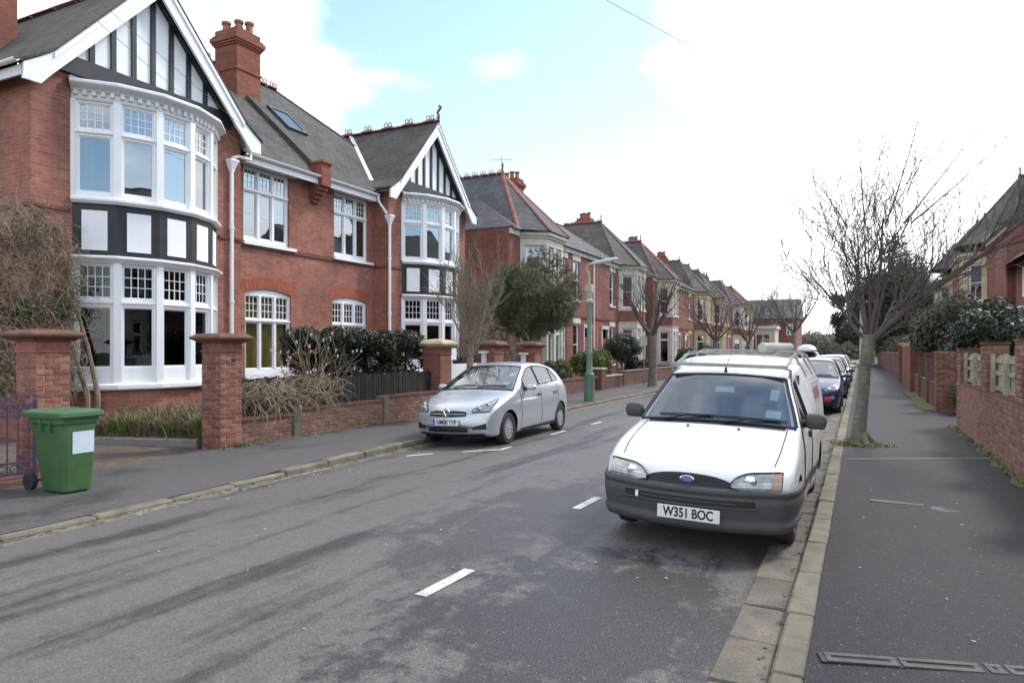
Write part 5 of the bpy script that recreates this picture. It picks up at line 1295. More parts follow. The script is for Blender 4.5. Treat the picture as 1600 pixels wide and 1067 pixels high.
# ---- white van
def build_van():
    van = thing('white_van', 'white panel van with grey bumper and roof rack parked at the right kerb', 'van', (-1.335, 5.98, .035), rz=R(-.4), ry=R(1.6), local=True)
    top = [(0, .52), (.02, .60), (.06, .66), (.13, .715), (.30, .79), (.6, .875), (1.0, .965), (1.12, .99), (1.2, 1.045), (1.74, 1.43), (1.82, 1.47), (1.95, 1.495), (2.2, 1.52), (2.42, 1.575), (2.6, 1.62), (3.2, 1.645), (3.9, 1.64), (4.17, 1.60), (4.22, 1.5), (4.24, .9)]
    bot = [(0, .36), (.03, .28), (.1, .22), (.5, .2), (4.0, .22), (4.15, .28), (4.24, .5)]
    plan = [(0, .90), (.06, .95), (.2, .985), (.6, 1.0), (2.0, 1.0), (2.5, 1.03), (4.0, 1.03), (4.18, 1.01), (4.24, .98)]
    tum = [(.1, .95), (.3, .985), (.5, 1.0), (.75, .995), (.9, .965), (1.0, .935), (1.45, .735), (1.6, .68)]
    tum2 = [(.1, .95), (.3, .985), (.5, 1.0), (.9, .985), (1.1, .965), (1.35, .90), (1.5, .82), (1.66, .70)]
    bow = [(0, .26), (.2, .22), (.7, .10), (1.1, .10), (1.8, .10), (2.2, 0), (3.9, 0), (4.24, -.05)]
    c = Car(van, 4.24, .83, top, bot, plan, tum, bow, .03, tum2, (2.15, 2.65))
    ws = (1.17, 1.755); sw0, sw1 = (1.28, 2.13), None
    zlo = lambda y: .985-.01*(y-1.2)
    zhi = lambda y: min(c.zt(y)-.085, 1.385)
    hwt = lambda y: c.hw(y, c.zt(y))
    def glass(x, y, z, k):
        if ws[0] <= y <= ws[1] and abs(x) < hwt(y)-.035 and z > c.zt(y)-.05: return True
        if 1.30 <= y <= 2.10 and z > zlo(y) and z < zhi(y) and abs(x) > .4 and k > 2: return True
        return False
    R_ = .285; wy = (.80, 3.40)
    body = c.loft('body', 'van_white', densify(4.24), 0, [(y, R_, R_+.055, sx*.95, sx*.52) for y in wy for sx in (-1, 1)], glass)
    c.loft('cabin_lining', 'trim_dark', [y for y in densify(4.24) if 1.05 < y < 2.35], .03, None, glass)
    m = MB(); m.box(-.68, .68, 2.28, 2.30, .3, 1.45); m.build('bulkhead', 'seat_cloth', van)
    g = MB(); g.grid([[c.topp(f*(hwt(y)-.02), y, .006) for f in lin(-1, 1, 14)] for y in lin(ws[0]-.02, ws[1]+.01, 10)]); wsn = g.build('windscreen', 'car_glass', van, sm=True, uv=False, recalc=False)
    ring = [c.topp(f*(hwt(ws[0]-.02)-.02), ws[0]-.02, .006) for f in lin(-1, 1, 14)] + [c.topp(hwt(y)-.02, y, .006) for y in lin(ws[0], ws[1], 8)] + [c.topp(f*(hwt(ws[1]+.01)-.02), ws[1]+.01, .006) for f in lin(1, -1, 14)] + [c.topp(-(hwt(y)-.02), y, .006) for y in lin(ws[1], ws[0], 8)]
    c.ribbon(ring, .016, 'windscreen_seal', 'trim_dark', None, True)
    for sg in (-1, 1):
        fn = lambda y, z: c.side(y, z, sg, .004)
        c.patch(fn, 1.29, 2.11, 14, zlo, zhi, 6, 'side_window', 'car_glass')
        ring = [fn(y, zlo(y)) for y in lin(1.29, 2.11, 10)] + [fn(2.11, z) for z in lin(zlo(2.11), zhi(2.11), 4)] + [fn(y, zhi(y)) for y in lin(2.11, 1.29, 12)]
        c.ribbon(ring, .014, 'window_trim', 'trim_dark', None, True)
        seam = [fn(2.2, z) for z in lin(.3, 1.42, 12)]; c.ribbon(seam, .005, 'door_seam', 'trim_dark')
        c.ribbon([fn(1.22, z) for z in lin(.3, .96, 8)], .005, 'door_seam', 'trim_dark')
        m = MB(); p = c.side(2.02, .86, sg, .012); m.box(p.x-.014, p.x+.014, p.y-.09, p.y+.09, p.z-.03, p.z+.03); m.build('door_handle', 'black_plastic', van)
        c.patch(lambda y, z: c.side(y, z, sg, .008), 1.16, 3.05, 20, lambda y: .38, lambda y: .47, 2, 'side_rubbing_strip', 'van_grey')
        c.mirror(1.44, 1.0, sg, 'van_grey', (.10, .09, .155), 'black_plastic', -.04, True)
        # raised load panel outline and faded lettering
        if True:
            ring = [c.side(y, z, sg, .003) for y, z in [(2.62, .80)]+[(2.62, z) for z in lin(.8, 1.36, 8)]+[(y, 1.36) for y in lin(2.62, 3.95, 8)]+[(3.95, z) for z in lin(1.36, .8, 8)]+[(y, .8) for y in lin(3.95, 2.62, 8)]]
            c.ribbon(ring, .007, 'load_panel_rib', 'van_white')
        bars = MB()
        for (a, w, z0, z1) in [(2.72+.115*i, .085, 1.16, 1.30) for i in range(8)]:
            bars.grid([[c.side(a, z, sg, .002) for z in (z0, (z0+z1)/2, z1)], [c.side(a+.03, z, sg, .002) for z in (z0, (z0+z1)/2, z1)]])
            bars.grid([[c.side(a+.05, z, sg, .002) for z in (z0, (z0+z1)/2, z1)], [c.side(a+w, z, sg, .002) for z in (z0, (z0+z1)/2, z1)]])
            bars.grid([[c.side(a+.03, z, sg, .002) for z in (z1-.03, z1)], [c.side(a+.05, z, sg, .002) for z in (z1-.03, z1)]])
        bars.build('faded_lettering', 'faded_red', van, uv=False, recalc=False)
        for y in wy: c.wheel(sg*.715, y, R_, .17, sg, 0)
        # headlamps with amber corner
        if True:
            zl = lambda x: .560+.03*max(0, 1-(abs(x)-.345)/.10); 
            def zh(x): a = (abs(x)-.345)/.20; return .585+.118*math.sqrt(max(0, 1-max(0, 1-a)**2))+.01*max(0, a-1)
            c.patch(lambda x, z: c.front(x, z, .02+.015*math.sin(math.pi*min(1, (z-.55)/.16))), sg*.352, sg*.66, 12, zl, zh, 6, 'headlamp', 'lamp_lens')
            c.patch(lambda x, z: c.front(x, z, .02+.012*math.sin(math.pi*min(1, (z-.55)/.16))), sg*.662, sg*.735, 5, zl, zh, 6, 'indicator', 'lens_amber' if sg > 0 else 'lamp_lens')
            ring = [c.front(x, zl(x), .032) for x in lin(sg*.354, sg*.735, 12)] + [c.front(x, zh(x), .032) for x in lin(sg*.735, sg*.354, 14)]
            c.ribbon(ring, .006, 'headlamp_rim', 'trim_dark', None, True)
            q = MB(); 
            for xx in (sg*.50,):
                p = c.front(xx, .635, .015); q.lathe([(.052, .0), (.045, -.012), (.02, -.018), (.001, -.018)], (p.x, p.y-.008, p.z), 16, 'y', cap=False)
            q.build('headlamp_reflector', 'chrome', van, sm=True, uv=False)
    # bonnet shut lines
    for sg in (-1, 1): c.ribbon([c.topp(sg*x, y, .001) for x, y in ((.66, .22), (.675, .4), (.68, .6), (.68, .8), (.68, 1.0), (.675, 1.12))], .0055, 'bonnet_seam', 'trim_dark')
    # grille: dark oval slot with mesh bars and badge
    c.patch(lambda x, z: c.front(x, z, .012), -.39, .39, 24, lambda x: .574, lambda x: .574+.095*math.sqrt(max(0, 1-(abs(x)/.39)**2.2)), 4, 'grille', 'trim_dark')
    for k in range(4):
        z = .588+.02*k; w = .39*math.sqrt(max(.02, 1-((z-.574)/.095)**2))*.97; c.ribbon([c.front(x, z, .014) for x in lin(-w, w, 12)], .0035, 'grille_bar', 'black_plastic')
    p = c.front(0, .626, .02); m = MB(); m.lathe([(1, 0), (1, .008), (.9, .012), (.001, .012)], (0, 0, 0), 24, 'y', cap=False); m.v = [(p.x+x*.062, p.y-y, p.z+z*.027) for x, y, z in m.v]; bd = m.build('badge', 'chrome', van, sm=True, uv=False)
    m = MB(); m.lathe([(1, 0), (.001, .001)], (0, 0, 0), 24, 'y', cap=False); m.v = [(p.x+x*.052, p.y-.0125-y, p.z+z*.021) for x, y, z in m.v]; m.build('badge_field', 'plate_blue', bd, uv=False)
    t = bpy.data.objects.new('badge_lettering', text_mesh('Ford', .036, 'chrome', .0004)); col.objects.link(t); t.parent = bd; t.location = (p.x, p.y-.0145, p.z); t.rotation_euler = (R(90), 0, 0)
    # wrap-around bumper
    m = MB(); rows = []
    prof = [(.20, -.03), (.215, .012), (.25, .03), (.285, .034), (.30, .018), (.335, .026), (.38, .034), (.44, .04), (.485, .042), (.50, .030), (.512, .030), (.522, .044), (.548, .044), (.565, .032), (.572, .0)]
    for z, off in prof:
        zz = min(max(z, .30), .60); r = []
        for y in lin(.66, .05, 8): q = c.side(y, zz, 1, off); r.append(V(q.x, q.y, z))
        for f in lin(.97, -.97, 28): q = c.D(f*(c.hw(.02, zz)+off), c.fy(max(.42, min(zz, .52))), z); r.append(V(q.x, q.y-off, z))
        for y in lin(.05, .66, 8): q = c.side(y, zz, -1, off); r.append(V(q.x, q.y, z))
        rows.append(r)
    m.grid(rows); bp = m.build('front_bumper', 'van_grey', van, sm=True, uv=False, recalc=False, angle=60)
    yb = lambda x, off: V(x, c.D(x, c.fy(.48), .5).y-off, 0)
    m = MB(); rows = []
    for z, o in ((.425, .0445), (.482, .0445)): rows.append([yb(x, o)+V(0, 0, z-.0*abs(x)) for x in lin(-.55, .55, 24)])
    m.grid(rows); m.build('bumper_slot', 'trim_dark', bp, uv=False, recalc=False)
    c.ribbon([yb(x, .046)+V(0, 0, .455) for x in lin(-.40, .40, 16)], .006, 'slot_bar', 'van_grey', bp)
    c.ribbon([yb(x, .047)+V(0, 0, .418) for x in lin(-.57, .57, 20)], .008, 'slot_lip', 'van_grey', bp)
    m = MB(); q = yb(-.43, .05); m.box(q.x-.012, q.x+.012, q.y-.01, q.y+.005, .430, .480); m.build('bumper_clip', 'white_paint', bp)
    c.plate((.03, yb(0, .052).y, .345), 'W351 BOC', size=.098)
    # scuttle, wipers, washer jets
    c.patch(lambda x, y: c.topp(x, y, .003), -.66, .66, 14, lambda x: 1.085, lambda x: 1.16, 2, 'scuttle', 'trim_dark')
    for (a, b) in ((.08, .62), (-.52, -.02)):
        c.ribbon([c.topp(x, y, .022) for x, y in ((a, 1.12), ((a+b)/2, 1.185), (b, 1.20))], .008, 'wiper', 'trim_dark'); c.ribbon([c.topp(x, 1.205-.0*x, .016) for x in lin(a-.05, b+.05, 6)], .006, 'wiper_blade', 'trim_dark')
    for x in (-.22, .26): p = c.topp(x, .98, .004); m = MB(); m.lathe([(.014, -.003), (.012, .01), (.004, .014)], p, 8); m.build('washer_jet', 'black_plastic', van)
    # interior: dash, wheel, seats, papers
    m = MB(); rows = [[V(x, y, z) for x in lin(-.62, .62, 6)] for y, z in ((1.12, .93), (1.35, .955), (1.55, .93), (1.60, .80))]; m.grid(rows); m.build('dashboard', 'black_plastic', van, sm=True)
    m = MB(); pts = [V(-.34, 1.72, .92)+V(math.cos(a)*.185, math.sin(a)*.075, math.sin(a)*.17) for a in [2*math.pi*k/20 for k in range(21)]]; m.tube(pts, .014, 6); m.tube([(-.52, 1.72, .92), (-.16, 1.72, .92)], .014, 5); m.build('steering_wheel', 'rubber', van, sm=True)
    for x in (-.36, .36):
        m = MB(); m.box(x-.24, x+.24, 2.0, 2.16, .55, 1.12); m.box(x-.13, x+.13, 2.04, 2.12, 1.14, 1.32); m.box(x-.24, x+.24, 1.7, 2.0, .5, .62); m.build('seat', 'seat_cloth', van)
    for (x, y, w, d) in ((-.42, 1.30, .22, .12), (.32, 1.30, .44, .10)): m = MB(); m.box(x-w/2, x+w/2, y-d/2, y+d/2, .958, .963); m.build('paper_on_dash', 'plate_white', van)
    g = MB(); g.grid([[c.topp(x, y, -.004) for x in lin(.46, .60, 3)] for y in lin(1.25, 1.34, 3)]); g.build('windscreen_sticker', 'sticker_blue', van, uv=False)
    g = MB(); g.grid([[c.topp(x, y, -.004) for x in lin(.47, .55, 3)] for y in lin(1.46, 1.60, 3)]); g.build('windscreen_sticker', 'sticker_blue', van, uv=False)
    m = MB(); m.box(-.09, .10, 1.66, 1.69, 1.27, 1.325); m.build('rear_view_mirror', 'plate_white', van)
    # roof rack, pipe tube, aerial
    rk = []
    zr = lambda y: c.zt(y)+.02
    for y in (1.92, 2.55, 3.3, 3.95):
        zz = max(zr(y)+.035, 1.54); w = .60; m = MB()
        m.tube([c.side(y, 1.43, -1, .0), V(-w-.02, y, zz-.03), V(-w+.05, y, zz), V(w-.05, y, zz), V(w+.02, y, zz-.03), c.side(y, 1.43, 1, .0)], .017, 6); m.build('rack_bar', 'bare_metal', van, sm=True)
    for sg in (-1, 1): m = MB(); m.tube([(sg*.58, 1.86, 1.53), (sg*.58, 2.5, 1.645), (sg*.56, 3.2, 1.675), (sg*.56, 4.0, 1.675)], .014, 6); m.build('rack_rail', 'bare_metal', van, sm=True)
    m = MB(); m.box(-.60, .60, 1.82, 1.86, 1.525, 1.56); m.build('rack_front_bar', 'bare_metal', van)
    p = c.topp(-.02, 1.83, 0); m = MB(); m.tube([p, p+V(0, .0, .05)], [.018, .012], 8); m.tube([p+V(0, 0, .05), p+V(.04, .30, .30)], .003, 4); m.build('aerial', 'black_plastic', van)
    tb = MB(); a = V(.20, 2.95, 1.742); b = V(.42, 4.0, 1.75); tb.tube([a, a.lerp(b, .02), a.lerp(b, .98), b], [.055, .062, .062, .055], 14); tb.build('pipe_tube', 'tube_grey', van, sm=True)
    return van
build_van()

# ---- generic hatchback (silver car in front, further parked cars behind)
def hatch(name, label, cat, loc, rz=0.0, paint='silver', L=4.0, W=.86, H=1.49, plate=None, style=14, detail=True, roll=0.0, group=None, extra=None):
    root = thing(name, label, cat, loc, rz=rz, ry=roll, local=True, group=group); k = H/1.49; q = L/4.0
    top = [(y*q, z*k) for y, z in [(0, .42), (.015, .56), (.05, .64), (.13, .715), (.30, .79), (.6, .88), (.92, .955), (1.0, .98), (1.07, 1.02), (1.86, 1.40), (1.98, 1.445), (2.35, 1.488), (2.75, 1.475), (3.2, 1.405), (3.42, 1.33), (3.74, 1.06), (3.92, .88), (3.985, .72), (4.0, .55)]]
    bot = [(0, .32*k), (.04, .24*k), (.15, .19*k), (.6, .18*k), (3.5*q, .2*k), (3.9*q, .3*k), (L, .42*k)]
    plan = [(0, .83), (.06, .90), (.2, .955), (.6, .99), (1.0, 1.0), (2.8*q, 1.0), (3.4*q, .99), (3.85*q, .94), (L, .88)]
    tum = [(.1*k, .93), (.3*k, .975), (.5*k, 1.0), (.75*k, .992), (.92*k, .96), (1.0*k, .93), (1.42*k, .70), (1.52*k, .64)]
    bow = [(0, .32), (.3, .26), (.8, .16), (1.1, .14), (1.9*q, .10), (2.4*q, 0), (3.4*q, 0), (3.7*q, -.07), (L, -.12)]
    c = Car(root, L, W, top, bot, plan, tum, bow, .035)
    ws = (1.05*q, 1.88*q); hwt = lambda y: c.hw(y, c.zt(y))
    belt = lambda y: (.975+.105*(y/q-1.3)/2.0)*k
    hi = lambda y: min(c.zt(y)-.095*k, 1.385*k-.02*max(0, y/q-2.6))
    wins = [(1.52*q, 2.24*q), (2.32*q, 3.02*q), (3.06*q, 3.30*q)]
    def hi2(y): return min(hi(y), belt(y)+.015+(.42*k if y < 3.0*q else max(.0, .36*k*(3.36*q-y)/(.36*q))))
    def glass(x, y, z, kk):
        if ws[0] <= y <= ws[1] and abs(x) < hwt(y)-.04 and z > c.zt(y)-.055: return True
        if any(a <= y <= b for a, b in wins) and belt(y)+.01 < z < hi2(y)-.005 and abs(x) > .35 and kk > 2: return True
        return False
    r = .295*k; wy = (.84*q, 3.35*q)
    c.loft('body', paint, densify(L), 0, [(y, r, r+.045, sx*(W+.12), sx*(W-.30)) for y in wy for sx in (-1, 1)], glass if detail else None)
    if detail:
        c.loft('cabin_lining', 'trim_dark', [y for y in densify(L) if 1.0*q < y < 3.7*q], .03, None, glass)
    g = MB(); g.grid([[c.topp(f*(hwt(y)-.025), y, .005) for f in lin(-1, 1, 14)] for y in lin(ws[0]-.02, ws[1]+.01, 10)]); g.build('windscreen', 'car_glass' if detail else 'glass_dark_opaque', root, sm=True, uv=False, recalc=False)
    ring = [c.topp(f*(hwt(ws[0]-.02)-.025), ws[0]-.02, .005) for f in lin(-1, 1, 14)] + [c.topp(hwt(y)-.025, y, .005) for y in lin(ws[0], ws[1], 8)] + [c.topp(f*(hwt(ws[1]+.01)-.025), ws[1]+.01, .005) for f in lin(1, -1, 14)] + [c.topp(-(hwt(y)-.025), y, .005) for y in lin(ws[1], ws[0], 8)]
    c.ribbon(ring, .013, 'windscreen_seal', 'trim_dark', None, True)
    for sg in (-1, 1):
        fn = lambda y, z: c.side(y, z, sg, .004)
        for (a, b) in wins:
            c.patch(fn, a-.01, b+.01, 10, belt, hi2, 5, 'side_window', 'car_glass' if detail else 'glass_dark_opaque')
            ring = [fn(y, belt(y)) for y in lin(a-.01, b+.01, 8)] + [fn(b+.01, z) for z in lin(belt(b), hi2(b+.01), 4)] + [fn(y, hi2(y)) for y in lin(b+.01, a-.01, 10)]
            c.ribbon(ring, .011, 'window_trim', 'trim_dark', None, True)
        if detail:
            m = MB(); m.add([fn(1.28*q, belt(1.28*q)), fn(1.50*q, belt(1.5*q)), fn(1.50*q, hi(1.50*q)-.02)], [(0, 1, 2)]); m.build('quarter_trim', 'trim_dark', root, uv=False, recalc=False)
            for yy_ in (1.22*q, 2.28*q): c.ribbon([c.side(yy_+.10*max(0, (z-.5))*0, z, sg, .001) for z in lin(.26*k, .95*k, 10)], .004, 'door_seam', 'trim_dark')
            c.ribbon([c.side(2.95*q+(.25*q if z > .6*k else .25*q*max(0, (z/k-.35))/.25), z, sg, .001) for z in lin(.35*k, .99*k, 8)], .004, 'door_seam', 'trim_dark')
            for yy_ in (2.16*q, 3.04*q): p = c.side(yy_, .84*k, sg, .012); m = MB(); m.tube([p+V(0, -.09, 0), p+V(sg*.012, 0, .0), p+V(0, .09, 0)], .015, 6); m.build('door_handle', 'trim_dark' if yy_ else paint, root, sm=True)
            c.patch(lambda y, z: c.side(y, z, sg, .006), .9*q+.33, 3.35*q-.34, 10, lambda y: .19*k, lambda y: .245*k, 2, 'sill', 'trim_dark')
        c.mirror(1.46*q, .965*k, sg, paint, (.10, .09, .115), 'black_plastic')
        for y in wy: c.wheel(sg*(W-.115), y, r, .18, sg, style)
        # swept-back headlamps
        def zlo(x): return (.625+.02*(abs(x)-.42)/.3)*k
        def zhi(x): a = max(0, (abs(x)-.44)/.33); return (.665+.20*min(1, a)**1.0)*k
        c.patch(lambda x, z: c.front(x, z, .014), sg*.46, sg*(W-.115), 10, zlo, zhi, 8, 'headlamp', 'lamp_lens')
        if detail:
            ring = [c.front(x, zlo(x), .016) for x in lin(sg*.46, sg*(W-.115), 10)] + [c.front(x, zhi(x), .016) for x in lin(sg*(W-.115), sg*.46, 12)]
            c.ribbon(ring, .005, 'headlamp_rim', 'trim_dark', None, True)
            mm = MB()
            for (xx, zz, rr) in ((.56, .675, .045), (.66, .74, .04)): p = c.front(sg*xx, zz*k, .012); mm.lathe([(rr, 0), (rr*.8, -.02), (.001, -.02)], p, 12, 'y', cap=False)
            mm.build('headlamp_reflector', 'chrome', root, sm=True, uv=False)
            c.patch(lambda x, z: c.front(x, z, .012), sg*.47, sg*.70, 6, lambda x: .33*k, lambda x: (.37+.07*(abs(x)-.47)/.23)*k, 3, 'fog_grille', 'trim_dark')
    # grille, lower intake, bumper lip
    c.patch(lambda x, z: c.front(x, z, .010), -.37, .37, 16, lambda x: (.545+.02*(abs(x)/.37)**2)*k, lambda x: (.655-.02*(abs(x)/.37)**4)*k, 4, 'grille', 'trim_dark')
    c.ribbon([c.front(x, (.655-.02*(abs(x)/.37)**4)*k+.004, .016) for x in lin(-.37, .37, 14)], .012, 'grille_bar', 'chrome')
    c.ribbon([c.front(x, .60*k, .014) for x in lin(-.35, .35, 14)], .008, 'grille_bar', paint)
    c.patch(lambda x, z: c.front(x, z, .010), -.40, .40, 16, lambda x: .285*k, lambda x: (.385-.03*(abs(x)/.4)**4)*k, 4, 'lower_intake', 'trim_dark')
    c.patch(lambda x, z: c.front(x, z, .014), -.66, .66, 20, lambda x: .205*k, lambda x: .25*k, 2, 'bumper_lip', 'trim_dark')
    m = MB(); p = c.front(0, .615*k, .022)
    if detail:
        pts = [p+V(math.cos(a)*.07, -.0, math.sin(a)*.07) for a in [2*math.pi*i/18 for i in range(19)]]; m.tube(pts, .011, 5); m.tube([p+V(-.05, -.004, .04), p+V(0, -.004, -.055), p+V(.05, -.004, .04)], .014, 5)
    else: m.lathe([(.05, 0), (.04, -.01), (.001, -.012)], p, 12, 'y', cap=False)
    m.build('badge', 'chrome', root, sm=True, uv=False)
    if plate: pp = c.front(0, .455*k, .022); c.plate((pp.x, pp.y, pp.z), plate, blue=True, size=.104, tilt=R(-3))
    if detail:
        m = MB(); rows = [[V(x, y, z) for x in lin(-.62, .62, 6)] for y, z in ((1.10, .96), (1.4, .985), (1.6, .95), (1.65, .8))]; m.grid(rows); m.build('dashboard', 'black_plastic', root, sm=True)
        for x in (-.36, .36): m = MB(); m.box(x-.22, x+.22, 2.1, 2.24, .55, 1.08); m.box(x-.12, x+.12, 2.14, 2.22, 1.10, 1.27); m.build('seat', 'seat_cloth', root)
        m = MB(); m.box(-.6, .6, 3.0, 3.15, .5, 1.05); m.build('rear_seat', 'seat_cloth', root)
        m = MB(); pts = [V(-.34, 1.72, .95)+V(math.cos(a)*.18, math.sin(a)*.07, math.sin(a)*.16) for a in [2*math.pi*j/18 for j in range(19)]]; m.tube(pts, .014, 6); m.build('steering_wheel', 'rubber', root, sm=True)
        g = MB(); g.grid([[c.topp(x, y, -.003) for x in lin(.50, .62, 3)] for y in lin(1.20, 1.30, 3)]); g.build('windscreen_sticker', 'sticker_blue', root, uv=False)
        g = MB(); g.grid([[c.topp(x, y, -.003) for x in lin(.50, .60, 3)] for y in lin(1.50, 1.62, 3)]); g.build('windscreen_sticker', 'sticker_blue', root, uv=False)
        for (a, b) in ((.05, .6), (-.5, .0)): c.ribbon([c.topp(x, y, .02) for x, y in ((a, 1.08), ((a+b)/2, 1.12), (b, 1.135))], .008, 'wiper', 'trim_dark')
    if extra: extra(c, root)
    return root
n_ = NT('glass_dark_opaque'); n_.set(Base_Color=(.02, .025, .03), Roughness=.05, Specular_IOR_Level=.8); MATS['glass_dark_opaque'] = n_.m
hatch('silver_hatchback', 'silver five door hatchback parked at the left kerb by the lamp post', 'car', (-6.54, 10.6, .01), R(.6), 'silver', 4.0, .855, 1.49, 'NM08 YYP', 14, roll=R(-1.2))
def red_detail(c, root):  # unidentified red object, modelled as a rounded lump on the car front
    m = MB(); p = c.D(.52, .02, .42); m.lathe([(.001, -.05), (.10, -.04), (.12, 0), (.10, .05), (.001, .06)], (0, 0, 0), 12, 'y', cap=False); m.v = [(p.x+x*1.1, p.y+y, p.z+z*.75) for x, y, z in m.v]; m.build('red_object', 'red_plastic', root, sm=True, uv=False)
    q = MB(); e = c.front(.66, .47, .02); q.lathe([(.05, .0), (.045, -.02), (.001, -.02)], e, 12, 'y', cap=False); q.build('fog_lamp', 'lamp_lens', root, sm=True, uv=False)
hatch('navy_hatchback', 'dark blue car parked directly behind the white van', 'car', (-1.33, 20.4, .0), 0, 'car_navy', 4.1, .87, 1.50, None, 10, extra=red_detail)
hatch('black_hatchback', 'black car second behind the white van', 'car', (-1.28, 27.0, .0), 0, 'car_black', 4.1, .86, 1.46, None, 10)
hatch('white_hatchback', 'small white car third behind the white van', 'car', (-1.27, 33.6, .0), 0, 'car_white', 3.9, .84, 1.50, None, 10, detail=False)
hatch('red_hatchback', 'dark red car at the far end of the right hand parking', 'car', (-1.25, 40.5, .0), 0, 'car_red', 4.0, .85, 1.48, None, 10, detail=False)
hatch('blue_hatchback', 'mid blue car parked on the left beyond the lamp post', 'car', (-6.62, 33.6, .0), R(.5), 'car_blue', 4.1, .86, 1.48, None, 10)
hatch('grey_hatchback', 'distant grey car far down the left kerb', 'car', (-6.6, 47, .0), 0, 'silver', 4.1, .86, 1.48, None, 10, detail=False)
# distant pale van with a white box on its roof, out in the road
def roofbox(c, root):
    m = MB(); m.lathe([(.62, 1.62), (.66, 1.72), (.5, 1.95), (.2, 2.05), (.001, 2.06)], (0, 2.2, 0), 16); m.v = [(x*.9, y, z) for x, y, z in m.v]; m.build('roof_box', 'car_white', root, sm=True, uv=False)
hatch('grey_people_carrier', 'distant grey car with a white box on its roof', 'car', (-3.0, 45, .0), 0, 'silver', 4.4, .9, 1.62, None, 10, detail=False, extra=roofbox)
# ------------------------------------------------------------------ street furniture
lp = thing('street_lamp', 'tall green street lamp with cream top on the left pavement', 'street lamp', (-7.75, 21.2, .09))
X0, Y0_ = -7.75, 21.2
def lpart(prof, name, mat, n=12): m = MB(); m.lathe(prof, (X0, Y0_, .09), n); return m.build(name, mat, lp, sm=True, angle=30)
lpart([(.185, -.05), (.185, .0), (.175, .04), (.155, .80), (.16, .86), (.12, .92)], 'base', 'lamp_green_dark')
lpart([(.12, .92), (.10, .98), (.092, 1.5), (.098, 1.53), (.098, 1.57), (.082, 1.60), (.068, 3.05), (.068, 3.12)], 'column', 'lamp_green')
lpart([(.10, 3.12), (.13, 3.16), (.13, 3.22), (.085, 3.26), (.085, 3.40), (.11, 3.45), (.085, 3.5), (.075, 3.62)], 'collar', 'lamp_cream')
m = MB(); m.box(X0-.11, X0+.11, Y0_-.11, Y0_+.11, 3.60, 3.82); m.build('control_box', 'lamp_cream', lp)
m = MB(); z = 3.80; m.tube([(X0, Y0_, z), (X0, Y0_, z+.25), (X0-.03, Y0_, z+.40), (X0-.10, Y0_, z+.50), (X0-.04, Y0_, z+.66), (X0+.15, Y0_, z+.69)], .028, 8); m.build('bracket', 'lamp_cream', lp, sm=True)
m = MB(); m.tube([(X0+.02, Y0_, 4.44), (X0+.10, Y0_, 4.47), (X0+.30, Y0_, 4.50), (X0+.60, Y0_, 4.55), (X0+.88, Y0_, 4.60), (X0+.94, Y0_, 4.61)], [.03, .06, .085, .095, .08, .03], 12); m.v = [(a, b, (c-4.5)*.8+4.5) for a, b, c in m.v]; m.build('lantern', 'lamp_head', lp, sm=True)
m = MB(); m.tube([(X0-.55, Y0_, 3.30), (X0, Y0_, 3.30)], .02, 6); m.build('ladder_arm', 'lamp_cream', lp)
m = MB(); m.lathe([(.08, 0), (.07, 3.0), (.05, 3.9), (.06, 4.0), (.09, 4.02), (.09, 4.3), (.02, 4.34)], (.02, 38, .1), 8); pl = m.build('lamp_post', 'lamp_cream', None, sm=True); tag(pl, 'short cream lamp post far behind the right street tree', 'lamp post')
m = MB(); m.lathe([(.03, 0), (.03, 2.3)], (0, 0, 0), 6); sp = thing('sign_post', 'thin grey post beside the bare tree on the left pavement', 'post', (-8.9, 31.6, .1)); m.v = [(a-8.9, b+31.6, c+.1) for a, b, c in m.v]; m.build('post', 'bare_metal', sp)
m = MB(); m.box(-9.05, -8.75, 31.55, 31.565, 1.95, 2.35); m.build('plate', 'white_paint_old', sp)

# ------------------------------------------------------------------ wheelie bin
bn = thing('wheelie_bin', 'green wheelie bin with a white label standing on the left pavement', 'bin', (-8.36, 5.22, .08), rz=R(2), local=True)
m = MB()
def ring(x0, x1, y0, y1, z, r=.05):
    out = []
    for (cx, cy, a0) in ((x1-r, y1-r, 0), (x0+r, y1-r, 90), (x0+r, y0+r, 180), (x1-r, y0+r, 270)):
        for k in range(4): a = R(a0+30*k); out.append(V(cx+r*math.cos(a), cy+r*math.sin(a), z))
    return out
# front of the bin looks to +x, wheels at -x
secs = [ring(-.40, .03, -.17, .17, 0), ring(-.41, .035, -.175, .175, .03), ring(-.56, .055, -.205, .205, .78), ring(-.585, .07, -.235, .235, .80), ring(-.585, .07, -.235, .235, .86)]
for r in secs: r.append(r[0])
m.grid(secs); m.add(secs[0][:-1], [tuple(range(len(secs[0])-1))]); m.build('tub', 'bin_green', bn, sm=True, uv=False, angle=35)
m = MB(); ls = [ring(-.62, .10, -.265, .265, .862, .05), ring(-.63, .12, -.275, .275, .885, .05), ring(-.63, .115, -.27, .27, .93, .05), ring(-.58, .05, -.22, .22, .955, .06), ring(-.50, -.04, -.15, .15, .945, .05)]
for r in ls: r.append(r[0])
m.grid(ls); m.add(ls[-1][:-1], [tuple(range(len(ls[0])-1))]); m.add(ls[0][:-1], [tuple(range(len(ls[0])-1))]); m.build('lid', 'bin_lid', bn, sm=True, uv=False, angle=35)
m = MB(); m.tube([(-.68, -.24, .90), (-.68, .24, .90)], .018, 8)
for s in (-.2, 0, .2): m.box(-.69, -.60, s-.02, s+.02, .87, .925)
m.build('handle', 'bin_green', bn, sm=True)
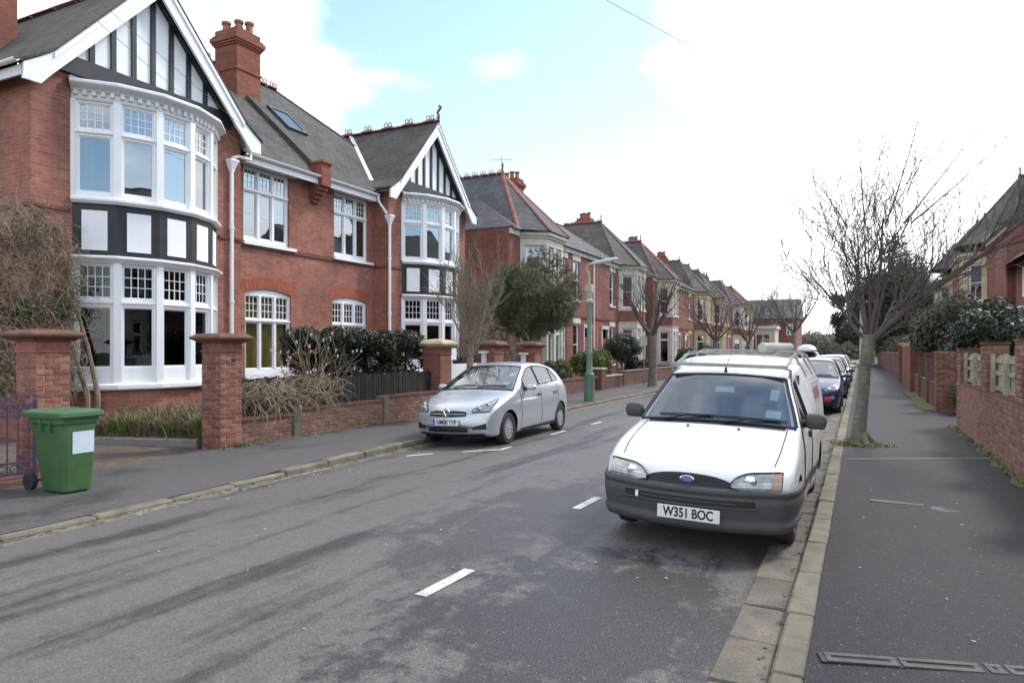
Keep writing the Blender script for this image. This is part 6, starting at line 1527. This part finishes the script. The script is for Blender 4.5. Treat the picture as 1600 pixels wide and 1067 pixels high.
for s in (-1, 1):
    m = MB(); m.lathe([(.05, -.03), (.10, -.03), (.105, -.015), (.105, .015), (.10, .03), (.05, .03)], (-.50, s*.245, .105), 18, 'y'); w = m.build('wheel', 'rubber', bn, sm=True)
    m = MB(); m.lathe([(.05, -.033), (.02, -.035), (.02, .035), (.05, .033)], (-.50, s*.245, .105), 12, 'y'); m.build('hub', 'black_plastic', w, sm=True)
m = MB(); m.tube([(-.50, -.24, .105), (-.50, .24, .105)], .012, 6); m.build('axle', 'iron', bn)
for yy in (-.2362,):
    for xx in (-.15, -.32): m = MB(); m.box(xx-.012, xx+.012, -.243, -.205, .70, .86); m.build('rib', 'bin_green', bn)
m = MB(); 
lab = lambda y, z: V(.055*(z/.78)**1.0+.0425*(1-z/.78)+.004, y, z)
m.grid([[lab(y, z) for y in lin(-.10, .165, 4)] for z in lin(.44, .70, 4)]); m.build('label', 'paper', bn, uv=False)

# ------------------------------------------------------------------ iron gate at the left edge
ig = thing('iron_gate', 'purple wrought iron gate with scrolled top at the left edge', 'gate', (-9.42, 4.6, .1))
gx = -9.42
m = MB(); 
for z in (.20, .34, .92, 1.06): m.box(gx-.012, gx+.012, 3.7, 5.34, z-.012, z+.012)
m.build('rail', 'iron_purple', ig)
m = MB(); m.box(gx-.018, gx+.018, 5.32, 5.36, .12, 1.12); m.build('stile', 'iron_purple', ig)
for k in range(13):
    y = 5.26-.125*k; m = MB(); m.tube([(gx, y, .2), (gx, y, 1.06)], .0095, 6); m.build('bar', 'iron_purple', ig)
for k in range(13):
    y = 5.20-.125*k; m = MB()
    for (zc, s) in ((1.13, 1), (.27, 1), (.99, 1)):
        pts = [(gx, y+math.cos(a)*(.055-.0055*a), zc+math.sin(a)*(.055-.0055*a)) for a in [.45*i for i in range(15)]]; m.tube(pts, .008, 5)
    m.build('scroll', 'iron_purple', ig)
struct_ = MB(); struct_.box(-10.0, -9.3, 3.2, 5.36, .0, .13); o = struct_.build('threshold', 'pier_stone'); struct(o)
plain_wall('dark brick side wall seen through the iron gate', ((-11.6, -1), (-11.6, 5.3)), .1, 1.35, 'old_brick')

# ------------------------------------------------------------------ bare trees
def tree(name, label, loc, fn, group=None, cat='tree'):
    t = thing(name, label, cat, loc, group=group); fn(t); return t
def street_tree(t):
    rnd = random.Random(5); x, y, z = BASE[t.name]
    m = MB(); pts = [V(x-.03, y, z-.05), V(x-.02, y, z+.10), V(x+.03, y, z+.6), V(x+.085, y, z+1.3), V(x+.16, y, z+1.9)]
    m.tube(pts, [.185, .13, .108, .098, .108], 14)
    for a in (20, 110, 200, 300): m.tube([V(x, y, z+.25), V(x+math.cos(R(a))*.16, y+math.sin(R(a))*.16, z+.06), V(x+math.cos(R(a))*.32, y+math.sin(R(a))*.32, z-.04)], [.07, .06, .03], 7)
    m.build('trunk', 'bark', t, sm=True)
    m = MB(); top = pts[-1]
    K = dict(up=.09, wob=.17, kids=(6, 5, 4), sides=(8, 6, 4, 3), spread=(.3, .8), lenf=(.42, .72), rtip=.3)
    for (d, L, r) in (((-.42, -.1, 1.0), 1.9, .034), ((-.75, .15, .8), 1.6, .030), ((-.15, .4, 1.0), 2.0, .034), ((.10, -.25, 1.0), 2.1, .040), ((.42, .2, 1.0), 1.95, .032), ((-.6, -.45, .85), 1.5, .025), ((-.9, -.1, .45), 1.15, .022), ((.7, -.3, .8), 1.75, .025), ((.0, .1, 1), 2.0, .030)):
        branch(m, top-V(0, 0, rnd.uniform(0, .18)), d, L, r, 0, 3, rnd, **K)
    # long limb reaching right
    q = pts[-2]+V(.06, 0, .45)
    limb = [q, q+V(.28, -.05, .30), q+V(.72, -.1, .72), q+V(1.2, -.15, 1.08), q+V(1.7, -.2, 1.48), q+V(2.2, -.25, 1.95), q+V(2.6, -.3, 2.4)]
    m.tube(limb, [.065, .055, .047, .04, .032, .022, .01], 8)
    for i, p in enumerate(limb[1:]):
        for k in range(4): branch(m, p.lerp(limb[i], rnd.random()), (rnd.uniform(.1, 1), rnd.uniform(-.5, .5), rnd.uniform(.1, .9)), rnd.uniform(.6, 1.4), .018, 1, 3, rnd, **K)
    # long whips above the crown
    for (dx, dz, L) in ((.35, 1, 2.3), (.75, 1, 2.1), (-.1, 1, 1.6), (.9, .75, 2.0), (-.5, 1, 1.3)):
        branch(m, top+V(dx*.7, 0, 1.9), (dx, 0, dz), L, .016, 2, 3, rnd, up=.02, wob=.06, kids=(3, 3, 5), sides=(5, 4, 3), spread=(.3, .6), lenf=(.15, .3), rtip=.2)
    m.build('crown', 'twig', t, sm=True, uv=False, recalc=False)
tree('street_tree', 'bare street tree with a speckled trunk on the right pavement', (-.02, 13.8, .11), street_tree)
def broom_tree(t):
    rnd = random.Random(11); x, y, z = BASE[t.name]
    m = MB(); m.tube([V(x, y, z-.05), V(x, y, z+.5), V(x+.01, y, z+1.2), V(x+.03, y, z+1.85)], [.12, .09, .078, .085], 12); m.build('trunk', 'bark_spring', t, sm=True)
    m = MB(); K = dict(up=.12, wob=.13, kids=(5, 4, 4), sides=(6, 4, 3, 3), spread=(.3, .75), lenf=(.45, .72), rtip=.3)
    for k in range(12):
        a = k*2.4; s = rnd.uniform(.25, 1.0); branch(m, V(x+.02, y, z+1.35+.03*k), (math.cos(a)*s, math.sin(a)*s, 1), rnd.uniform(1.0, 1.75), rnd.uniform(.015, .028), 0, 3, rnd, **K)
    m.build('crown', 'bark_spring', t, sm=True, uv=False, recalc=False)
tree('street_tree', 'twiggy bare street tree rising behind the silver car', (-8.25, 14.4, .1), broom_tree)
def vase_tree(seed, H=1.9, n=6, L=2.6, r0=.16, mat='twig'):
    def f(t):
        rnd = random.Random(seed); x, y, z = BASE[t.name]
        m = MB(); m.tube([V(x, y, z-.05), V(x, y, z+.3), V(x+.03, y, z+H*.6), V(x, y, z+H)], [r0*1.5, r0*1.1, r0, r0*1.05], 10); m.build('trunk', 'bark', t, sm=True)
        m = MB(); K = dict(up=.10, wob=.14, kids=(5, 5, 4), sides=(6, 4, 3, 3), spread=(.4, .9), lenf=(.42, .7), rtip=.3)
        for k in range(n): a = k*6.28/n+rnd.uniform(-.3, .3); branch(m, V(x, y, z+H-.08*(k % 3)), (math.cos(a)*.85, math.sin(a)*.85, rnd.uniform(.7, 1.2)), L*rnd.uniform(.8, 1.15), r0*.5, 0, 3, rnd, **K)
        m.build('crown', mat, t, sm=True, uv=False, recalc=False)
    return f
tree('street_tree', 'bare street tree with reddish twigs by the grey wall on the left', (-8.35, 31.0, .1), vase_tree(21, 2.3, 6, 2.5, .17))
tree('street_tree', 'bare street tree further down the left pavement', (-8.4, 46.5, .1), vase_tree(22, 2.2, 6, 3.0, .16))
tree('street_tree', 'third bare street tree down the left pavement', (-8.5, 62, .1), vase_tree(23, 2.2, 6, 3.0, .16))
tree('bare_tree', 'tall bare tree standing at the far end of the left row', (-8.2, 103, .1), vase_tree(24, 4.0, 8, 6.5, .26))
tree('bare_tree', 'bare tree in front of the distant red brick house', (-11.5, 109, .1), vase_tree(25, 4.0, 7, 5.0, .22))
tree('bare_tree', 'smaller bare tree closing the end of the street', (-4.5, 150, .1), vase_tree(26, 2.5, 7, 4.0, .22))

# ------------------------------------------------------------------ evergreen trees and shrubs
def leafy(name, label, cat, loc, clumps, n, size, mat, seed, trunk=None, needles=0, aspect=.55, twigs=0, flat=0.0, tmat='bark', lenn=.16, width=.012, droop=0.0):
    t = thing(name, label, cat, loc); rnd = random.Random(seed); x, y, z = loc
    cl = [(x+c[0], y+c[1], z+c[2])+tuple(c[3:]) for c in clumps]
    if trunk:
        m = MB(); m.tube([V(x, y, z-.05), V(x+.03, y, z+trunk[1]*.5), V(x, y, z+trunk[1])], [trunk[0]*1.3, trunk[0], trunk[0]*.55], 9)
        for c in cl[:14]:
            s = V(x, y, z+min(trunk[1], max(.3, (c[2]-z)*.55))); e = V(*c[:3]); m.tube([s, s.lerp(e, .5)+V(0, 0, .08), e], [trunk[0]*.45, trunk[0]*.3, trunk[0]*.12], 5)
        m.build('trunk', tmat, t, sm=True)
    m = MB()
    if needles: needle_cloud(m, cl, needles, lenn, rnd, width, droop)
    if n: leaf_cloud(m, cl, n, size, rnd, flat, aspect)
    m.build('crown' if trunk else 'foliage', mat, t, uv=False, recalc=False)
    return t
def blob(seed, n, rx, ry, rz, zc, cs, base=0.0):
    rnd = random.Random(seed); out = []
    for i in range(n):
        d = V(rnd.gauss(0, 1), rnd.gauss(0, 1), rnd.gauss(0, 1)).normalized(); r = rnd.uniform(.45, .92)
        out.append((d.x*rx*r, d.y*ry*r, max(base, zc+d.z*rz*r), cs*rnd.uniform(.65, 1.25)))
    return out
# feathery pine in front of the first terrace house
leafy('feathery_pine', 'feathery dark green pine in front of the first bayed house', 'tree', (-11.3, 24.6, .1), blob(3, 50, 1.9, 2.35, 1.45, 3.45, .55) + [(.5, -1.2, 4.6, .4), (.6, .9, 4.9, .45), (.9, 1.6, 4.6, .4), (.2, .2, 5.2, .4)], 0, .1, 'leaf_pine', 4, (.16, 3.6), needles=80000, lenn=.15, width=.010)
# big clipped dark evergreen on the right and conifer behind
leafy('evergreen_shrub', 'big rounded glossy evergreen shrub over the right hand wall', 'shrub', (3.55, 25.6, .1), blob(8, 60, 1.35, 2.0, 1.15, 1.75, .48, .5), 32000, .13, 'leaf_evergreen', 9, (.12, 1.6))
leafy('evergreen_shrub', 'tall dark evergreen bush left of the big rounded one', 'shrub', (2.9, 29.8, .1), blob(18, 40, 1.15, 1.6, 1.6, 2.1, .5, .5), 16000, .13, 'leaf_conifer', 19, (.10, 1.8))
leafy('evergreen_shrub', 'small dark shrub beside the white glazed bay', 'shrub', (4.0, 24.6, .1), blob(28, 22, .5, .7, .6, 1.35, .34, .4), 6000, .11, 'leaf_evergreen', 29)
leafy('shrub', 'low green shrub spilling over the right drive entry', 'shrub', (2.45, 20.9, .1), blob(38, 24, .45, .55, .42, .48, .22, .12), 9000, .07, 'leaf_shrub', 39)
leafy('conifer_tree', 'tall brownish conifer behind the right street tree', 'tree', (2.9, 82, .1), blob(48, 70, 4.0, 4.0, 4.6, 6.4, 1.5, 1.0) + [(0, 0, 11.6, 1.3), (.6, .3, 12.6, .9), (-.8, 0, 11.0, 1.2), (.1, 0, 13.0, .7), (2.2, 0, 10, 1.2)], 24000, .3, 'leaf_conifer', 49, (.4, 8.5), needles=22000, lenn=.5, width=.03)
leafy('conifer_tree', 'dark spreading conifer with flat layered boughs far down on the right', 'tree', (1.2, 92, .1), [(-3.2+1.0*(i % 4)+.4*math.sin(i*3), -.8+.6*(i % 3), 3.2+1.1*(i//3)+.3*math.sin(i*2), .8) for i in range(14)], 5000, .22, 'leaf_evergreen', 59, (.22, 6.0), needles=14000, lenn=.4, width=.03)
leafy('far_trees', 'grey brown mass of shrubs and trees at the far end of the street', 'trees', (-2, 135, .1), [(-9+3.2*i, 4*math.sin(i*2.1), 2.0+.9*math.sin(i*1.7), 2.3) for i in range(9)], 12000, .5, 'far_leaf', 69)
leafy('hedge', 'distant green hedge on the right beyond the walls', 'hedge', (3.2, 75, .1), [(.3*math.sin(i), -8+2.2*i, 1.5+.3*math.sin(i*2), 1.2) for i in range(10)], 9000, .25, 'leaf_conifer', 79)
# left hand gardens
hedge_cl = []
rnd = random.Random(77)
for i in range(150): hedge_cl.append((rnd.choice((-.5, .5, .45, 0))+rnd.uniform(-.08, .08), rnd.uniform(-1.95, 1.6), rnd.choice((1.72, rnd.uniform(.4, 1.7))), rnd.uniform(.20, .30)))
leafy('hedge', 'dense dark laurel hedge behind the black palisade fence', 'hedge', (-10.75, 13.6, .25), hedge_cl, 46000, .085, 'leaf_hedge', 89)
leafy('topiary_shrub', 'dark dome shaped clipped shrub beyond the street lamp', 'shrub', (-10.8, 34.2, .1), blob(98, 40, .95, 1.15, .62, 1.75, .32) , 14000, .08, 'leaf_topiary', 99, (.07, 1.3))
leafy('topiary_shrub', 'small dark ball shrub just right of the dome shaped one', 'shrub', (-10.6, 35.6, .1), blob(108, 18, .6, .7, .55, .85, .26, .2), 6000, .08, 'leaf_topiary', 109)
leafy('green_shrub', 'bright yellow green rounded shrub right of the street lamp', 'shrub', (-10.2, 28.6, .1), blob(118, 30, .85, 1.25, .6, 1.0, .32, .2), 13000, .09, 'leaf_bright', 119)
leafy('green_shrub', 'low olive shrubs behind the dark wall left of the street lamp', 'shrub', (-10.3, 24.6, .1), blob(128, 22, .6, 1.6, .35, .75, .25, .2), 8000, .08, 'leaf_shrub', 129)
leafy('garden_shrub', 'dark ivy mass between the white gates behind the twiggy tree', 'shrub', (-10.6, 17.0, .1), blob(138, 24, .5, .8, .75, 1.3, .3, .2), 9000, .09, 'leaf_hedge', 139)
leafy('garden_shrub', 'brown bare leaved bush in front of the first bayed house', 'shrub', (-11.0, 20.6, .1), blob(148, 20, .8, .9, 1.2, 1.7, .4, .2), 0, .09, 'creeper_stem', 149, (.05, 1.2), needles=9000, lenn=.22, width=.007)
leafy('garden_shrub', 'dark green bush at the left edge behind the iron gate', 'shrub', (-12.2, 5.0, .1), blob(158, 18, .5, .5, .35, 1.8, .25, .4), 5000, .09, 'leaf_hedge', 159)
for (yy, lab, sd) in ((50, 'dark shrub by the third bayed house', 168), (57, 'dark shrub by the fourth bayed house', 178), (97, 'dark green bushes before the distant brick house', 188)):
    leafy('garden_shrub', lab, 'shrub', (-11.0, yy, .1), blob(sd, 16, .8, 1.6 if yy < 90 else 3.5, .7, 1.1, .5 if yy < 90 else .9, .3), 4000, .16, 'leaf_topiary', sd+1)

# creepers: tangles of stems
def tangle(mb, rnd, n, start, drift, L, r, steps=9, wob=.5):
    for _ in range(n):
        p = start(rnd); d = V(rnd.uniform(-1, 1), rnd.uniform(-1, 1), rnd.uniform(-1, 1)).normalized(); pts = [p]
        for k in range(steps):
            d = (d + V(rnd.uniform(-1, 1), rnd.uniform(-1, 1), rnd.uniform(-1, 1))*wob + drift(pts[-1])*.3).normalized(); pts.append(pts[-1]+d*L/steps)
        mb.tube(pts, [r*(1-.6*k/steps) for k in range(steps+1)], 3, cap=False)
ck = thing('climbing_creeper', 'mass of dry brown creeper covering the corner of the near house', 'creeper', (-13.1, 7.8, .2))
rnd = random.Random(31); m = MB()
def cs(r):
    y = r.uniform(5.0, 8.15); top = interp([(5.0, 3.6), (6.6, 4.2), (7.4, 4.35), (7.9, 4.1), (8.2, 3.0)], y)
    return V(-13.25+r.uniform(-.1, .45), y, r.uniform(1.0, top))
tangle(m, rnd, 4200, cs, lambda p: V((-13.1-p.x)*3, (7.9-p.y)*2.5 if p.y > 7.9 else 0, -.9), .60, .0055, 6, .24)
for (a, b) in ((8.55, 8.4), (8.35, 8.1), (7.2, 7.3)): m.tube([(-13.1, a, .1), (-13.0, a-.05, .9), (-13.15, b, 1.8), (-13.3, b-.2, 2.8)], [.05, .045, .035, .02], 6)
m.build('stems', 'creeper_stem', ck, uv=False, recalc=False, sm=True)
m = MB(); leaf_cloud(m, [(cs(rnd).x, cs(rnd).y, 0, .1)][:0] + [tuple(cs(rnd))+(rnd.uniform(.18, .34),) for _ in range(60)], 5200, .075, rnd); m.build('leaves', 'leaf_creeper', ck, uv=False, recalc=False)
m = MB(); leaf_cloud(m, [tuple(V(-13.05, rnd.uniform(6.0, 8.0), rnd.uniform(2.0, 2.9)))+(rnd.uniform(.15, .3),) for _ in range(16)], 1600, .08, rnd); m.build('green_leaves', 'leaf_shrub', ck, uv=False, recalc=False)
fk = thing('dry_climber', 'pale leafless climber sprawling over the black fence', 'creeper', (-9.6, 10.0, .6)); rnd = random.Random(41); m = MB()
def fs(r): return V(-9.62+r.uniform(-.08, .14), r.uniform(8.9, 11.3), r.uniform(.75, 1.2))
tangle(m, rnd, 330, fs, lambda p: V((-9.60-p.x)*4, 0, -1.6 if p.z > 1.1 else (-.3 if p.z > .55 else .6)), .95, .0065, 11, .36)
m.build('stems', 'twig_pale', fk, uv=False, recalc=False, sm=True)
mg = thing('magnolia_shrub', 'small leafless shrub with pale pink buds above the black fence', 'shrub', (-10.3, 11.4, .3)); rnd = random.Random(51); m = MB(); ends = []
for k in range(7): branch(m, V(-10.3, 11.4, .4), (rnd.uniform(-.5, .5), rnd.uniform(-.8, .7), 1), rnd.uniform(.9, 1.4), .02, 0, 2, rnd, up=.05, wob=.15, kids=(4, 3), sides=(5, 4, 3), spread=(.4, .9), ends=ends)
m.build('stems', 'twig_pale', mg, uv=False, recalc=False, sm=True)
m = MB()
for p, d in ends:
    if rnd.random() < .3: m.lathe([(.004, -.03), (.022, 0), (.016, .03), (.002, .05)], p, 6)
m.build('buds', 'blossom', mg, uv=False, recalc=False, sm=True)
# grasses and weeds in the bed
gr = MB(); rnd = random.Random(61); dy = MB()
def blade(mb, p, L, rnd, lean):
    a = rnd.uniform(0, 6.28); d = V(math.cos(a), math.sin(a), 0)*lean; w = V(-math.sin(a), math.cos(a), 0)*rnd.uniform(.006, .012)
    q = p+V(0, 0, L*.55)+d*L*.35; e = p+V(0, 0, L*.75)+d*L*.9; mb.add([p-w, p+w, q+w*.8, q-w*.8, e], [(0, 1, 2, 3), (3, 2, 4)])
for i in range(4200):
    x = rnd.uniform(-12.9, -9.95); y0 = interp([(-12.7, 7.75), (-12.06, 7.92), (-10.3, 8.45), (-9.5, 8.7)], x)+.1; y = y0+abs(rnd.gauss(0, .35)); z = .22+.1*min(1, (y-y0)/1.1)
    hv = max(.12, .5+1.6*mnoise.noise(V(x*1.7, y*1.7, 3.3)))
    if rnd.random() < min(.8, hv): blade(gr, V(x, y, z), rnd.uniform(.10, .46)*min(1.1, hv+.25), rnd, rnd.uniform(.3, 1.1))
    else: blade(dy, V(x, y, z), rnd.uniform(.10, .45), rnd, rnd.uniform(.4, 1.2))
for i in range(900): a = rnd.gauss(0, .3); blade(gr, V(-10.15+a*.6, 8.75+rnd.gauss(0, .13), .22), rnd.uniform(.3, .6), rnd, rnd.uniform(.2, .7))
for i in range(2600): blade(dy, V(rnd.uniform(-12.8, -10.0), rnd.uniform(8.6, 12), .3), rnd.uniform(.25, .6), rnd, rnd.uniform(.3, 1))
o = gr.build('bed_grass', 'grass_blade', None, uv=False, recalc=False, kind='stuff'); tag(o, 'green grassy weeds along the edge of the planting bed', 'grass')
o = dy.build('dry_grass', 'dry_blade', None, uv=False, recalc=False, kind='stuff'); tag(o, 'dry brown stalks in the planting bed below the bow window', 'dry plants')
wd = MB(); rnd = random.Random(71)
for i in range(500): t_ = rnd.uniform(6.5, 17.8); blade(wd, V(1.80-abs(rnd.gauss(0, .05)), t_, .118), rnd.uniform(.02, .09), rnd, 1)
for i in range(700): a = rnd.uniform(0, 6.28); r_ = abs(rnd.gauss(0, .16))+.15; blade(wd, V(-.02+math.cos(a)*r_*1.2, 13.65+math.sin(a)*r_*1.0, .105), rnd.uniform(.02, .07), rnd, 1)
for i in range(160): blade(wd, V(-9.32+abs(rnd.gauss(0, .05)), rnd.uniform(8.1, 15), .12), rnd.uniform(.03, .10), rnd, 1)
for i in range(60): blade(wd, V(-9.30+rnd.gauss(0, .03), 8.6+rnd.gauss(0, .06), .10), rnd.uniform(.08, .16), rnd, .8)
o = wd.build('wall_foot_weeds', 'grass_blade', None, uv=False, recalc=False, kind='stuff'); tag(o, 'small weeds and moss along wall feet and tree base', 'weeds')
m = MB(); rnd = random.Random(81)
for (cx, cy, rx, ry) in ((-.1, 13.55, .25, .2), (.25, 13.75, .25, .18)):
    k = 14; m.add([(cx+math.cos(2*math.pi*i/k)*rx*rnd.uniform(.6, 1.1), cy+math.sin(2*math.pi*i/k)*ry*rnd.uniform(.6, 1.1), .1085) for i in range(k)], [tuple(range(k))])
rows = []
for i in range(60):
    y = 6.5+11.4*i/59; rows.append([(1.835, y, .135), (1.80-rnd.uniform(.02, .16)-.05*math.sin(i*.7), y, .1275)])
m.grid(rows); rows = []
for i in range(40): y = 21.8+9*i/39; rows.append([(1.85, y, .14), (1.70-rnd.uniform(.1, .35), y, .128)])
m.grid(rows)
o = m.build('moss', 'moss', None, uv=False, kind='stuff'); tag(o, 'moss along the foot of the right wall and around the street tree', 'moss')
# scattered white flecks, leaves and twigs on the ground
m = MB(); rnd = random.Random(91)
def fleck(x, y, z, s):
    a = rnd.uniform(0, 3.14); d = V(math.cos(a), math.sin(a), 0)*s; e = V(-math.sin(a), math.cos(a), 0)*s*rnd.uniform(.3, .8); p = V(x, y, z); m.add([p-d, p-e+V(0, 0, .004), p+d, p+e+V(0, 0, .003)], [(0, 1, 2, 3)])
for i in range(26): fleck(rnd.uniform(-.15, 1.6), rnd.uniform(4.6, 12), .122, rnd.uniform(.006, .016))
for i in range(60): x = rnd.uniform(-6.8, -.9); y = rnd.uniform(3, 14); fleck(x, y, zroad(x, y)+.008, rnd.uniform(.006, .018))
for i in range(26): x = kl(6)+rnd.uniform(.1, .5); y = rnd.uniform(4.5, 10); fleck(x, y, zroad(x, y)+.010, rnd.uniform(.01, .03))
o = m.build('litter_flecks', 'litter', None, uv=False, recalc=False, kind='stuff'); tag(o, 'tiny pale flecks and leaf scraps scattered over road and pavement', 'litter')
m = MB()
for i in range(260): y = rnd.uniform(3, 20); x = XR-.03-abs(rnd.gauss(0, .03)); fleck(x, y, .026, rnd.uniform(.008, .022))
for i in range(420): y = rnd.uniform(3.5, 10.5); fleck(kl(y)+.03+abs(rnd.gauss(0, .06)), y, .024, rnd.uniform(.008, .03))
o = m.build('gutter_leaves', 'soil', None, uv=False, recalc=False, kind='stuff'); tag(o, 'dark leaf litter gathered in the road channels', 'leaf litter')

# ------------------------------------------------------------------ telephone wires
def wire(label, a, b, sag, r=.008):
    a = V(*a); b = V(*b); pts = [a.lerp(b, k/24)-V(0, 0, sag*4*(k/24)*(1-k/24)) for k in range(25)]; m = MB(); m.tube(pts, r, 5); o = m.build('telephone_wire', 'wire', None, sm=True, uv=False); tag(o, label, 'wire')
wire('thin wire crossing the blue patch of sky above the street', (-9.0, .93, 8.75), (0.9, 29.0, 8.75), .0, .0065)
wire('upper of two thin wires crossing the near gable', (-11.6, 3.0, 9.75), (-13.08, 12.1, 7.0), .1, .005)
wire('lower of two thin wires crossing the near gable', (-11.6, 3.0, 9.45), (-13.08, 11.9, 6.62), .1, .005)
